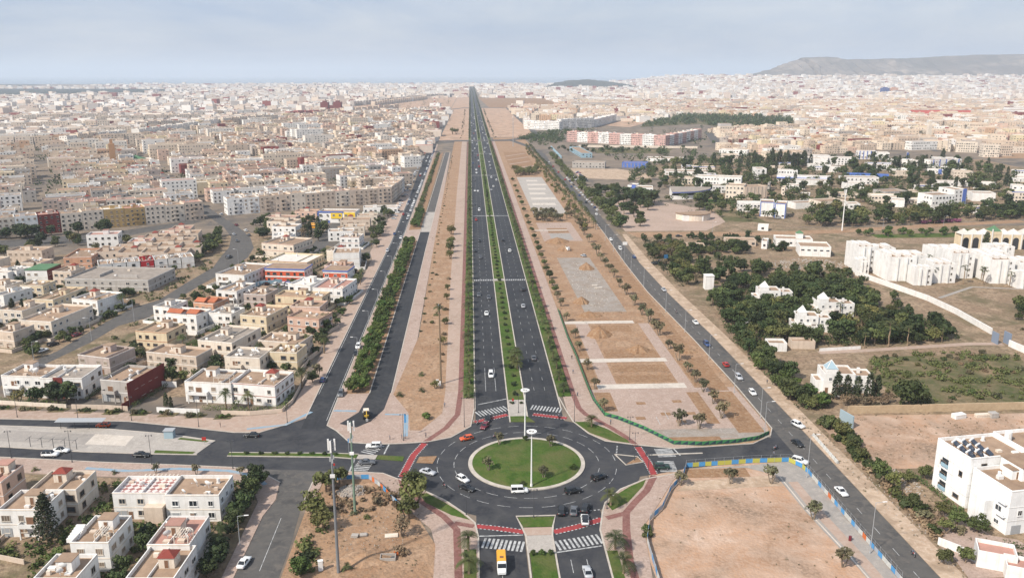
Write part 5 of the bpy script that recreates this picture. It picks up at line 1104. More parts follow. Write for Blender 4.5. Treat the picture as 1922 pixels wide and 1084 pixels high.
# hotel complex
HOT = [(213,437,12,18,13.5,'leftmost tall block, at the rubble ground'),(208,425.5,6,9.5,7.5,'low stair block at the near end of the leftmost tower'),(221,414.6,17,19,13.5,'second tall block, at the start of the long wall'),(227,400.2,9,8.6,9,'low front block with square windows'),(240.5,408,14,16,11.5,'third block with window column'),(255.5,419,13.6,20,13.5,'fourth block behind the palms'),(269.4,408,13.6,22,13.5,'tall block with blank white face'),(274.6,391.5,8,8,8,'low block at the front of the tall blank one'),(283,405,12.5,16,13,'block at the picture edge'),(236,432,20,15,11.8,'rear block left of the palms'),(262,440,22,14,12,'rear block with strip windows'),(228,452,22,14,9,'rear low wing'),(284,436,20,16,11,'rear block at the picture edge'),(300,452,16,12,9,'rear wing below the arches')]
for k, (x,y,w,d,h,l) in enumerate(HOT):
    w, d, h = w*(.84 if w > 10 else 1), d*.92, h-(0,0,.8,0,1.6,0,1,0,2,2.4,1.2,0,2.2,0)[k]
    r = house(x,y,w,d,h,-3,'white','tan','n','white angular hotel complex, '+l,'hotel_building','building',group='hotel complex',single=False,seed=400+k)
    R = random.Random(k)
    for q in range(3):
        b = MB(); q0 = -w/2+(q+.25)*w/3; b.box(q0,q0+w/6,-d*.2,d*.3,h-.9,h+R.uniform(.2,1)); b.build('roof_box', M['w_white'], r)
    for f in range(int(h/3)): link('window', WIN[0], r, (w*.3,-d/2-.01,1.7+f*3), 0, (.9,1,1.1))
    b = MB()
    for q in (-.18,.14): b.box(w*q-.35,w*q+.35,-d/2-.7,-d/2,0,h-.3)
    b.build('buttress', M['w_white'], r)
r = thing('arcade_hall', 'white and ochre hall with tall arches and glass pyramid roofs', 'building', (318,486,0), radians(-4))
b = MB(); b.box(-20,20,-5,5,0,9); b.build('wall', M['w_yellow'], r)
for k in range(7):
    x = -18+k*6; h = 12.5 if k == 3 else 10
    b = MB(); b.box(x-3,x-2.4,-5.5,-5,0,h); b.build('pillar', M['w_white'], r)
    b = MB(); pts = [(x-1.8,0),(x+1.8,0),(x+1.8,5.5)]+[(x+1.8*cos(t*pi/8),5.5+1.8*sin(t*pi/8)) for t in range(1,8)]+[(x-1.8,5.5)]
    b.face([(p[0],-5.06,p[1]) for p in pts]); b.build('arch', M['glass'], r)
    b = MB(); pyramid(b, x-2.8,x+2.8,-5,3,9.05 if k != 3 else 11,3.2,0,.1); b.build('pyramid_roof', M['r_green' if k == 3 else 'r_white'], r)
    if k == 3: b = MB(); b.box(x-2.8,x+2.8,-5.2,3,9,11); b.build('lantern', M['w_yellow'], r)
gwall([(203,420),(205.3,408.2),(213.8,367.8),(214.4,345),(212.1,315.2)], 2.6, 'white', 'long white boundary wall of the hotel complex', .5)
gwall([(209.6,300),(210.3,291.7),(216,262),(222,235)], 2.6, 'white', 'white boundary wall continuing past the blue gate', .5)
o = MB(); o.box(206.2,206.5,302,306,0,4.5); o.box(210.4,210.7,300.6,305,0,4.8); tag(o.build('gate', mat('gate_paint', (.20,.24,.31), .6)), 'pair of tall grey-blue gate leaves in the white boundary wall', 'gate')
gwall([(133,297.5),(150,299.5)], 1.2, 'white', 'low white wall beside the lane in the wood'); gwall([(124,322),(131,309)], 1.3, 'white', 'white garden wall stub left of the low villa cluster')
# tan block wall with recessed courses
b = MB(); R = random.Random(2)
for k in range(7):
    x = 117.1
    while x < 215:
        ln = R.uniform(3,5); t = .26+R.uniform(-.02,.03); b.box(x,x+ln-.05,237.6+(x-117)*.012-t/2,237.6+(x-117)*.012+t/2,k*.36+.02,k*.36+.34); x += ln
o = tag(b.build('boundary_wall', M['w_ochre']), 'long tan masonry wall behind the waste ground', 'wall')
M['w_ochre_pale'] = mat('wall_sand', (.50,.38,.25), .9, (.42,.31,.20), .6); o.data.materials[0] = M['w_ochre_pale']
strip('lane', [(132,296),(150,297.5),(196,303.6),(209,303)], 3.4, .04, 'paving_tan'); strip('path', [(222,372),(250,392),(275,386),(300,384)], 2, .04, 'paving_grey'); strip('path', [(113,420),(118,432),(134,440),(146,446)], 1.6, .04, 'sand_pale')
sheet('earth_road', [(108,530),(190,533),(243,538),(320,557),(400,573),(400,583),(320,568),(243,550),(190,545),(104,549)], .03, 'dirt_orange')
sheet('garden_ground', [(-260,380),(-180,300),(-152,262),(-60,262),(-59,470),(-95,520),(-150,560),(-260,480)], .010, 'dirt_scrub')
sheet('neighbourhood_street', [(-128,169.5),(-117,168.6),(-103.6,165),(-101.4,158),(-98,140),(-128,140)], .02, 'asphalt_old'); sheet('garden_ground', [(-175,213),(-132,210.5),(-105,206),(-70,202.6),(-58,198.6),(-54.2,190),(-53.6,100),(-175,100)], .010, 'dirt_scrub')
sheet('campus_ground', [(150,552),(400,584),(600,700),(640,1020),(480,1040),(330,1090),(200,960),(186,640)], .016, 'dirt_scrub')
sheet('campus_paving', [(104,552),(160,552),(186,590),(186,640),(150,700),(104,700)], .025, 'paving_tan'); sheet('school_yard', [(112,850),(175,830),(200,870),(165,935),(112,940)], .025, 'sand_pale')
sheet('scrub_garden', [(140,242),(205,246),(204,292),(150,290),(140,275)], .03, 'scrub_green'); sheet('lawn', [(196,672),(214,668),(224,690),(200,700)], .04, 'grass'); sheet('lawn', [(264,520),(330,520),(330,536),(264,532)], .04, 'grass'); sheet('lawn', [(183,585),(212,582),(214,632),(190,640)], .03, 'scrub_green'); sheet('lawn', [(170,1130),(260,1120),(290,1190),(170,1200)], .03, 'scrub_green')
sheet('hotel_garden', [(216,340),(226,312),(300,320),(300,386),(226,392)], .022, 'dirt_scrub'); sheet('waste_ground', [(105,200),(118,200),(200,206),(200,235),(112,236),(105,232)], .02, 'dirt_pink')
gwall([(158,1228),(290,1204),(326,1196)], 3, 'cream', 'long pale wall below the pink and white estate', .5); gwall([(114.5,1058),(116,1215)], 3.2, 'skyblue', 'sky blue wall of the school by the palm road', .4)
# mosque with minaret in the dense quarter
r = thing('mosque', 'mosque with tall ochre minaret and green pyramid roof', 'mosque', (-405,986,0), radians(20))
b = MB(); b.box(0,34,-6,26,0,7); b.build('wall', M['w_cream'], r); b = MB(); pyramid(b,6,28,0,20,7,5); b.build('green_roof', M['r_green'], r)
b = MB(); b.box(-9.4,-3.2,-9.4,-3.2,0,27); mt_ = b.build('minaret', M['w_minaret'], r); b = MB(); b.box(-7.8,-4.8,-7.8,-4.8,27,32); b.build('lantern', M['w_minaret'], mt_); b = MB(); b.tube((-6.3,-6.3,32),(-6.3,-6.3,35),.5,.1,8); b.build('finial', M['metal_grey'], mt_)
def minaret(x, y, h, w, wl, label):
    r = thing('minaret', label, 'minaret', (x,y,0)); b = MB(); b.box(-w/2,w/2,-w/2,w/2,0,h*.82); b.build('shaft', M['w_'+wl], r); b = MB(); b.box(-w*.3,w*.3,-w*.3,w*.3,h*.82,h); b.build('lantern', M['w_'+wl], r)
minaret(560, 4050, 52, 9, 'white', 'white minaret rising from the far right-hand quarter'); minaret(740, 1330, 30, 6, 'cream', 'cream minaret beside the apartment blocks at the street mouth'); minaret(640, 2860, 40, 8, 'cream', 'pale minaret beside the grey warehouses')
def tower_block(x, y, w, d, h, wl, label):
    r = thing('tower_block', label, 'building', (x,y,0)); b = MB(); b.box(-w/2,w/2,-d/2,d/2,0,h); b.build('wall', M['w_'+wl], r); b = MB(); b.box(-w/4,w/4,-d/4,d/4,h,h+4); b.build('roof_house', M['w_'+wl], r)
for a in ((1500,5900,60,30,55,'cream','pale broad tower block on the skyline'),(1490,5350,90,20,34,'white','white broad tower block in front of the skyline towers'),(1650,6900,18,18,78,'grey','slender pale tower on the skyline'),(-430,2540,22,30,24,'darkred','left dark red housing block by the far field'),(-395,2560,22,30,24,'darkred','right dark red housing block by the far field'),(2380,4700,40,30,30,'salmon','salmon office block in the far right city'),(2330,4700,40,30,30,'navy','dark blue office block in the far right city')): tower_block(*a)
# hills
def ridge(name, pts, y0, depth, m, label, n=7, amp=18):
    """pts: (x, crest height) from west to east; slopes fall to both sides with gullies."""
    R = random.Random(len(pts)); b = MB(); xs = []
    fine = []
    for (xa, ha), (xb, hb) in zip(pts, pts[1:]):
        for k in range(6): t = k/6; fine.append((xa+(xb-xa)*t, ha+(hb-ha)*t+R.uniform(-amp,amp)*.15))
    fine.append(pts[-1]); rows = []
    for j in range(n+5):
        row = []
        for x, h in fine:
            t = j/n; f = (t**.9 if t < 1 else max(0, 1-(t-1)*1.1)); row.append((x+R.uniform(-20,20), y0+depth*t+R.uniform(-30,30), max(-3, h*f*(1+(R.uniform(-.10,.10) if 0 < t < .95 else 0))-2)))
        rows.append(row)
    for j in range(len(rows)-1):
        for k in range(len(fine)-1): b.face([rows[j][k], rows[j][k+1], rows[j+1][k+1], rows[j+1][k]])
    o = struct(name, b, M[m], label)
    for p in o.data.polygons: p.use_smooth = True
ridge('hills', [(2150,0),(2400,60),(2650,120),(2850,180),(2990,236),(3080,256),(3340,262),(3480,240),(3800,246),(4100,252),(4400,270),(4800,284),(5500,296),(6200,298),(7800,280)], 6900, 900, 'hill', 'bare hazy hills with pale scree rising beyond the right-hand city')
b = MB(); fx = [1300,1600,1900,2200,2800,4000,6000,8500]; fy = [5000,5600,6200,6900,7400]
fz = lambda x, y: max(0, min(1, (y-5000)/1900))*max(0, min(1, (x-1300)/900))*88-.5
for i in range(len(fx)-1):
    for j in range(len(fy)-1): b.face([(fx[i],fy[j],fz(fx[i],fy[j])),(fx[i+1],fy[j],fz(fx[i+1],fy[j])),(fx[i+1],fy[j+1],fz(fx[i+1],fy[j+1])),(fx[i],fy[j+1],fz(fx[i],fy[j+1]))])
struct('foothill', b, M['city_ground'])
ridge('hill', [(620,0),(700,40),(820,58),(1000,66),(1150,50),(1300,30),(1420,0)], 6700, 400, 'hill_far', 'low dark wooded hill on the skyline right of the avenue', 4, 10)
sheet('woodland', [(-9000,4000),(-2350,4050),(-1750,4750),(-1900,6300),(-3600,6600),(-4600,9500),(-9000,9500)], .6, 'hill_far'); sheet('woodland', [(340,1690),(430,1940),(545,2170),(700,2160),(780,2010),(630,1625),(520,1625),(490,1800)], .3, 'scrub_green')

# ---------------------------------------------------------------- the dense city
def inside(p, poly):
    x, y = p; c = False; j = len(poly)-1
    for i in range(len(poly)):
        xi, yi = poly[i]; xj, yj = poly[j]
        if (yi > y) != (yj > y) and x < (xj-xi)*(y-yi)/(yj-yi)+xi: c = not c
        j = i
    return c
cm = bpy.data.materials.new('city_wall'); cm.use_nodes = True; t = cm.node_tree; at_ = t.nodes.new('ShaderNodeAttribute'); at_.attribute_name = 'tint'
n_ = t.nodes.new('ShaderNodeTexNoise'); n_.inputs['Scale'].default_value = .35; tcn = t.nodes.new('ShaderNodeTexCoord'); mr = t.nodes.new('ShaderNodeMapRange'); mr.inputs['To Min'].default_value = .82; mr.inputs['To Max'].default_value = 1.12
mu = t.nodes.new('ShaderNodeMixRGB'); mu.blend_type = 'MULTIPLY'; mu.inputs['Fac'].default_value = 1
t.links.new(tcn.outputs['Object'], n_.inputs['Vector']); t.links.new(n_.outputs['Fac'], mr.inputs['Value']); t.links.new(at_.outputs['Color'], mu.inputs['Color1']); t.links.new(mr.outputs['Result'], mu.inputs['Color2']); t.links.new(mu.outputs['Color'], t.nodes['Principled BSDF'].inputs['Base Color']); t.nodes['Principled BSDF'].inputs['Roughness'].default_value = .9
class City:
    def __init__(s): s.v = []; s.f = []; s.c = []
    def quad(s, pts, col): n = len(s.v); s.v += pts; s.f.append(tuple(range(n, n+len(pts)))); s.c.append(col)
    def block(s, x, y, w, d, h, a, wall, roof, lod, R, zb=0):
        c, q = cos(a), sin(a)
        def T(u, v, z): return (x+u*c-v*q, y+u*q+v*c, z+zb)
        X, Y = w/2, d/2; o = [(-X,-Y),(X,-Y),(X,Y),(-X,Y)]; k = 4
        for i in range(4): s.quad([T(*o[i],0),T(*o[(i+1)%4],0),T(*o[(i+1)%4],h),T(*o[i],h)], wall)
        if lod < 2:
            t_ = .25; zr = h-.9; n = [(-X+t_,-Y+t_),(X-t_,-Y+t_),(X-t_,Y-t_),(-X+t_,Y-t_)]
            for i in range(4):
                j = (i+1)%4; s.quad([T(*o[i],h),T(*o[j],h),T(*n[j],h),T(*n[i],h)], wall); s.quad([T(*n[j],zr),T(*n[i],zr),T(*n[i],h),T(*n[j],h)], wall)
            s.quad([T(*p,zr) for p in n], roof)
        else: zr = h; s.quad([T(*p,h) for p in o], roof)
        nb = R.choice((0,1,1,2)) if lod < 2 else (R.random() < .5)
        for _ in range(int(nb)):
            u, v, e, g_, hh = R.uniform(-.3,.3)*w, R.uniform(-.3,.3)*d, R.uniform(1,2)*(1+lod*.3), R.uniform(1,1.8)*(1+lod*.3), R.uniform(1.6,2.8)
            p = [(u-e,v-g_),(u+e,v-g_),(u+e,v+g_),(u-e,v+g_)]; wc = wall if R.random() < .7 else R.choice(HUTS)
            for i in range(4): s.quad([T(*p[i],zr),T(*p[(i+1)%4],zr),T(*p[(i+1)%4],zr+hh),T(*p[i],zr+hh)], wc)
            s.quad([T(*e_,zr+hh) for e_ in p], roof if R.random() < .5 else wc)
        if lod < 2 and h > 4:
            nf = max(1, int((h-.6)/3)); dk = (.05,.05,.055)
            for si, (ln, fn) in enumerate(((w, lambda u: (u,-Y-.06)), (d, lambda u: (X+.06,u)), (d, lambda u: (-X-.06,-u)))):
                if si and lod == 1 and R.random() < .5: continue
                nw = max(1, int(ln/(3.2+lod)))
                for f_ in range(nf):
                    for kk in range(nw):
                        if R.random() < .25: continue
                        u0 = (kk+.5)/nw*ln-ln/2; hw = .6+.2*lod; z0 = (h-.9)/nf*(f_+.38); a0, a1 = fn(u0-hw), fn(u0+hw)
                        s.quad([T(*a0,z0),T(*a1,z0),T(*a1,z0+1.2),T(*a0,z0+1.2)], dk)
    def build(s, name, label):
        me = bpy.data.meshes.new(name); me.from_pydata(s.v, [], s.f); me.materials.append(cm)
        at = me.attributes.new('tint', 'FLOAT_COLOR', 'FACE')
        at.data.foreach_set('color', np.array([(*c, 1) for c in s.c], dtype=np.float32).ravel())
        me.update(); o = link(name, me); tag(o, label, None, None, 'stuff'); return o
WALLS_FAR = [(.76,.73,.69)]*7+[(.72,.65,.57)]*4+[(.64,.54,.45)]*3+[(.58,.48,.41)]*2+[(.50,.46,.43)]*2+[(.24,.06,.055)]
WALLS = [(.68,.57,.45)]*6+[(.60,.48,.37)]*6+[(.76,.73,.68)]*4+[(.56,.44,.34)]*4+[(.62,.44,.34)]*2+[(.46,.40,.35)]*2+[(.64,.54,.36)]+[(.20,.045,.04)]+[(.52,.34,.22)]
ROOFS = [(.35,.25,.18)]*5+[(.42,.32,.24)]*3+[(.28,.22,.17)]*4+[(.54,.47,.40)]*2+[(.38,.21,.16)]*2
HUTS = [(.70,.66,.61),(.60,.49,.39),(.28,.06,.05),(.45,.30,.2),(.72,.69,.65),(.6,.5,.42)]
WN = ['cream','beige','white','beige','pink','grey','yellow','white','cream','pinkgrey']
def in_view(x, y, pad=25):
    xr, yr = x*cos(radians(2.8))-y*sin(radians(2.8)), x*sin(radians(2.8))+y*cos(radians(2.8))
    return abs(xr) < .70*yr+pad
LEFT = [(-345,566),(-196,640),(-215,690),(-250,765),(-262,790),(-246,786),(-236,750),(-205,690),(-184,650),(-82,704),(-82,770),(-66,775),(-70,1180),(-75,2400),(-118,2480),(-350,2270),(-470,2080),(-560,1780),(-640,1500),(-680,1300),(-900,1200),(-900,900)]
RIGHT = [(335,1110),(388,1135),(395,990),(470,1085),(585,1165),(632,1160),(760,1560),(790,1990),(640,1600),(520,1590),(452,1560),(385,1260)]
RIGHT2 = [(655,1160),(668,1140),(790,1170),(1100,1200),(2200,2300),(2600,3300),(1000,3300),(990,2420)]
RIGHT3 = [(800,2010),(985,2420),(990,3300),(340,3300),(345,2770),(560,2190),(700,2180)]
RIGHT4 = [(126,1960),(330,1935),(540,2190),(340,2750),(126,2700)]
near = []; C1 = City(); R = random.Random(5)
def dense(poly, ang, sx, sy, street, lodf):
    a = radians(ang); xs = [p[0] for p in poly]; ys = [p[1] for p in poly]; cx, cy = sum(xs)/len(xs), sum(ys)/len(ys); rad = max(hypot(px-cx,py-cy) for px,py in poly)
    n1, n2 = int(2*rad/(2*sy+street))+2, int(2*rad/sx)+2
    for i in range(-n1//2, n1//2+1):
        for half in (0, 1):
            u = -rad; 
            while u < rad:
                w = sx*R.choice((1,1.3,1.6,2.2,3)); v = i*(2*sy+street)+half*sy
                x, y = cx+u*cos(a)-v*sin(a), cy+u*sin(a)+v*cos(a); u0_ = u; u += w if R.random() > .05 else w+street
                if int((u+2000)//118) != int((u0_+2000)//118): u += 11; continue
                if not inside((x,y), poly) or not in_view(x, y): continue
                if R.random() < .04: continue
                h = R.choice((6.8,7.2,9.6,9.9,9.9,10.2,10.2,12.8)) if R.random() < .95 else R.choice((4.2,15.5))
                h = h+3 if poly is LEFT and y < 1000 and h < 10 else h
                near.append((y, x, w-.1, sy-.15, h, a))
dense(LEFT, 26, 9.5, 12.5, 8.5, 0); dense(RIGHT, 10, 11, 12, 8, 0)
dense(RIGHT2, -12, 13, 15, 9, 1); dense(RIGHT3, 5, 14, 16, 9, 1); dense(RIGHT4, -8, 12, 14, 9, 1)
BIG = []
for k in range(46):
    x, y = R.uniform(-900,-90), R.uniform(720,2000)
    if inside((x,y), LEFT) and in_view(x, y): BIG.append((x, y, R.uniform(26,46), 13))
BIG.append((-402,975,40,0))
near = [n for n in near if not any(hypot(n[1]-q[0], n[0]-q[1]) < q[2]*.45 for q in BIG)]
for x, y, w, d in BIG[:-1]: C1.block(x, y, w, d, R.choice((15,16,18)), radians(26), R.choice(((.76,.73,.68),(.68,.57,.45),(.60,.48,.37),(.72,.66,.58))), R.choice(ROOFS), 0 if y < 1150 else 1, R)
near.sort()
FEAT = [('h d1','with roof hut and dish'),('h p','with red roof hut'),('d2','with two dishes'),('h','with plain roof hut'),('','with bare roof')]
for k, (y, x, w, d, h, a) in enumerate(near):
    if k < 300:
        wl = R.choice(WN); ft, fl = R.choice(FEAT); zone = 'the quarter behind the apartment rows' if x < 0 else 'the quarter beyond the college campus'
        fn = {1:'one-storey',2:'two-storey',3:'three-storey',4:'four-storey',5:'five-storey'}[max(1, round((h-.9)/3.05))]
        house(x, y, w, d, h, math.degrees(a), wl, R.choice(('tan','tan','grey','white','pink')), ft, f'{fn} {"mauve-grey" if wl == "pinkgrey" else wl} townhouse {fl} in {zone}', 'townhouse', 'house', 'townhouses of '+zone, single=False, seed=1000+k)
    else:
        C1.block(x, y, w, d, h, a, R.choice(WALLS), R.choice(ROOFS), 0 if y < 1150 else 1 if y < 2100 else 2, R)
C1.build('distant_townhouses', 'dense pale flat-roofed townhouses filling the plain on both sides of the avenue')
# apartment estates in long rows, then the far city
C2 = City()
def rowblocks(p0, p1, w, d, h, wall, gap=2):
    L_ = hypot(p1[0]-p0[0], p1[1]-p0[1]); a = atan2(p1[1]-p0[1], p1[0]-p0[0]); n = int(L_/(w+gap))
    for k in range(n):
        t_ = (k+.5)*(w+gap); C2.block(p0[0]+cos(a)*t_, p0[1]+sin(a)*t_, w, d, h+R.uniform(-1,1), a, wall if R.random() < .85 else R.choice(WALLS), R.choice(ROOFS), 1, R)
for p0, p1, h in (((-720,1215),(-600,1262),17),((-596,1262),(-560,1420),17),((-545,1400),(-512,1760),17),((-505,1738),(-418,1905),18),((-760,1300),(-640,1345),16),((-700,1450),(-590,1500),16),((-640,1640),(-560,1700),16),((-900,1600),(-700,1690),16),((-800,1850),(-600,1960),17),((-1000,1900),(-820,2000),17),((-700,2100),(-480,2220),17)):
    rowblocks(p0, p1, 22, 13, h, (.72,.68,.62) if R.random() < .6 else (.66,.57,.47))
for p0, p1 in (((-450,2110),(-352,2310)),((-350,2320),(-215,2620)),((-400,2900),(-215,3790)),((-330,2900),(-190,3700)),((-205,3900),(-65,4100))): rowblocks(p0, p1, 26, 14, 15, R.choice(((.60,.49,.39),(.36,.10,.09),(.46,.41,.37))), 5)
for x0, x1, y, wl in ((330,470,2790,(.40,.36,.33)),(480,560,2810,(.50,.45,.40)),(340,430,3600,(.42,.38,.36)),(1150,1290,2150,(.55,.12,.10)),(1290,1480,2160,(.75,.72,.68)),(900,1150,2480,(.74,.70,.64)),(1500,1760,2300,(.74,.72,.70)),(1800,2050,2950,(.74,.72,.70))): C2.block((x0+x1)/2, y, x1-x0, 30, 14, -.1, wl, R.choice(ROOFS), 2, R)
AVOID = [[(-62,1000),(126,1000),(126,2900),(60,3900),(50,7700),(-20,7700),(-20,4050),(-62,3900)], [(-455,2090),(-350,2300),(-120,2540),(-62,2540),(-62,4000),(-210,3800),(-400,2850)], [(60,2730),(330,2760),(330,3800),(36,3900)], LEFT, RIGHT, RIGHT2, RIGHT3, RIGHT4, [(-9000,4000),(-2350,4050),(-1750,4750),(-1900,6300),(-3600,6600),(-4600,9500),(-9000,9500)], [(60,1000),(500,1000),(500,1300),(60,1300)], [(620,6700),(1400,6700),(1400,7200),(620,7200)],[(320,1690),(430,1940),(545,2170),(700,2160),(790,2010),(630,1600),(500,1600)], [(130,1180),(400,1180),(480,1600),(340,1960),(100,1960)]]
y = 1150
while y < 9300:
    step = 19+max(0, y-1500)*.0085; x = -.66*y
    while x < .78*y:
        ww = (13+R.random()*16)*(1+max(0,y-2000)/9000); xx, yy = x+R.uniform(-3,3), y+R.uniform(-.3,.3)*step
        x += ww+R.choice((.5,.5,2,7,14))*(1+y/6000)
        if xx > 250 and yy < 1250: continue
        zb = max(0, min(1, (yy-5000)/1900))*max(0, min(1, (xx-1300)/900))*88
        if yy > 6950 and xx > 2300: continue
        if yy > 7200 and abs(xx) > 3300: continue
        if yy < 7000 and 0: continue
        if not in_view(xx, yy, 40) or any(inside((xx,yy), q) for q in AVOID): continue
        if R.random() < .10: continue
        tall = R.random() < .08 and yy > 2200
        C2.block(xx, yy, ww, R.uniform(11,17)*(1+y/7000), R.uniform(16,26) if tall else R.choice((7,8,10,10,13)), R.uniform(-.35,.35), R.choice(WALLS_FAR), R.choice(ROOFS), 2, R, zb)
    y += step
C2.build('distant_city', 'far city of pale blocks fading into haze towards the sea')

# ---------------------------------------------------------------- vehicles
def paint(n, c, rough=.3): M['p_'+n] = mat('paint_'+n, c, rough, spec=.55, per=.06)
for n, c in dict(white=(.72,.72,.71), silver=(.42,.43,.45), darkgrey=(.10,.105,.115), black=(.015,.016,.018), red=(.38,.025,.02), orange=(.58,.09,.02), maroon=(.14,.015,.025), navy=(.03,.06,.16), green=(.02,.045,.035), yellow=(.70,.32,.02)).items(): paint(n, c)
M['tyre'] = mat('tyre', (.018,.018,.019), .85); M['rim'] = mat('rim', (.40,.41,.42), .35, metal=.6); M['car_glass'] = mat('car_glass', (.012,.015,.019), .08, spec=.7)
M['lamp_clear'] = mat('headlamp', (.70,.72,.74), .15, spec=.7); M['lamp_red'] = mat('tail_lamp', (.35,.015,.015), .3)
b = MB(); k = 12
b.tube((-.1,0,0),(.1,0,0),.32,.32,14); TYRE = b.mesh('tyre', [M['tyre']])
b = MB(); b.tube((-.115,0,0),(.115,0,0),.19,.19,10); RIM = b.mesh('rim', [M['rim']])
def car_proto(Ln, W, H, belt, hood, trunk, g0, g1, t0, t1, clr=.24):
    """Stations run from nose (+y) to tail; g0..g1 is the glasshouse foot, t0..t1 its top, as fractions of the length."""
    hw = W/2; b = MB(); rings = []
    for f, wf, zt, zb in ((.5,.80,hood*.72,.34),(.485,.90,hood*.86,clr),(.42,.97,hood,clr),(.30,1,hood+.02,clr),(g0,1,belt,clr),(0,1,belt,clr),(g1,1,belt+.01,clr),(-.42,.98,trunk,clr),(-.485,.92,trunk-.04,clr+.06),(-.5,.84,trunk*.82,.38)):
        y = Ln*f; a = hw*wf
        rings.append([(-a*.90,y,zb),(-a,y,zb+.16),(-a,y,zt-.14),(-a*.90,y,zt),(a*.90,y,zt),(a,y,zt-.14),(a,y,zb+.16),(a*.90,y,zb)])
    b.loft([r[::-1] for r in rings]); body = b.mesh('body', [M['p_white']], True)
    b = MB(); lo = [(-hw*.88,Ln*g1,belt-.02),(hw*.88,Ln*g1,belt-.02),(hw*.88,Ln*g0,belt-.02),(-hw*.88,Ln*g0,belt-.02)]; hi = [(-hw*.70,Ln*t1,H-.06),(hw*.70,Ln*t1,H-.06),(hw*.70,Ln*t0,H-.06),(-hw*.70,Ln*t0,H-.06)]
    b.loft([lo, hi]); glass = b.mesh('windows', [M['car_glass']])
    b = MB(); b.loft([[(q[0]*1.03,q[1],H-.07) for q in hi], [(q[0]*1.0,q[1]*1.0,H-.02) for q in hi], [(q[0]*.86,q[1]*.93,H+.015) for q in hi]]); roof = b.mesh('roof', [M['p_white']])
    b = MB()
    for sx in (-1,1):
        for (p, q) in ((lo[0],hi[0]),(lo[3],hi[3]),):
            b.tube((sx*abs(p[0])*1.01,p[1],p[2]),(sx*abs(q[0])*1.01,q[1],q[2]),.055,.05,5)
        b.tube((sx*hw*.89,Ln*(g0+g1)/2,belt),(sx*hw*.72,Ln*(t0+t1)/2,H-.05),.05,.05,5)
    pil = b.mesh('pillars', [M['p_white']])
    b = MB(); b.box(-.16,.16,-.03,.03,-.07,.07); hl = b.mesh('headlight', [M['lamp_clear']]); b = MB(); b.box(-.14,.14,-.03,.03,-.09,.09); tl = b.mesh('tail_light', [M['lamp_red']])
    b = MB(); b.box(-.09,.09,-.06,.06,-.06,.06); mi = b.mesh('mirror', [M['p_white']])
    return dict(L=Ln, W=W, belt=belt, hood=hood, trunk=trunk, g0=g0, painted=[('body',body),('roof',roof),('pillars',pil)], glass=glass, hl=hl, tl=tl, mi=mi)
CARS = dict(hatch=car_proto(4.0,1.74,1.48,.90,.86,.92,.20,-.47,.06,-.38), sedan=car_proto(4.5,1.78,1.44,.88,.84,.92,.17,-.34,.04,-.20), suv=car_proto(4.5,1.85,1.68,1.02,.98,1.04,.20,-.475,.09,-.42,.3), van=car_proto(4.4,1.8,1.85,1.0,.98,1.02,.28,-.49,.18,-.47))
def car(x, y, kind, col, hd, label, group=None, full=True):
    p = CARS[kind]; r = thing('car' if kind != 'van' else 'van', label, 'car' if kind != 'van' else 'van', (x,y,.045), radians(hd-90), group)
    for n, me in p['painted']:
        o = link(n, me, r); o.material_slots[0].link = 'OBJECT'; o.material_slots[0].material = M['p_black'] if (n == 'roof' and 'roof' in label) else M['p_'+col]
    link('windows', p['glass'], r)
    for sx in (-1,1):
        for sy in (.30,-.31):
            w = link('wheel', TYRE, r, (sx*(p['W']/2-.09), sy*p['L'], .32))
            if full: link('rim', RIM, w)
        if full:
            link('headlight', p['hl'], r, (sx*p['W']*.36, p['L']*.492, p['hood']*.74)); link('tail_light', p['tl'], r, (sx*p['W']*.38, -p['L']*.492, p['trunk']*.76))
            m_ = link('mirror', p['mi'], r, (sx*(p['W']/2+.05), p['L']*(p['g0']-.05), p['belt']+.05)); m_.material_slots[0].link = 'OBJECT'; m_.material_slots[0].material = M['p_'+col]
    if 'spare wheel' in label: sp = link('spare_wheel', TYRE, r, (0,-p['L']*.5-.08,.95), pi/2)
    return r
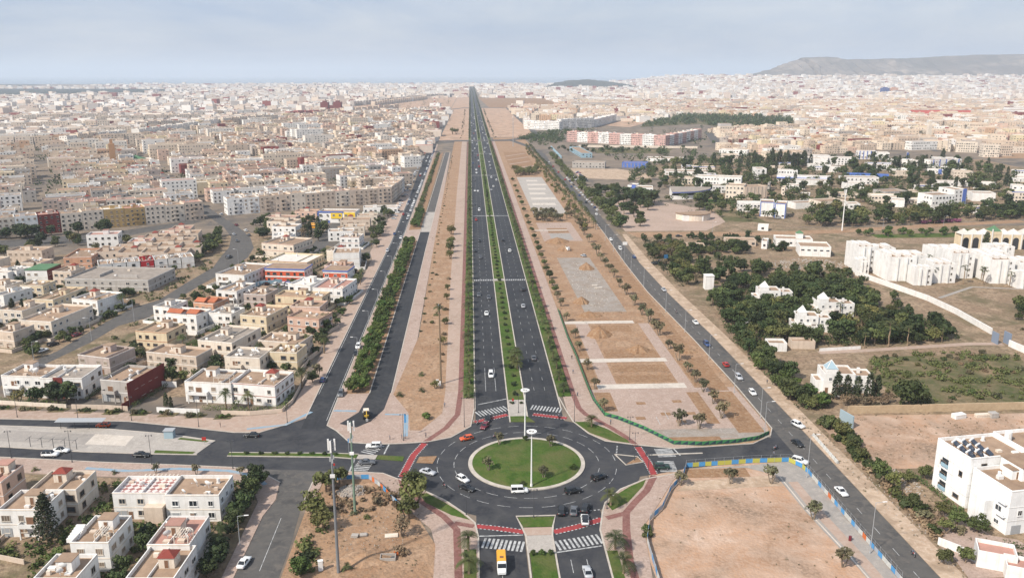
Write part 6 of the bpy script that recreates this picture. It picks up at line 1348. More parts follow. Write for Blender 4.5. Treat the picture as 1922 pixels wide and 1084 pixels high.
CARLIST = [
(-2.3,224.0,'hatch','orange',200,'orange-red hatchback on the far side of the roundabout'),
(3.2,232.3,'hatch','maroon',-115,'dark maroon hatchback entering the roundabout from the avenue'),
(4.3,237.9,'sedan','black',-105,'black car on the red cycle crossing of the avenue'),
(-3.2,198.8,'hatch','white',-50,'white hatchback beside the roundabout island'),
(-2.0,193.9,'sedan','black',-40,'black saloon overtaken by the white hatchback on the roundabout'),
(-12.5,203.2,'sedan','silver',-30,'silver saloon entering the roundabout from the west road'),
(11.3,191.9,'van','white',0,'white van at the front edge of the roundabout island'),
(24.9,191.0,'suv','black',15,'black estate car on the front right of the roundabout'),
(32.6,198.0,'suv','black',30,'black off-road car with spare wheel on the right of the roundabout'),
(20.9,181.2,'suv','black',80,'black car waiting at the give-way dashes, left of three'),
(23.9,181.1,'sedan','darkgrey',80,'dark grey car waiting at the give-way dashes, middle of three'),
(26.9,182.1,'suv','black',70,'black car waiting at the give-way dashes, right of three'),
(26.0,176.7,'suv','white',85,'white car with dark roof crossing the red cycle crossing'),
(23.7,155.4,'sedan','silver',92,'silver saloon at the bottom edge of the avenue'),
(50.4,203.1,'suv','green',0,'dark green car on the eastern crosswalk'),
(-28.7,220.0,'suv','white',180,'white off-road car on the western crosswalk'),
(-29.4,209.8,'sedan','darkgrey',0,'grey saloon on the near half of the western crosswalk'),
(-65.3,229.2,'sedan','black',175,'black saloon on the far lanes of the west road'),
(-50.3,162.6,'sedan','white',80,'white saloon parked in the grey side street'),
(-44.1,260.8,'sedan','darkgrey',-88,'dark saloon at the mouth of the frontage road'),
(-112.0,238.7,'hatch','orange',178,'orange hatchback beside the glass shelter of the plaza'),
(-118.2,219.0,'suv','white',-4,'white off-road car with black roof on the west road'),
(-116.4,221.5,'sedan','white',-6,'white saloon overtaking the black-roofed car on the west road'),
(-92.7,217.5,'sedan','black',-5,'long black saloon on the near lanes of the west road'),
(97.7,228.5,'suv','white',-65,'white estate car heading down the right-hand road past the junction'),
(92.7,215.9,'sedan','black',-75,'black saloon turning at the eastern junction'),
(89.0,204.7,'suv','white',-40,'white car beside the blue and yellow hoarding corner'),
(92.9,187.3,'sedan','white',-85,'white saloon on the road beside the hoarding'),
(92.7,255.4,'hatch','white',-88,'white hatchback on the lamp-lined road, nearest of the queue'),
(92.6,269.7,'suv','silver',-88,'silver estate on the lamp-lined road behind the white hatchback'),
(92.0,283.0,'hatch','red',90,'red hatchback on the lamp-lined road'),
(91.6,306.6,'suv','navy',-88,'dark blue car on the lamp-lined road beside the site entrance'),
(95.0,336.2,'sedan','white',-88,'white saloon on the lamp-lined road beside the thick trees'),
(94.0,392.1,'sedan','silver',-88,'silver saloon on the lamp-lined road near the white tower'),
(93.9,467.9,'hatch','navy',-88,'blue hatchback on the lamp-lined road above the parked truck'),
(89.9,491.7,'van','white',-88,'white van on the far stretch of the lamp-lined road'),
(89.1,521.1,'hatch','white',-88,'white hatchback farthest up the lamp-lined road'),
(118.5,335.3,'sedan','silver',0,'silver car parked among the trees of the wood'),
(65.0,473.0,'hatch','silver',120,'silver car parked on the gravel yard'),
(6.1,276.3,'van','white',-90,'white van coming down the avenue, nearest the roundabout'),
(6.0,354.3,'sedan','white',-90,'white saloon coming down the avenue behind the van'),
(7.6,381.6,'sedan','darkgrey',-90,'dark grey saloon just before the nearest mid-avenue crosswalk, inner lane'),
(2.9,386.8,'sedan','darkgrey',-90,'dark grey car just before the nearest mid-avenue crosswalk, outer lane'),
(4.8,471.3,'sedan','darkgrey',-90,'grey saloon beyond the nearest mid-avenue crosswalk'),
(4.9,520.7,'hatch','black',-90,'dark hatchback far down the incoming carriageway'),
(1.9,489.5,'hatch','black',-90,'dark car in the kerb lane of the incoming carriageway'),
(22.5,293.7,'sedan','darkgrey',90,'dark grey saloon driving away beside the median palms'),
(23.0,365.7,'sedan','silver',90,'silver grey saloon driving away beyond the median palms'),
(24.9,395.8,'sedan','black',90,'black saloon driving away before the nearest mid-avenue crosswalk'),
(22.5,488.5,'suv','white',90,'white car driving away beyond the nearest mid-avenue crosswalk'),
(19.7,522.2,'sedan','black',90,'black saloon driving away in the inner lane far ahead'),
(3.2,600.4,'hatch','red',-90,'red car far down the incoming carriageway'),
(5.9,645.0,'van','white',-90,'white van near the second mid-avenue crosswalk'),
(2.1,675.4,'sedan','darkgrey',-90,'grey car behind the white van at the second crosswalk'),
(5.8,755.1,'sedan','white',-90,'white car abreast of its twin on the incoming carriageway, inner'),
(3.1,757.1,'sedan','white',-90,'white car abreast of its twin on the incoming carriageway, outer'),
(3.2,833.6,'sedan','darkgrey',-90,'grey car close to the third mid-avenue crosswalk'),
(-1.5,959.9,'van','white',-90,'white van in the kerb lane beyond the third crosswalk'),
(18.4,763.5,'sedan','silver',90,'silver car driving away past the second crosswalk'),
(20.9,786.9,'sedan','white',90,'white car driving away ahead of the silver one'),
(20.7,857.1,'van','white',90,'white van driving away at the third crosswalk'),
(25.2,834.7,'van','white',90,'white van in the outer lane at the third crosswalk'),
(19.9,1204.8,'van','white',90,'white van driving away before the far junction'),
(-44.8,310.5,'suv','white',-88,'white car parked on the frontage road, nose to the dark one'),
(-44.7,302.4,'sedan','black',-88,'dark car parked on the frontage road behind the white one'),
(-44.1,261.0,'suv','darkgrey',-88,'grey car parked nearest on the frontage road'),
(-52.4,274.3,'hatch','navy',92,'blue hatchback on the house side of the frontage road'),
(-50.9,492.6,'suv','silver',-88,'silver car at the side street mouth of the frontage road'),
(-46.1,533.4,'hatch','white',-88,'white hatchback farther up the frontage road'),
(-51.5,547.7,'sedan','navy',-88,'blue saloon on the frontage road below the apartments'),
(-104.2,412.6,'suv','black',70,'black car parked beside the orange red school'),
(-99.3,412.4,'suv','white',80,'white car parked at the orange red school, left of three'),
(-95.3,412.6,'suv','white',80,'white car parked at the orange red school, middle of three'),
(-92.7,411.0,'suv','white',80,'white car parked at the orange red school, right of three'),
(-161.2,331.2,'sedan','maroon',65,'maroon car parked by the garden hedge of the neighbourhood street'),
(-164.9,319.1,'suv','black',65,'black car parked on the neighbourhood street'),
(-165.3,311.7,'sedan','white',65,'white saloon parked behind the black car on the neighbourhood street'),
(-140.8,478.4,'suv','darkgrey',80,'grey car parked at the bend of the neighbourhood street'),
(-215.4,433.2,'suv','white',20,'white car parked beside the red-walled villa'),
(-216.0,438.2,'sedan','white',20,'second white car parked beside the red-walled villa'),
(-141.3,480.1,'suv','black',70,'black car parked on the inside of the street bend'),
(-157.9,551.5,'sedan','silver',115,'silver car driving round the street bend'),
(-149.6,528.3,'sedan','darkgrey',110,'dark car following round the street bend'),
(-147.1,548.1,'sedan','darkgrey',120,'dark car parked on the outside of the street bend'),
(-153.5,564.8,'hatch','white',125,'white car parked on the outside of the street bend'),
(-165.7,587.1,'sedan','maroon',125,'maroon car above the street bend'),
(-189.4,633.5,'suv','silver',125,'silver car at the mouth of the apartment street'),
(135.6,530.9,'sedan','black',0,'black car on the brown earth road'),
]
for cdef in CARLIST: car(*cdef, full=cdef[1] < 420)
R = random.Random(31); pc = ['white','white','silver','darkgrey','black','navy','red','silver','white']
for k in range(46):
    y = 610+k*12.5; x = -46.6-(y-520)*.0072
    if R.random() < .8: car(x, y+R.uniform(-2,2), R.choice(('hatch','sedan','suv')), R.choice(pc), -88, 'car parked along the planting strip side of the far frontage road', 'cars parked on the frontage road, strip side', False)
    if R.random() < .8: car(x-9.6-R.uniform(0,2), y+R.uniform(-3,3), R.choice(('hatch','sedan','suv')), R.choice(pc), R.choice((0,20,-88)), 'car parked at the shop side of the far frontage road', 'cars parked on the frontage road, shop side', False)
    if R.random() < .35: car(x-4.5, y+6, 'sedan', R.choice(pc), R.choice((-88,92)), 'car driving on the far frontage road', 'cars driving on the far frontage road', False)
for k in range(44):
    y = 900+k*34+R.uniform(-8,8)
    car(R.choice((2.2,5.7,9.1)), y, R.choice(('hatch','sedan','suv','van')), R.choice(pc), -90, 'distant car coming along the avenue towards the roundabout', 'distant incoming cars', False)
    if k % 4: car(R.choice((18.5,22,25.5)), y+14, R.choice(('hatch','sedan','suv','van')), R.choice(pc), 90, 'distant car driving away along the avenue', 'distant outgoing cars', False)
for k in range(26):
    car(106+(k%2)*9+R.uniform(-.5,.5), 826+(k//2)*6.2, R.choice(('hatch','sedan','suv')), R.choice(pc), R.choice((0,180)), 'car in the school parking lot beside the palm road', 'cars in the school parking lot', False)
for k in range(16): car(97.6+.4*R.random(), 640+k*14, R.choice(('hatch','sedan')), R.choice(pc), 90, 'car parked along the palm road', 'cars parked along the palm road', False)
for k in range(8): car(94.5, 620+k*55+R.uniform(-9,9), R.choice(('hatch','sedan','suv')), R.choice(pc), R.choice((90,-90)), 'car driving on the palm road', 'cars driving on the palm road', False)
# yellow minibus with white front
r = thing('minibus', 'yellow school minibus with white cab and roof hatch on the avenue', 'minibus', (5.5,158.6,.045), radians(180))
def ringb(y, hw, zb, zt): return [(-hw*.94,y,zb),(hw*.94,y,zb),(hw,y,zb+.2),(hw,y,zt-.35),(hw*.86,y,zt),(-hw*.86,y,zt),(-hw,y,zt-.35),(-hw,y,zb+.2)]
b = MB(); b.loft([ringb(-3.1,.98,.4,2.5), ringb(-3.0,1.02,.32,2.62), ringb(1.5,1.02,.32,2.62)]); b.build('body', M['p_yellow'], r)
b = MB(); b.loft([ringb(1.51,1.02,.32,2.62), ringb(2.1,1.0,.32,2.5), ringb(2.35,.98,.32,1.55), ringb(3.1,.92,.34,1.15), ringb(3.2,.8,.42,.95)]); b.build('cab', M['p_white'], r)
b = MB(); b.loft([[(-.86,2.14,2.4),(.86,2.14,2.4),(.9,2.40,1.56),(-.9,2.40,1.56)],[(-.84,2.2,2.42),(.84,2.2,2.42),(.88,2.46,1.56),(-.88,2.46,1.56)]]); b.build('windscreen', M['car_glass'], r)
for sx in (-1,1):
    for k in range(4): b = MB(); b.box(sx*1.03-.015,sx*1.03+.015,-2.8+k*1.1,-1.85+k*1.1,1.45,2.15); b.build('side_window', M['car_glass'], r)
    for yy in (2.2,-1.9): w = link('wheel', TYRE, r, (sx*.9,yy,.36), 0, (1.1,1.1,1.1)); link('rim', RIM, w)
    b = MB(); b.box(sx*.68-.15,sx*.68+.15,3.14,3.22,.7,.88); b.build('headlight', M['lamp_clear'], r)
b = MB(); b.box(-.4,.4,-.4,.3,2.62,2.7); b.build('roof_hatch', M['wood'], r)
# backhoe loader
r = thing('backhoe_loader', 'yellow backhoe loader parked at the end of the unopened road', 'digger', (-33.4,241.6,.14), radians(10)); yl = mat('digger_yellow', (.60,.38,.03), .5, (.45,.30,.06), 3)
b = MB(); b.box(-.75,.75,-1.6,2.2,.8,1.35); b.box(-.55,.55,1,2.6,1.3,1.8); b.build('chassis', yl, r); b = MB(); b.box(-.75,.75,-1.2,.6,1.35,2.7); b.build('cab', M['car_glass'], r); b = MB(); b.box(-.85,.85,-1.3,.7,2.7,2.85); b.build('cab_roof', M['w_cream'], r)
for sx in (-1,1):
    link('wheel', TYRE, r, (sx*.85,-1.0,.75), 0, (2.2,2.3,2.3)); link('wheel', TYRE, r, (sx*.85,1.7,.5), 0, (1.8,1.55,1.55)); b = MB(); b.tube((sx*.6,1.2,1.6),(sx*.6,3.4,.7),.12,.12,6); b.build('loader_arm', yl, r)
b = MB(); b.loft([[(-1.1,3.3,.15),(1.1,3.3,.15),(1.1,3.4,1.0),(-1.1,3.4,1.0)],[(-1.1,4.1,.1),(1.1,4.1,.1),(1.1,3.6,.9),(-1.1,3.6,.9)]]); b.build('bucket', M['metal_grey'], r)
b = MB(); b.tube((0,-1.7,1.0),(0,-2.4,3.1),.16,.14,6); b.tube((0,-2.4,3.1),(0,-3.7,2.2),.13,.11,6); b.tube((0,-3.7,2.2),(0,-3.6,1.0),.1,.1,6); b.build('boom', yl, r); b = MB(); b.box(-.35,.35,-3.9,-3.3,.3,1.0); b.build('rear_bucket', M['metal_grey'], r)
r = thing('truck', 'dark flatbed truck parked on the sandy verge above the white tower', 'truck', (103.2,450,.03), radians(-70)); b = MB(); b.box(-1.1,1.1,-3,1.2,.8,1.1); b.box(-1.1,-1.0,-3,1.2,1.1,1.7); b.box(1.0,1.1,-3,1.2,1.1,1.7); b.build('bed', M['metal_dark'], r); b = MB(); b.box(-1.1,1.1,1.3,3,.6,2.4); b.build('cab', M['p_black'], r); b = MB(); b.box(-1,1,3.0,3.04,1.4,2.2); b.build('windscreen', M['car_glass'], r)
for sx in (-1,1):
    for yy in (2.1,-1.6): link('wheel', TYRE, r, (sx*.95,yy,.45), 0, (1.3,1.4,1.4))
for k, (x, y, l) in enumerate(((-118,563.5,'yellow school bus parked in the lane by the yellow college, near one'),(-119,570,'yellow school bus parked in the lane by the yellow college, far one'))):
    r = thing('school_bus', l, 'bus', (x+9,y+10,.04), radians(80)); b = MB(); b.loft([ringb(-3.4,1.05,.35,2.6), ringb(3.3,1.05,.35,2.6)]); b.build('body', M['p_yellow'], r); b = MB(); b.box(-1.07,1.07,-3,3,1.5,2.15); b.build('windows', M['car_glass'], r)
    for sx in (-1,1):
        for yy in (2.1,-2.1): link('wheel', TYRE, r, (sx*.95,yy,.4), 0, (1.1,1.2,1.2))

# ---------------------------------------------------------------- people and motorcycles
def motorcycle(x, y, hd, label, rider):
    r = thing('motorcycle', label, 'motorcycle', (x,y,.045), radians(hd-90))
    for yy in (.62,-.62): w = link('wheel', TYRE, r, (0,yy,.3), 0, (.55,.95,.95)); link('rim', RIM, w, (0,0,0))
    b = MB(); b.tube((0,-.6,.32),(0,.1,.45),.07,.09,6); b.tube((0,.1,.45),(0,.42,.85),.07,.06,6); b.box(-.12,.12,-.15,.3,.28,.6); b.build('frame', M['metal_dark'], r)
    b = MB(); b.loft([[(-.12,-.75,.72),(.12,-.75,.72),(.1,-.75,.82),(-.1,-.75,.82)],[(-.14,.05,.68),(.14,.05,.68),(.12,.05,.78),(-.12,.05,.78)]]); b.build('seat', M['tyre'], r)
    b = MB(); b.loft([[(-.13,.05,.66),(.13,.05,.66),(.1,.05,.86),(-.1,.05,.86)],[(-.08,.42,.74),(.08,.42,.74),(.06,.42,.9),(-.06,.42,.9)]]); b.build('tank', M['p_red'], r)
    b = MB(); b.tube((0,.62,.3),(0,.42,.95),.035,.035,6); b.tube((-.34,.34,1.0),(.34,.34,1.0),.02,.02,6); b.build('handlebar', M['metal_grey'], r)
    b = MB(); b.box(-.08,.08,.5,.58,.74,.88); b.build('headlight', M['lamp_clear'], r)
    o = link('person', PEOPLE['rider'], None, (x,y,.045), radians(hd-90)); tag(o, rider, 'person')
motorcycle(5.9,224.8,215,'motorcycle at the back of the roundabout lawn','rider in dark clothes behind the roundabout lawn')
motorcycle(-8,195.6,-55,'motorcycle on the front left of the roundabout','rider in dark clothes on the front left of the roundabout')
motorcycle(26.2,238.6,80,'motorcycle on the red crossing of the outgoing carriageway','rider on the red crossing of the outgoing carriageway')
motorcycle(85.2,213.1,-160,'motorcycle at the eastern junction','rider in pale shirt at the eastern junction')
motorcycle(96.6,158.9,-88,'motorcycle at the bottom of the right-hand road','rider in dark jacket at the bottom of the right-hand road')
motorcycle(90.6,352.4,-88,'motorcycle on the lamp-lined road among the cars','rider on the lamp-lined road among the cars')
motorcycle(1,235.2,-100,'motorcycle waiting at the red crossing of the avenue','rider in blue waiting at the red crossing of the avenue')
for k, (x, y, hd, l) in enumerate(((-9.4,248.8,-90,'person in dark clothes on the pale walkway northwest of the roundabout'),(36.7,292.8,90,'person in dark clothes on the eastern walkway, farther of two'),(35.3,277.4,-90,'person in dark clothes on the eastern walkway, nearer of two'),(34.2,255.8,-80,'person at the red track by the northern crosswalk'),(41.4,232.8,-60,'person in brown beside the green hoarding'),(47.6,210.2,-90,'person on the eastern red crossing'),(-21.2,225.3,0,'person waiting at the dark lamp post, left of two'),(-20.2,225.3,180,'person waiting at the dark lamp post, right of two'),(-24.6,224.9,20,'worker in yellow at the kerb beside cable drums'),(83.2,208.8,180,'person in dark clothes crossing the eastern junction'),(100.7,264,90,'person in white on the sandy verge of the lamp-lined road'),(-14.2,226,150,'person on the traffic triangle'),(-76.5,236.4,10,'person in orange on the tan pavement of the west road'))):
    o = link('person', PEOPLE['walker' if k % 2 else 'walker2'], None, (x,y,.14), radians(hd-90)); tag(o, l, 'person')

# ---------------------------------------------------------------- masts, lamps, signs
def lamp(x, y, h, hd, label, kind='road', group=None):
    r = thing('street_lamp', label, 'street lamp', (x,y,.1), radians(hd), group); mm = M['metal_grey'] if kind == 'road' else M['metal_dark']
    b = MB(); b.tube((0,0,0),(0,0,.5),.16,.14,8); b.tube((0,0,.5),(0,0,h),.10 if kind == 'road' else .09,.05,8); b.build('pole', mm, r)
    if kind == 'road':
        b = MB(); b.tube((0,0,h-.05),(1.9,0,h+.15),.05,.04,6); b.build('arm', mm, r); b = MB(); b.loft([[(1.5,-.14,h+.08),(1.5,.14,h+.08),(1.5,.12,h+.22),(1.5,-.12,h+.22)],[(2.5,-.11,h+.14),(2.5,.11,h+.14),(2.5,.09,h+.24),(2.5,-.09,h+.24)]]); b.build('lamp_head', M['metal_white'], r)
    else:
        for s in (-1,1):
            b = MB(); b.tube((0,0,h-.4),(s*.75,0,h-.1),.035,.03,6); b.build('arm', mm, r); b = MB(); b.tube((s*.75,0,h-.45),(s*.75,0,h-.1),.16,.09,8); b.build('lantern', mm, r)
for k, (x, y, h) in enumerate(((85.3,222.5,10.6),(87.6,196.2,12),(87.5,160.2,12.4),(87,256.8,10),(87.8,290,9.5),(87.2,323.6,9.5),(86.2,354,10),(85.6,399.8,9.5),(84.6,429,9.5),(84.4,458,10.5),(84.9,486.4,10),(88.6,235.4,9.8),(85.2,520,10),(85.6,560,10))):
    lamp(x, y, h, 0, ('slender grey street lamp at the gravel corner of the park','grey street lamp at the blue and yellow hoarding corner','grey street lamp by the hoarding at the bottom of the road')[k] if k < 3 else 'slender grey street lamp in the row along the park side of the road', 'road', None if k < 3 else 'lamps along the park road')
for x, y, h, l in ((-3,232.9,9.6,'dark lamp post on the northwest traffic triangle'),(14,179.2,7.6,'dark lamp post on the southern median nose'),(-2.2,181.2,5.6,'dark lamp post on the southwest corner lawn'),(30.6,235.1,9.1,'dark lamp post at the north-east corner lawn'),(44,208.4,8.4,'dark lamp post on the eastern splitter island'),(32.2,182.4,7.6,'dark lamp post beside the palm of the south-east lawn'),(45.6,197.9,7,'dark lamp post at the end of the eastern red crossing'),(13.9,243,6.4,'dark lamp post on the northern median paving'),(45.1,221.5,7.4,'dark lamp post at the north end of the eastern red crossing'),(-20.6,224.2,8.4,'dark lamp post beside the blue cycle lane')):
    lamp(x, y, h, rnd.uniform(0,3), l, 'post')
for k, (x, y, h) in enumerate(((-128.4,218.2,8.2),(-110.3,214.6,9.5),(-88,212.2,8.8),(-65.2,208.6,8.4),(-141.7,247.2,7.8),(-105.2,242.8,8),(-83.1,237,9.2),(-122.3,245,8.4),(-57,238.6,7.4),(-60.5,206.5,4))):
    lamp(x, y, h, rnd.uniform(0,3), 'thin dark lamp post on the pavement edge of the west road', 'post', 'lamp posts of the west road')
for x, y, h, hd, l in ((-53.3,170.5,7.2,0,'grey street lamp on the pavement of the grey side street'),(-145.4,350,10,180,'grey street lamp beside the empty lot of the neighbourhood street'),(-152.6,325,9.2,180,'grey street lamp in the middle of the neighbourhood street row'),(-163.8,302,7,0,'grey street lamp beside the parked white saloon'),(-131,462,8.5,180,'grey street lamp at the bend of the neighbourhood street'),(161.8,545,7,0,'grey street lamp on the brown earth road'),(277.6,541.7,9,0,'grey street lamp left on the brown earth road by the hotel'),(326,552.7,8.5,0,'grey street lamp far along the brown earth road')): lamp(x, y, h, hd, l)
for k in range(14): lamp(-43.6-(k*.05), 300+k*36, 7.5, 180, 'slim lamp in the planting strip of the frontage road', 'road', 'lamps of the frontage road')
def ring_mast(x, y, h, label):
    r = thing('light_mast', label, 'light mast', (x,y,.25)); b = MB(); b.tube((0,0,0),(0,0,.8),.34,.30,12); b.tube((0,0,.8),(0,0,h),.22,.13,12); b.build('pole', M['metal_white'], r)
    b = MB(); n = 24
    for k in range(n):
        a0, a1 = 2*pi*k/n, 2*pi*(k+1)/n
        b.face([(.75*cos(a0),.75*sin(a0),h),(1.3*cos(a0),1.3*sin(a0),h),(1.3*cos(a1),1.3*sin(a1),h),(.75*cos(a1),.75*sin(a1),h)]); b.face([(1.3*cos(a0),1.3*sin(a0),h-.22),(1.3*cos(a1),1.3*sin(a1),h-.22),(1.3*cos(a1),1.3*sin(a1),h),(1.3*cos(a0),1.3*sin(a0),h)]); b.face([(.75*cos(a1),.75*sin(a1),h-.22),(.75*cos(a0),.75*sin(a0),h-.22),(.75*cos(a0),.75*sin(a0),h),(.75*cos(a1),.75*sin(a1),h)])
    for k in range(6): b.tube((0,0,h-.6),(1.0*cos(k*pi/3),1.0*sin(k*pi/3),h-.12),.05,.04,5)
    b.build('ring_head', M['metal_white'], r)
    for k in range(6):
        b = MB(); b.tube((1.02*cos(k*pi/3),1.02*sin(k*pi/3),h-.3),(1.02*cos(k*pi/3),1.02*sin(k*pi/3),h-.02),.14,.14,8); b.build('floodlight', M['lamp_clear'], r)
ring_mast(14.5,194.4,15.4,'white mast with ring of floodlights at the front of the roundabout lawn'); ring_mast(14.7,223.4,15.2,'white mast with ring of floodlights at the back of the roundabout lawn')
def mono(x, y, h, r0, mm, label, green=False):
    r = thing('telecom_mast', label, 'telecom mast', (x,y,0)); b = MB()
    for k in range(5): b.tube((0,0,h*k/5),(0,0,h*(k+1)/5),r0*(1-.09*k),r0*(1-.09*(k+1)),12)
    b.build('pole', mm, r)
    for k in range(3):
        a = k*2.094+.5; b = MB(); cx_, cy_ = .75*cos(a), .75*sin(a); b.box(cx_-.17,cx_+.17,cy_-.12,cy_+.12,h-2.4,h+.1); b.build('antenna_panel', M['metal_white'], r); b = MB(); b.tube((0,0,h-1.9),(cx_,cy_,h-1.9),.05,.05,5); b.tube((0,0,h-.6),(cx_,cy_,h-.6),.05,.05,5); b.build('bracket', M['metal_grey'], r)
    for k in range(4): b = MB(); a = k*1.7; b.box(.35*cos(a)-.15,.35*cos(a)+.15,.35*sin(a)-.12,.35*sin(a)+.12,h-4.2-k*.25,h-3.4-k*.25); b.build('radio_unit', M['metal_grey'], r)
    b = MB(); b.box(-.5,.5,-.55,-.25,h-8.2,h-7.5); b.build('equipment_box', M['metal_white'], r)
M['pole_green'] = mat('pole_green', (.16,.23,.17), .55)
mono(-29.4,158.7,30.6,.36,mat('mast_grey', (.17,.18,.19), .5),'tall grey telecom pole with antenna panels at the bottom of the rubble lot'); mono(-29.1,183.1,24,.34,M['pole_green'],'green telecom pole with antenna panels in the rubble lot')
mono(62.3,1242,44,.5,M['metal_grey'],'tall grey telecom mast on the far park plots'); mono(252,547,28,.4,M['metal_white'],'pale telecom mast beside the brown earth road')
r = thing('disguised_mast', 'very tall mast disguised as a palm on the earth strip', 'telecom mast', (-11.3,269.4,.1)); b = MB(); b.tube((0,0,0),(0,0,27.5),.38,.24,10); b.build('pole', M['palm_bark'], r); fr_ = palm_proto(99, .3, 2.7, 26, .35, tr=.2); link('crown', fr_[1][1], r, (0,0,27.3)); b = MB()
for k in range(3): b.box(.4*cos(k*2.1)-.12,.4*cos(k*2.1)+.12,.4*sin(k*2.1)-.1,.4*sin(k*2.1)+.1,26.6,28.4)
b.build('antennas', M['metal_grey'], r); b = MB(); b.box(-1.6,-.7,-.5,.4,0,1.9); b.box(-.5,.1,-1.1,-.6,0,1.6); tag(b.build('equipment_cabinet', M['metal_white'], None, (-11.3,268.6,.1)), 'white equipment cabinets at the foot of the palm mast', 'cabinet')
r = thing('lattice_mast', 'red and white lattice mast at the end of the frontage road', 'mast', (-95,2268,0)); b = MB()
for k in range(12):
    z0, z1 = k*4, k*4+4; s0, s1 = 3.2*(1-k/14), 3.2*(1-(k+1)/14)
    for i in range(4):
        a0, a1 = (((-1,-1),(1,-1),(1,1),(-1,1))[i]), (((-1,-1),(1,-1),(1,1),(-1,1))[(i+1)%4]); b.tube((a0[0]*s0,a0[1]*s0,z0),(a0[0]*s1,a0[1]*s1,z1),.35,.35,4,k%2); b.tube((a0[0]*s0,a0[1]*s0,z0),(a1[0]*s1,a1[1]*s1,z1),.25,.25,4,k%2)
b.build('frame', [M['p_red'], M['metal_white']], r)

# ---------------------------------------------------------------- hoardings round the building plots
M['h_green'] = mat('hoarding_green', (.05,.20,.075), .6); M['h_dark'] = mat('hoarding_dark', (.02,.045,.06), .6); M['h_blue'] = mat('hoarding_blue', (.06,.24,.50), .6, (.09,.30,.55), 1.5); M['h_yellow'] = mat('hoarding_yellow', (.42,.40,.08), .6); M['h_white'] = mat('hoarding_white', (.55,.55,.52), .6, (.40,.41,.40), 1.5); M['h_orange'] = mat('hoarding_orange', (.55,.14,.04), .6); M['h_grey'] = mat('hoarding_grey', (.33,.36,.40), .6); M['net'] = mat('fence_mesh', (.20,.22,.22), .7)
def panel_mesh(w, h, kind):
    b = MB()
    if kind == 'tri':
        b.loft([[(-w/2,.02,0),(w/2,.02,0),(w/2,.02,h),(-w/2,.02,h)],[(-w/2,-.02,0),(w/2,-.02,0),(w/2,-.02,h),(-w/2,-.02,h)]], 0)
        b.face([(-w/2,-.03,.1),(w/2,-.03,.1),(w/2,-.03,h)], 1); b.face([(w/2,.03,.1),(-w/2,.03,.1),(w/2,.03,h)], 1); return b.mesh('panel', [M['h_green'], M['h_dark']])
    b.box(-w/2+.03,w/2-.03,-.025,.025,.08,h); b.box(-w/2-.03,-w/2+.03,-.05,.05,0,h+.15, 1); return b.mesh('panel', [M['h_'+kind], M['metal_grey']])
def hoarding(pts, kinds, w, h, label, z=.12, tilt=0):
    r = thing('hoarding', label, 'fence', (0,0,0)); meshes = {k_: panel_mesh(w, h, k_) for k_ in set(kinds)}; i = 0
    for a, c in zip(pts, pts[1:]):
        L_ = hypot(c[0]-a[0], c[1]-a[1]); n = max(1, round(L_/w)); an = atan2(c[1]-a[1], c[0]-a[0])
        for k in range(n):
            t = (k+.5)/n; link('panel', meshes[kinds[i % len(kinds)]], r, (a[0]+(c[0]-a[0])*t, a[1]+(c[1]-a[1])*t, z), an+rnd.uniform(-.05,.05), (L_/n/w,1,1)); i += 1
    return r
hoarding([(38.3,359),(38,319.2),(38.6,296.2),(38.6,266.1),(38.8,252.4),(40.6,239.3),(44.4,236.2),(50.7,228.4),(57.2,217.8),(65.2,216.8),(75.4,217.9),(82.5,219.8),(87,223.2)], ['tri'], 2.0, 1.25, 'green and black triangle-patterned hoarding round the new park')
hoarding([(57.2,203.4),(66,204.2),(76,205.2),(86.2,205.4),(88.4,201.5),(88.8,198)], ['blue','yellow','blue','yellow','blue','yellow','yellow'], 1.9, 1.3, 'blue and yellow hoarding along the eastern link road', .06)
hoarding([(88.8,198),(88.9,184),(88.9,170.8),(89,150),(89,130)], ['blue','white','white','blue','grey','white','orange','white','blue','grey'], 1.9, 1.25, 'patchy blue and white hoarding along the right-hand road', .06)
hoarding([(57.1,203.2),(54.5,197),(50,190.8),(45.7,181.6),(41.5,176.2),(38.9,166.8),(38.3,153.6),(37.8,130)], ['grey','blue','white','grey','grey','blue'], 2.1, 1.4, 'leaning grey and blue hoarding round the pink earth lot', .1)
hoarding([(-37,200.6),(-32,201),(-27.8,200.8),(-25.2,197.4),(-22.6,193),(-20.8,189.4),(-18.2,185)], ['blue','grey','blue','grey','blue','grey','orange','grey','white','orange','blue','orange'], 1.7, 1.3, 'blue, grey and orange hoarding round the rubble lot', .1)
r = thing('barrier', 'row of white concrete barriers on the verge of the right-hand road', 'barrier', (0,0,0))
for k in range(9): b = MB(); b.loft([[(-.3,-.9,0),(.3,-.9,0),(.3,.9,0),(-.3,.9,0)],[(-.1,-.88,.85),(.1,-.88,.85),(.1,.88,.85),(-.1,.88,.85)]]); b.build('block', M['h_white'], r, (99.7-.06*k,221-k*2.05,.03))
def railing(pts, label):
    b = MB(); r = thing('mesh_fence', label, 'fence'); L_ = 0
    for a, c in zip(pts, pts[1:]):
        n = max(1, int(hypot(c[0]-a[0], c[1]-a[1])/2.4))
        for k in range(n+1): t = k/n; p = (a[0]+(c[0]-a[0])*t, a[1]+(c[1]-a[1])*t); b.tube((*p,0),(*p,2.0),.035,.035,5)
        for z in (.5,1.2,1.95): b.tube((*a,z),(*c,z),.02,.02,4)
    b.build('frame', M['metal_grey'], r)
railing([(57.3,204),(76,205.9),(86.6,206.1),(89.3,201),(89.5,150)], 'thin wire fence standing outside the blue and yellow hoarding')
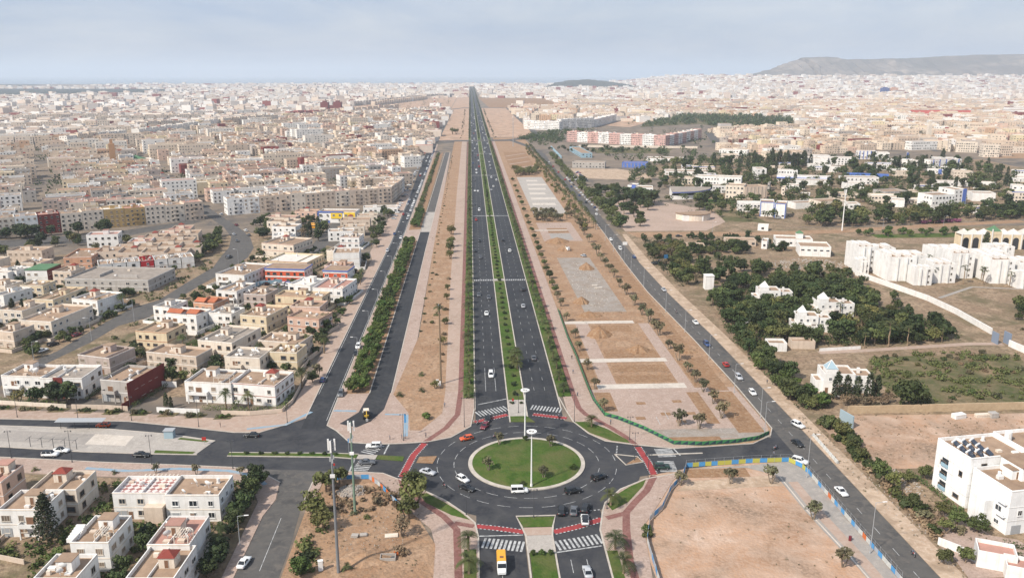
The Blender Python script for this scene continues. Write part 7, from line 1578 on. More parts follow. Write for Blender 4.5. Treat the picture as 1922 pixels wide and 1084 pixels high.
# plaza shelters
def shelter(x, y, n, dx, dy, label, glass):
    r = thing('bus_shelter', label, 'shelter', (x,y,.12), atan2(dy, dx)); s = hypot(dx, dy)
    for k in range(n): b = MB(); b.tube((k*s,0,0),(k*s,0,2.7),.09,.07,6); b.tube((k*s,-1.6,2.75),(k*s,1.0,2.9),.05,.05,5); b.build('post', M['metal_dark'], r)
    b = MB()
    if glass: b.loft([[(-.8,-1.7,2.8),(s*(n-1)+.8,-1.7,2.8),(s*(n-1)+.8,1.1,2.95),(-.8,1.1,2.95)],[(-.8,-1.7,2.86),(s*(n-1)+.8,-1.7,2.86),(s*(n-1)+.8,1.1,3.01),(-.8,1.1,3.01)]]); b.build('roof', M['metal_grey'], r)
    else: b.tube((0,0,2.75),(s*(n-1),0,2.75),.05,.05,5); b.build('rail', M['metal_dark'], r)
shelter(-124,237.6,4,4.2,-.15,'long glass-roofed shelter on the west road plaza',True); shelter(-126.8,225.4,5,3.5,-.6,'row of dark posts with thin frames on the west road plaza',False)
r = thing('kiosk', 'small grey-blue glass kiosk on the plaza tip', 'kiosk', (-89.2,229.8,.12)); b = MB(); b.box(-1.3,1.3,-1,1,0,2.3); b.build('wall', M['roof_glass'], r); b = MB(); b.box(-1.5,1.5,-1.2,1.2,2.3,2.5); b.build('roof', M['metal_grey'], r)
def sign(x, y, h, w, hh, mm, label, rz=0):
    r = thing('road_sign', label, 'sign', (x,y,.12), rz); b = MB(); b.tube((0,0,0),(0,0,h),.05,.05,6); b.build('post', M['metal_grey'], r); b = MB(); b.box(-w/2,w/2,-.06,-.02,h-hh,h); b.build('board', mm, r)
sign(-77.5,224.2,2.4,1.2,1.0,M['p_red'],'red and white sign on the plaza tip'); sign(-37.6,205.2,2.6,.7,.7,M['p_red'],'small round red road sign at the side street mouth'); sign(12.6,251.6,1.4,.6,.9,M['p_red'],'small red box sign on the northern median'); sign(-35.1,215.5,5,.3,1.2,M['h_blue'],'slim blue banner post on the west road median'); sign(-20.2,227,7.2,.6,2.8,M['h_blue'],'tall blue banner on a post beside the blue cycle lane'); sign(85.8,455,12,2.6,1.8,M['metal_white'],'white billboard on a tall post by the lamp-lined road'); sign(110,457,4,3.2,2.2,M['h_blue'],'blue billboard in the scrub behind the dark truck',.5)
b = MB(); b.box(-.2,.2,-3,3,0,4); tag(b.build('billboard', mat('board_back', (.30,.38,.42), .6), None, (112.8,229,0), .25), 'back-turned pale blue billboard panel among roadside bushes', 'billboard')
# heaps of earth and rubble
def mound(x, y, rx, ry, h, m, label, seed):
    R = random.Random(seed); b = MB(); prev = None; n = 26; N = 7
    off = [R.uniform(.82,1.15) for _ in range(n)]
    for q in range(N):
        f = q/(N-1); cur = []
        for k in range(n): a = 2*pi*k/n; rr = (1-f)*off[k]*(1+R.uniform(-.06,.06)); cur.append((rx*rr*cos(a), ry*rr*sin(a), h*(f**.85)*(1+R.uniform(-.05,.05))-.03))
        if prev:
            for k in range(n): b.face([prev[k], prev[(k+1)%n], cur[(k+1)%n], cur[k]])
        prev = cur
    o = b.build('earth_mound', M[m], None, (x,y,.05)); tag(o, label, 'mound')
    for p in o.data.polygons: p.use_smooth = True
for k, a in enumerate(((51.3,321.5,5.2,4,4.2,'dirt_brown','largest earth mound, beside the middle white walk of the park'),(63.5,301.5,4.6,4,2.4,'dirt_brown','low earth mound on the brown bed of the park'),(51,350,5.5,4,2.2,'dirt_brown','earth mound behind the far white walk'),(50.6,372,4,4,3,'dirt_brown','earth mound at the near edge of the gravel yard'),(62.4,442,4.6,5,3.4,'dirt_brown','earth mound at the far part of the gravel yard'),(54,517,8,7,3,'dirt_brown','long earth mound beyond the gravel yard'),(56,492,5,5,3.2,'dirt_brown','dark earth mound behind the little white digger'),(-31.5,194.5,3.6,3,1.1,'gravel_grey','grey rubble heap inside the rubble lot hoarding'),(-24,164,6,4,.9,'dirt_orange','flat tan spoil heap beside the grey mast'),(11.9,207.7,1.6,1.3,1.0,'sand_pale','bare earth patch on the roundabout lawn'),(82,300,4,3,1.2,'dirt_brown','small earth mound by the site entrance'))): mound(*a, seed=k)
# site litter: slabs, cabinets, pit, stones
def stones(name, label, cx, cy, rx, ry, n, s, m, seed):
    R = random.Random(seed); b = MB()
    for _ in range(n):
        a, q = R.uniform(0,6.28), sqrt(R.random()); x, y = cx+rx*q*cos(a), cy+ry*q*sin(a); e = s*R.uniform(.4,1.4); t = R.uniform(0,3); c_, s_ = cos(t), sin(t); h = e*R.uniform(.4,.9)
        lo = [(x+(u*c_-v*s_)*e, y+(u*s_+v*c_)*e, .02) for u, v in ((-.6,-.4),(.5,-.5),(.6,.4),(-.5,.5))]; hi = [(x+(p[0]-x)*.7, y+(p[1]-y)*.7, h+1.0*max(0,1-((x-cx)/rx)**2-((y-cy)/ry)**2)*(.8 if 'heap' in label else 0)) for p in lo]; b.loft([lo, hi])
    o = b.build(name, M[m]); tag(o, label, None, None, 'stuff')
stones('rubble', 'broken concrete of the rubble heap', -31.5,194.5,4,3.4,260,.26,'concrete',1); stones('rubble', 'scattered broken concrete in the rubble lot', -24,176,9,12,220,.16,'concrete',2); stones('rubble', 'building stones scattered on the gravel yard', 58,410,8,48,200,.3,'concrete_white',3); stones('rubble', 'stones along the verge of the right-hand road', 103,185,2.4,40,160,.2,'concrete',4); stones('debris', 'rubbish and stones beside the hotel hedge', 111,192,4,9,200,.3,'concrete',5); stones('rubble', 'stony waste ground beside the hotel complex', 188,446,22,14,400,.5,'concrete',6); stones('rubble', 'stones on the scrubby waste ground', 160,218,40,12,260,.22,'dirt_brown',7)
for k, (x, y, w, d, h, mm, nm, l) in enumerate(((-27.8,172.8,1.6,1.2,.5,'concrete','slab_stack','stack of grey slabs in the rubble lot, left one'),(-25.8,173.2,1.6,1.2,.4,'concrete','slab_stack','stack of grey slabs in the rubble lot, right one'),(-19.4,172.6,3,1.6,.25,'w_cream','plank_pile','pile of pale planks beside the half-dry tree'),(-33.3,159.6,1.0,.7,2.3,'metal_white','cabinet','white equipment cabinet left of the grey mast'),(62.8,398,3,1.4,.6,'concrete_white','slab_stack','stack of white blocks on the gravel yard, near one'),(61.4,403,2.6,1.4,.6,'concrete_white','slab_stack','stack of white blocks on the gravel yard, far one'),(85.4,165.6,.7,.7,1.1,'p_maroon','drum','dark red drum on the grey pavement by the hoarding'),(150,232.6,4,2,1.4,'w_white','crate','white crate stack under the tan wall, left one'),(158,233,5,1.4,1,'w_cream','crate','pale planks under the tan wall, middle'),(161,232.6,2.4,2,1.6,'w_grey','crate','grey crate under the tan wall, right one'))):
    b = MB(); n = 4 if nm != 'drum' else 1
    if nm == 'drum': b.tube((0,0,0),(0,0,h),w/2,w/2,12)
    elif nm == 'cabinet': b.box(-w/2,w/2,-d/2,d/2,0,h); b.box(-w/2-.06,w/2+.06,-d/2-.06,d/2+.06,h,h+.08); b.box(-w/2+.08,w/2-.08,-d/2-.02,-d/2,.15,h-.15)
    else:
        for q in range(n): s_ = rnd.uniform(-.12,.12); b.box(-w/2+s_,w/2+s_,-d/2+s_*.6,d/2+s_*.6,h*q/n+.01*(q>0),h*(q+1)/n)
    tag(b.build(nm, M[mm], None, (x,y,.05), rnd.uniform(-.2,.3)), l, nm.replace('_',' '))
r = thing('cable_pit', 'open concrete cable pit with orange guard net', 'pit', (-19.3,163.4,.03)); b = MB(); b.box(-1.7,1.7,-1.0,-.85,0,.7); b.box(-1.7,1.7,.85,1,0,.7); b.box(-1.7,-1.55,-.85,.85,0,.7); b.box(1.55,1.7,-.85,.85,0,.7); b.build('rim', M['concrete'], r); b = MB(); b.face([(-1.55,-.85,.03),(1.55,-.85,.03),(1.55,.85,.03),(-1.55,.85,.03)]); b.build('bottom', M['metal_dark'], r); b = MB(); b.box(1.2,2.2,1.1,1.16,0,1.1); b.build('guard_net', M['h_orange'], r)
r = thing('mini_digger', 'small white excavator on the dark earth mound', 'digger', (57.5,489,.05), .6); b = MB(); b.box(-.9,.9,-1.1,1.1,.1,.6); b.build('tracks', M['tyre'], r); b = MB(); b.box(-.9,.9,-1.2,.5,.65,2.3); b.build('cab', M['p_white'], r); b = MB(); b.tube((0,.4,1.2),(0,2,2.6),.14,.12,6); b.tube((0,2,2.6),(0,3,1.2),.12,.1,6); b.build('boom', M['p_white'], r); b = MB(); b.box(-.4,.4,2.7,3.3,.5,1.2); b.build('bucket', M['metal_grey'], r)

# ---------------------------------------------------------------- trees of gardens, wood and campus
G1 = 'gardens of the villa quarter'
SPOTS = [('cypress',-199,356,1,'dark cypress behind the cream villa, left of two'),('cypress',-195.6,358,.9,'dark cypress behind the cream villa, right of two'),('araucaria',-229,437,.8,'conifer behind the small red-walled villa'),('dark',-225,413,.9,'dense tree in front of the small red-walled villa'),('cypress',-240,441,1,'cypress left of the small red-walled villa'),
 ('palm_tall',-166,366.5,1,'palm in front of the white villa with the red roof hut'),('palm_tall',-159,372,1.1,'palm beside the white villa with the red roof hut'),('palm_tall',-112,311,1,'palm behind the pale yellow villa hedge'),('palm_tall',-126,300,1,'palm between the mauve and beige villas'),('palm_tall',-123.6,299,.9,'second palm between the mauve and beige villas'),('palm_tall',-63.4,306,1.15,'palm right of the arcade villa'),('palm_tall',-80,300.5,1.0,'palm left of the arcade villa'),('palm_tall',-56.8,304,1.1,'palm on the frontage pavement by the arcade villa'),('palm_tall',-58.3,268.6,1.1,'palm at the corner of the orange-rimmed villa'),('palm_tall',-78.2,249.2,1.1,'palm in the hedge of the corner villa, left one'),('palm_tall',-71,248.4,1.1,'palm in the hedge of the corner villa, right one'),('palm_tall',-57,398,1,'palm on the frontage pavement below the red hall, first'),('palm_tall',-57.4,404,1,'palm on the frontage pavement below the red hall, second'),('palm_tall',-56.6,411,1,'palm on the frontage pavement below the red hall, third'),('palm_tall',-57.2,421,.9,'palm on the frontage pavement below the red hall, fourth'),
 ('cypress',-118,372,.7,'slim cypress between orange tiled roofs'),('dark',-104,275,.8,'dense tree right of the dark red walled villa'),('mid',-100.6,276,.7,'pale blossoming tree right of the dark red walled villa'),('dark',-108,288,.8,'dense tree behind the dark red walled villa'),('ficus',-57.5,355,.85,'clipped round tree on the frontage pavement, first'),('ficus',-57,374,.85,'clipped round tree on the frontage pavement, second'),('ficus',-57.6,342,.6,'clipped round tree on the frontage pavement, third'),('olive',-54.6,278,1.5,'olive tree on the frontage pavement near the parked blue car'),('dark',-55.6,273,.6,'dark tree on the frontage pavement at the corner villa'),('dark',-62,338,.85,'dark tree in the garden of the pink villa'),('dark',-60.6,331,.8,'dark tree at the pink villa'),('dark',-60,322,.75,'dark tree in the garden below the pink villa'),('dark',-61,316,.75,'dark tree behind the arcade villa'),
 ('cypress',-105,536,1.4,'big dark conifer beside the school lane, first'),('cypress',-101,545,1.5,'big dark conifer beside the school lane, second'),('dry',-110,540,1.2,'brown conifer beside the school lane'),('dark',-100,556,1.4,'dark tree at the school lane'),('dark',-98,528,1,'round olive tree in front of the cream arched villa'),('dark',-112,486,.9,'round tree in front of the cream arched villa'),('dark',-126,300,.6,'bush by the palms'),('dark',-131,312,.6,'bush by the pale yellow villa')]
for kd, x, y, s, l in SPOTS: plant(kd, x, y, s, l)
# front gardens along the west road
for k in range(9):
    x = -150+k*9.0; y = 256.2-(k*1.35)
    bx('garden_bed', x-2.6, x+2.6, y-3.0, y+.2, .17, 'scrub_green', 1)
    for q in range(3): plant(rnd.choice(('shrub','ball','scrub')), x-1.6+q*1.6, y-1.5+rnd.uniform(-.6,.6), rnd.uniform(.6,.95), 'shrub in the front garden beds along the west road', 'front garden shrubs of the west road', .17)
for x, y, s, kd in ((-141,258.5,1,'dark'),(-134,257.4,1.1,'dark'),(-131.6,258,1,'dark'),(-147,259,.7,'acacia'),(-114,253,.6,'shrub'),(-98,252.4,.5,'cypress'),(-96,251,.5,'cypress')): plant(kd, x, y, s, {'dark':'dense dark garden tree in front of the white west road villas','acacia':'yellowish garden tree at the west road villas','shrub':'bush at the dark red side wall','cypress':'small cypress pair at the empty plot gate'}[kd], 'west road garden trees')
R = random.Random(9)
def scatter(n, poly, kinds, smin, smax, label, group, avoid=(), mind=2.4):
    xs = [p[0] for p in poly]; ys = [p[1] for p in poly]; got = []; tries = 0
    while len(got) < n and tries < n*40:
        tries += 1; x, y = R.uniform(min(xs),max(xs)), R.uniform(min(ys),max(ys))
        if not inside((x,y), poly) or inside((x,y), NSD) or any(abs(x-a) < c and abs(y-b_) < d for a, b_, c, d in avoid) or any(hypot(x-p[0], y-p[1]) < mind for p in got): continue
        got.append((x,y)); kd = R.choice(kinds); plant(kd, x, y, R.uniform(smin,smax), label.format(NAMES[kd].replace('_',' ')), group)
VA = [(v[0], v[1], v[2]/2+1.5, v[3]/2+1.5) for v in VILLAS] + [(-177,418,24,17)]
scatter(62, [(-205,330),(-162,300),(-153,330),(-150,372),(-146,410),(-175,400),(-215,400)], ['dark','shrub','mid','shrub'], .5, .8, '{} in the villa gardens west of the neighbourhood street', 'gardens west of the street', VA+[(-154,345,9,60)])
scatter(95, [(-150,296),(-62,262),(-59,300),(-59,470),(-95,500),(-128,470),(-138,420),(-141,372),(-148,345)], ['dark','shrub','shrub','mid','ball','palm_low'], .45, .8, '{} in the villa gardens between neighbourhood street and frontage road', 'gardens east of the street', VA+[(-98,398,12,16),(-138,330,12,24)])
scatter(36, [(-132,480),(-110,500),(-108,620),(-150,620),(-160,590),(-140,545)], ['dark','mid','shrub'], .6, 1.0, '{} on the outer side of the street bend', 'trees outside the bend', [(v[0],v[1],v[2]/2+1,v[3]/2+1) for v in MIDV])
scatter(22, [(-152,470),(-156,510),(-166,550),(-172,545),(-162,505),(-158,470)], ['dark','mid'], .7, 1.0, '{} on the inner side of the street bend', 'trees inside the bend')
scatter(26, [(-62,500),(-58,505),(-60,640),(-70,640),(-68,560),(-64,520)], ['mid','dark','palm_tall'], .6, 1.0, '{} in the gardens facing the upper frontage road', 'upper frontage gardens')
scatter(26, [(-262,470),(-215,480),(-200,520),(-240,545),(-320,520),(-320,470)], ['dark','acacia','mid'], .7, 1.1, '{} on the waste lot below the apartment row', 'waste lot trees', [(v[0],v[1],v[2]/2+1,v[3]/2+1) for v in MIDV])
scatter(14, [(-320,535),(-240,560),(-245,568),(-320,545)], ['dark'], 1.0, 1.5, '{} along the foot of the western apartment row', 'trees under the western apartments')
# further villas filling the quarter
RH = random.Random(8); cnt = 0; tries = 0; COLS = ['cream','beige','white','yellow','pinkgrey','pink']; FT = [('h d1','roof hut and dish'),('p h','red pyramid hut'),('d2 b','front balcony'),('r h d1','terracotta rim')]
while cnt < 16 and tries < 6000:
    tries += 1; x, y = RH.uniform(-235,-64), RH.uniform(280,470); w, d = RH.uniform(10,13.5), RH.uniform(9.5,12)
    if inside((x,y), NSD) or any(inside((x+sx*(w/2+4), y+sy*(d/2+4)), NSD) for sx in (-1,0,1) for sy in (-1,0,1)) or any(inside((x+ox-k_*7, y+k_*11), NSD) for k_ in (0,.5,1,1.5,2) for ox in (-7,0,7)) or y < 300-(x+150)*.4 or any(abs(x-a) < c+w/2-.2 and abs(y-e) < g_+d/2-.2 for a, e, c, g_ in VA+[(-138,332,9,20),(-98,398,12,16),(-176,452,26,14)]): continue
    wl, (ft, fd) = COLS[cnt % 6], FT[(cnt//6) % 4]; VA.append((x, y, w/2+1.5, d/2+1.5)); cnt += 1
    house(x, y, w, d, RH.choice((6.4,6.6,7)), RH.uniform(-18,-6), wl, RH.choice(('tan','tan','grey')), ft, f'{"mauve-grey" if wl == "pinkgrey" else wl} infill villa with {fd} wedged among the quarter\'s other houses', 'villa', 'house', 'infill villas', seed=900+cnt)
# plot walls and hedges round the villas
for i, v in enumerate(VILLAS):
    x, y, w, d, h, an, wl = v[:7]; lb = v[9]
    if y < 230 or 'S' in v[8].split() or 'S2' in v[8].split(): continue
    RR = random.Random(i); c_, s_ = cos(radians(an)), sin(radians(an)); ex, ey, eb = w/2+RR.uniform(2,3.4), d/2+RR.uniform(3,5), d/2+1.6
    def TT(u, q): return (x+u*c_-q*s_, y+u*s_+q*c_)
    if y > 275: gwall([TT(-ex*.2,-ey), TT(-ex,-ey), TT(-ex,eb), TT(ex,eb), TT(ex,-ey), TT(ex*.15,-ey)], RR.uniform(1.2,1.8), wl if wl in ('white','cream','beige','yellow') else 'beige', 'garden wall around the '+lb)
    if RR.random() < .75 and y > 275: hedge([TT(-ex+.8,-ey+.9), TT(-ex*.25,-ey+.9)], 1.2, 1.4, 'front hedge of the '+lb, RR.choice(('ficus','dark','shrub')))
    if RR.random() < .6: hedge([TT(ex-.9,-ey+1), TT(ex-.9,eb-1)], 1.2, 1.6, 'side hedge of the '+lb, RR.choice(('ficus','dark','shrub')))
    if y > 275 and RR.random() < .6: sheet('garden_lawn', [TT(-ex+.4,-ey+.4), TT(ex-.4,-ey+.4), TT(ex-.4,-d/2-.3), TT(-ex+.4,-d/2-.3)], .025, 'scrub_green')
# undergrowth that closes the wood
def under(poly, n, rmin, rmax, lm, label, z=1.0, avoid=()):
    b = MB(); RR = random.Random(n); k = 0; xs = [p[0] for p in poly]; ys = [p[1] for p in poly]
    while k < n:
        x, y = RR.uniform(min(xs),max(xs)), RR.uniform(min(ys),max(ys))
        if not inside((x,y), poly) or inside((x,y), NSD) or inside((x-1.5,y+2), NSD) or any(abs(x-a) < c and abs(y-e) < d for a, e, c, d in avoid): k += .05; continue
        if 'overgrown' in label and sin(x*.31)+sin(y*.45+x*.12)+RR.uniform(-.6,.6) < .1: k += .3; continue
        leaf_blob(b, (x,y,z*RR.uniform(.4,1.1)), RR.uniform(rmin,rmax), 26, .36, RR, .75); k += 1
    tag(b.build('undergrowth', L[lm]), label, None, None, 'stuff')
# wood by the right-hand road
RH = random.Random(21); got = []
BUSY = [(v[0], v[1], v[2]/2+4, v[3]/2+4) for v in CAMPUS]+[(176,712,26,22),(162,598,20,14)]
while len(got) < 34:
    x, y = RH.uniform(190,600), RH.uniform(600,1060)
    if not inside((x,y), [(200,600),(420,600),(560,760),(620,960),(520,1060),(340,1080),(210,960)]) or any(abs(x-a) < c+10 and abs(y-e) < d+6 for a, e, c, d in BUSY): continue
    w, d, h = RH.uniform(14,30), RH.uniform(8,13), RH.choice((4,4.5,6,7,9)); got.append(1); BUSY.append((x,y,w/2+2,d/2+2))
    hc = RH.choice(('white','white','white','cream'))
    r = house(x, y, w, d, h, RH.uniform(-16,-4), hc, RH.choice(('tan','tan','white')), 'x', f'{"low" if h < 5 else "tall" if h > 8 else "mid-height"} {"long" if w > 22 else "short"} {hc} campus hall among the {"institute" if y > 800 else "college"} trees', 'campus_building', 'building', 'plain campus halls', single=False, dens=2.6, seed=len(got)+700)
    if RH.random() < .35: b = MB(); b.box(-w/2-.06,w/2+.06,-d/2-.06,-d/2,h-.55,h+.05); b.build('blue_rim', M['trim_blue'], r)
CA = [(v[0], v[1], v[2]/2+3, v[3]/2+3) for v in CAMPUS]+[(176,712,26,22),(162,598,20,14)]
WV = [(124,257,13,9),(139,365,12,8),(158,344,11,8),(140,322,11,8),(117,396,5,6),(118,301,6,5),(128,303,6,4),(165,300,40,3.5)]
scatter(34, [(103,242),(112,240),(118,250),(112,262),(108,300),(104,300),(102,270)], ['mid','ficus','dark'], .62, .95, '{} in the thick roadside belt before the glass pyramid villa', 'roadside belt', WV, 2.2)
scatter(110, [(104,296),(150,300),(196,306),(199,330),(186,345),(170,350),(148,352),(112,352),(106,330)], ['dark','mid','dark','acacia'], .7, 1.1, '{} in the wood around the white pyramid villas', 'wood around the villas', WV, 2.6)
scatter(76, [(112,352),(180,348),(186,362),(182,392),(160,402),(130,400),(120,376),(108,362)], ['dark','dark','mid'], .9, 1.3, '{} in the dense wood behind the white pyramid villas', 'wood behind the villas', WV, 3)
scatter(34, [(106,400),(104,470),(108,512),(122,516),(126,480),(118,440),(116,405)], ['dark','dry','mid','acacia'], .7, 1.2, '{} along the upper sandy verge of the road', 'upper verge trees', WV, 3)
scatter(28, [(122,470),(190,478),(190,490),(122,500)], ['dark','mid','dark'], .7, 1.0, '{} around the low sheds by the brown earth road', 'trees round the sheds', [(167,503,11,6),(131,488,11,6),(180,494,11,7)], 3)
scatter(40, [(120,402),(180,404),(186,420),(150,430),(118,440)], ['scrub','dryshrub','dark'], .8, 1.3, '{} on the scrub behind the wood', 'scrub behind the wood', WV, 3)
scatter(64, [(136,243),(206,248),(205,294),(150,291),(140,270)], ['scrub','shrub','scrub','dryshrub'], .6, 1.1, '{} in the overgrown garden behind the tan wall', 'overgrown garden', WV, 2.6)
under([(103,242),(113,240),(119,250),(112,262),(110,300),(150,303),(196,308),(199,332),(186,347),(184,392),(160,402),(128,398),(112,362),(105,330),(103,290)], 1100, 1.2, 2.2, 'dark', 'dark undergrowth filling the wood around the white pyramid villas', 1.5, WV)
under([(136,243),(206,248),(205,294),(150,291),(140,270)], 460, .5, 1.5, 'shrub', 'low green growth of the overgrown garden behind the tan wall', .8, WV)
under([(105,204),(109,204),(111,232),(105,232)], 60, .7, 1.3, 'acacia', 'tangled growth under the right-hand verge belt', .7)
under([(105,165),(108,165),(108,204),(105,204)], 80, .6, 1.1, 'dry', 'dry tangle under the right-hand verge belt', .6)
under([(104,400),(103,470),(108,512),(120,514),(124,480),(116,440),(114,405)], 170, 1.0, 2.0, 'dark', 'undergrowth along the upper sandy verge', 1.2, WV)
under([(150,640),(300,560),(420,590),(480,640),(460,720),(330,760),(200,800),(150,780)], 260, 1.0, 2.4, 'dark', 'shrubbery between the college buildings', 1.2, CA)
under([(200,800),(470,720),(560,820),(600,960),(500,1030),(380,1000),(230,960)], 330, 1.4, 3.0, 'dark', 'shrubbery between the institute buildings', 1.6, CA)
under([(-240,400),(-62,262),(-59,470),(-95,500),(-150,470),(-240,460)], 620, .6, 1.4, 'shrub', 'garden greenery between the villas', .7, VA)
HS = [(v[0], v[1], v[2]/2+1, v[3]/2+1) for v in VILLAS]
under([(-112,150),(-59,150),(-59,200),(-112,202)], 260, .6, 1.3, 'ficus', 'garden greenery between the villas south of the west road', .8, HS+[(-118,155,22,12)])
under([(-112,150),(-59,150),(-59,200),(-112,202)], 120, .5, 1.1, 'acacia', 'lighter garden shrubs between the villas south of the west road', .7, HS+[(-118,155,22,12)])
under([(-38,182),(-20,184),(-18,190),(-24,198),(-36,198)], 70, .4, .9, 'dry', 'dry brushwood over the back of the rubble lot', .4)
under([(-38,158),(-34,158),(-35,186),(-39,188)], 40, .5, 1.0, 'shrub', 'green scrub along the street side of the rubble lot', .6)
for x, y, l in ((118.6,249.4,'left'),(121.4,248.2,'second'),(124.6,247.6,'third'),(128.4,247.4,'fourth'),(131.6,248.4,'right')): plant('cypress', x, y, .95, f'{l} of the dark ragged cypresses before the glass pyramid villa')
for k in range(6): plant('dry', 119+k*3, 244.4+rnd.uniform(-1,1), .7, 'brown bare tree before the glass pyramid villa', 'bare trees by the glass pyramid villa')
plant('mid', 138.6, 240.6, 1.35, 'broad bright green tree in front of the tan wall'); plant('mid', 141.8, 242, 1.2, 'bright green tree merging with the broad one at the tan wall')
for k, (x, y) in enumerate(((106.2,231),(108.6,229),(107,226),(109.6,223.6),(107.4,220.6),(110.4,218.6),(108,215),(106.6,211.6),(109,209.4),(106.4,206),(107.6,202.6),(106,199),(107.4,196),(106.2,192.4),(107.6,189),(106,185.6),(107,182),(106.6,178.6),(109.6,177),(112,174.6),(107.8,175),(110.6,171.4),(113.6,171),(107.4,171),(109,167.6),(112.4,168),(107,167))):
    plant(('scrub','dryshrub','mid','dryshrub','acacia')[k%5], x, y, (.62 if k%5 in (2,4) else 1.15)*rnd.uniform(.9,1.2), ('scrub bush','dry bush','green tree','dry bush','thin tree')[k%5]+' in the shrub belt along the right-hand verge', 'right-hand verge belt')
for x, y, s, l in ((118.2,194,.62,'round-crowned young tree on the bare ground behind the hotel'),(113,192.6,.55,'clipped dark tree at the hedge end of the hotel'),(116.4,167.4,.75,'bright green tree standing before the white hotel wall'),(106.6,155.6,.6,'yellowish tree at the white hotel entrance wall'),(101.6,155.4,.55,'small tree at the bottom of the right-hand verge')): plant('mid', x, y, s, l)
for x, y in ((231,398),(236,402),(249,398),(258,396),(262,404),(281,386),(268,390),(245,404),(249,432),(256,433)): plant('fan_palm', x, y, rnd.uniform(.8,1.1), 'fan palm in front of the white hotel complex', 'hotel palms')
plant('cypress', 306, 472, 1.5, 'dark red-brown conifer before the arcade hall'); 
for x, y in ((158,337),(165,330),(163,333),(152,300.5),(162,301.6),(170,302.4),(186,306),(131,310)): plant('fan_palm', x, y, rnd.uniform(.8,1.15), 'tall fan palm rising from the wood beside the lane', 'palms of the wood')
scatter(22, [(222,312),(300,322),(300,350),(246,352)], ['dark','mid','scrub'], .6, 1.2, '{} in the bare hotel garden', 'hotel garden trees', (), 4)
# campus
CA = [(v[0], v[1], v[2]/2+3, v[3]/2+3) for v in CAMPUS]+[(176,712,26,22),(162,598,20,14)]
scatter(34, [(100,552),(112,552),(140,640),(150,700),(118,780),(104,800),(101,640)], ['dark','dark','mid'], .8, 1.4, '{} along the campus side of the palm road', 'campus roadside trees', CA, 3.4)
scatter(10, [(128,670),(150,660),(160,700),(135,705)], ['dark'], 1.3, 1.8, 'large {} around the white office house', 'office house trees', CA, 5)
scatter(100, [(150,640),(300,560),(420,590),(480,640),(460,720),(330,760),(200,800),(150,780)], ['dark2','mid','dark2','acacia'], .9, 1.6, '{} between the college buildings', 'college trees', CA, 4.5)
scatter(120, [(200,800),(470,720),(560,820),(600,960),(500,1030),(380,1000),(230,960)], ['dark2','dark2','cypress','mid'], 1.0, 1.8, '{} between the institute buildings', 'institute trees', CA, 6)
scatter(46, [(236,553),(320,570),(420,590),(430,606),(330,598),(236,572)], ['dark2','dark2','acacia'], 1.0, 1.6, '{} in the row along the brown earth road', 'earth road tree row', CA, 4)
for k in range(5): plant('bougain', 322+k*7, 571+k*1.4, 1.4, 'purple bougainvillea bank along the brown earth road', 'bougainvillea bank')
scatter(16, [(256,522),(330,526),(330,538),(256,534)], ['ficus'], .8, 1.0, '{} on the lawn above the hotel complex', 'hotel lawn trees', (), 5)
scatter(20, [(300,960),(380,985),(420,960),(380,930),(310,930)], ['cypress'], 1.5, 2.2, 'tall dark {} beside the white hall', 'cypress grove', CA, 5)
def canopy(poly, n, rmin, rmax, label, lm='dark', avoid=()):
    b = MB(); RR = random.Random(n+7); k = 0; xs = [p[0] for p in poly]; ys = [p[1] for p in poly]
    while k < n:
        x, y = RR.uniform(min(xs),max(xs)), RR.uniform(min(ys),max(ys))
        if not inside((x,y), poly) or any(inside((x-k_*2, y+k_*3), NSD) for k_ in (0,1,2)) or any(abs(x-a) < c-1.5 and abs(y-e) < d-1.5 for a, e, c, d in avoid): k += .05; continue
        r_ = RR.uniform(rmin,rmax)
        for q in range(4): leaf_blob(b, (x+RR.uniform(-.5,.5)*r_, y+RR.uniform(-.5,.5)*r_, r_*RR.uniform(.7,1.4)), r_*.6, 22, .5+r_*.06, RR, .85)
        k += 1
    tag(b.build('treetops', L[lm]), label, None, None, 'stuff')
b = MB(); RR = random.Random(12)
for k in range(400):
    y = 256+k*2.7
    for x in (-1.8, 30.2): leaf_blob(b, (x+RR.uniform(-1.1,1.1), y, .35), RR.uniform(.4,.8), 16, .26, RR, .8)
tag(b.build('verge_shrubs', L['dark']), 'low dark shrubs growing under the avenue palms', None, None, 'stuff')
canopy([(-205,330),(-150,296),(-62,262),(-59,300),(-59,470),(-95,500),(-150,470),(-215,440)], 130, 1.2, 2.2, 'treetops in the gardens of the villa quarter', 'dark', VA+[(-138,330,12,24),(-98,398,12,16)])
canopy([(105,165),(108.6,165),(111,232),(105,232)], 46, 1.0, 1.8, 'thickening growth of the right-hand verge belt', 'shrub')
canopy([(165,345),(200,350),(203,400),(196,430),(150,446),(140,470),(108,470),(112,410),(160,404)], 80, 1.4, 2.8, 'scattered treetops between wood and hotel complex', 'dark', WV)
canopy([(104,480),(190,478),(190,492),(186,530),(108,528)], 60, 1.6, 2.8, 'treetops round the sheds by the brown earth road', 'dark', [(167,503,11,6),(131,488,11,6),(180,494,12,8)])
canopy([(99,560),(106,556),(112,640),(108,760),(104,900),(112,1100),(104,1120),(99,900),(100,760)], 120, 2.2, 3.4, 'thick tree belt along the campus side of the palm road', 'shrub')
canopy([(76,560),(82,560),(84,900),(84,1180),(76,1180),(74,900)], 60, 1.6, 2.6, 'shrubs under the palm rows of the park road', 'acacia')
canopy([(190,590),(300,560),(430,600),(560,800),(610,980),(480,1040),(330,1080),(200,980),(150,800),(160,660)], 640, 2.6, 5.0, 'dark treetops between the campus buildings', 'dark', CA)
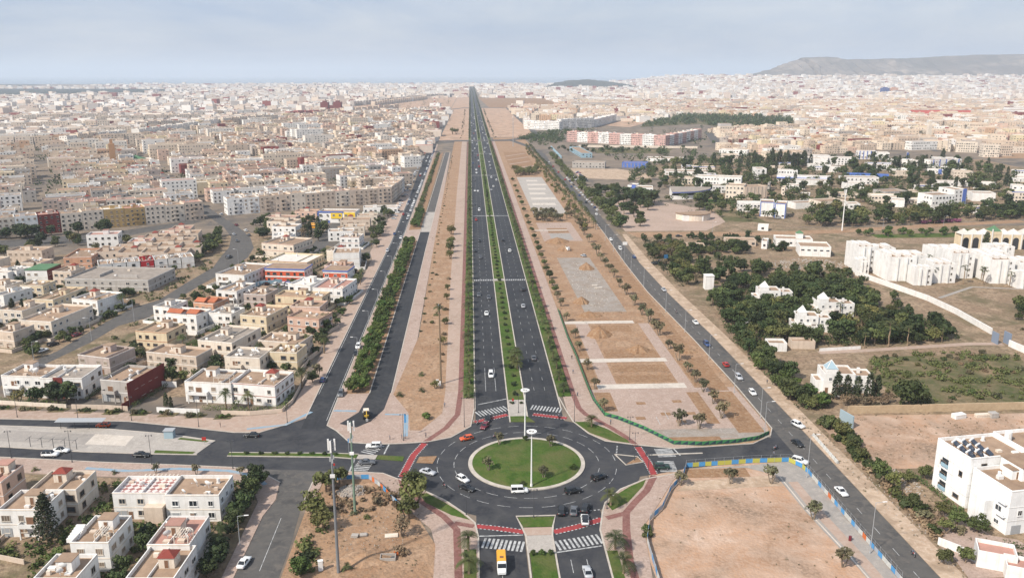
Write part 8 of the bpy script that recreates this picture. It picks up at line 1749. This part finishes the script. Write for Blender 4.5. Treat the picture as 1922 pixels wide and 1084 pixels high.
canopy([(100,1180),(150,1120),(330,1190),(325,1196),(160,1222),(116,1216)], 40, 2, 3.4, 'treetops below the long estate wall', 'dark')
canopy([(150,402),(200,408),(200,430),(150,446)], 30, 1.6, 2.6, 'scrubby treetops behind the wood', 'acacia', WV)
b = MB(); RR = random.Random(3)
for k in range(420):
    y = 1340+k*14
    if y < 1385 or 2690 < y < 2760: continue
    for x in (-1.8, 13.7, 30): leaf_blob(b, (x+RR.uniform(-.5,.5), y, 2.4), (1.9+k*.006)*(.6 if x == 13.7 else 1), 12, .9+k*.004, RR, .8)
    if k < 90 and RR.random() < .7: leaf_blob(b, (38+RR.uniform(0,3), y, 2), 2.0, 10, .8, RR, .8); leaf_blob(b, (-16+RR.uniform(-2,2), y, 1.4), 1.4, 8, .7, RR, .8)
tag(b.build('treetops', L['dark']), 'tree lines of the avenue running on to the horizon', None, None, 'stuff')
b = MB()
for x0, x1, y0, y1, n in ((99.5,104.5,120,240,110),(-40.5,-12,158,200,130),(41,80,120,190,60),(110,200,205,236,200),(112,118,160,200,60),(-155,-60,264,470,160),(-26,-12,262,700,160),(38,88,300,700,150)):
    for k in range(n):
        x, y = RR.uniform(x0,x1), RR.uniform(y0,y1)
        if inside((x,y), NSD): continue
        leaf_blob(b, (x,y,.18), RR.uniform(.15,.5), 9, .13, RR, .6)
tag(b.build('weeds', L['olive']), 'dry weeds dotted over verges and bare plots', None, None, 'stuff')
# the far wood reads as one mass
b = MB(); R2 = random.Random(4); WP = [(340,1690),(430,1940),(545,2170),(700,2160),(780,2010),(630,1625),(520,1625),(490,1800)]; n = 0
for poly_, cnt in (([(160,1010),(290,960),(320,1080),(290,1180),(170,1190)],60),([(100,1240),(150,1330),(180,1500),(240,1590),(180,1600),(110,1480),(85,1390)],110),([(70,1370),(110,1380),(160,1450),(150,1470),(100,1400)],40)):
    q = 0
    while q < cnt:
        x, y = R2.uniform(min(p[0] for p in poly_), max(p[0] for p in poly_)), R2.uniform(min(p[1] for p in poly_), max(p[1] for p in poly_))
        if inside((x,y), poly_): leaf_blob(b, (x,y,R2.uniform(2.5,5)), R2.uniform(3,5), 40, 1.0, R2, .8); q += 1
while n < 420:
    x, y = R2.uniform(330,790), R2.uniform(1620,2175)
    if inside((x,y), WP): leaf_blob(b, (x,y,R2.uniform(3,6)), R2.uniform(4,7), 34, 1.5, R2, .8); n += 1
tag(b.build('forest', L['dark']), 'dark wood between the white estate and the far town', None, None, 'stuff')
b = MB(); n = 0
while n < 1500:
    y = R2.uniform(700, 3600)**1.0; x = R2.uniform(-.58*y, .7*y)
    if (-70 < x < 330) or (x > 0 and y < 1100) or (x < 0 and y < 720): continue
    if not (inside((x,y), LEFT) or y > 1200): continue
    leaf_blob(b, (x,y,R2.uniform(3,5)), R2.uniform(2,3.6)*(1+y/3500), 20, 1.0, R2, .9); n += 1
tag(b.build('treetops', L['dark']), 'scattered dark street trees among the far houses', None, None, 'stuff')

# ---------------------------------------------------------------- the air: one even haze box round everything
b = MB(); b.box(-45000, 45000, -400, 47000, -3, 420)
hz = b.build('haze', []); hz['kind'] = 'stuff'; hz['label'] = 'thin bluish haze over the distant city'
hm = bpy.data.materials.new('haze'); hm.use_nodes = True; t = hm.node_tree; t.nodes.clear()
ho = t.nodes.new('ShaderNodeOutputMaterial'); pv = t.nodes.new('ShaderNodeVolumePrincipled')
pv.inputs['Color'].default_value = (.78, .87, .98, 1); pv.inputs['Density'].default_value = 8.5e-5; pv.inputs['Anisotropy'].default_value = 0.1
t.links.new(pv.outputs['Volume'], ho.inputs['Volume']); hz.data.materials.append(hm)
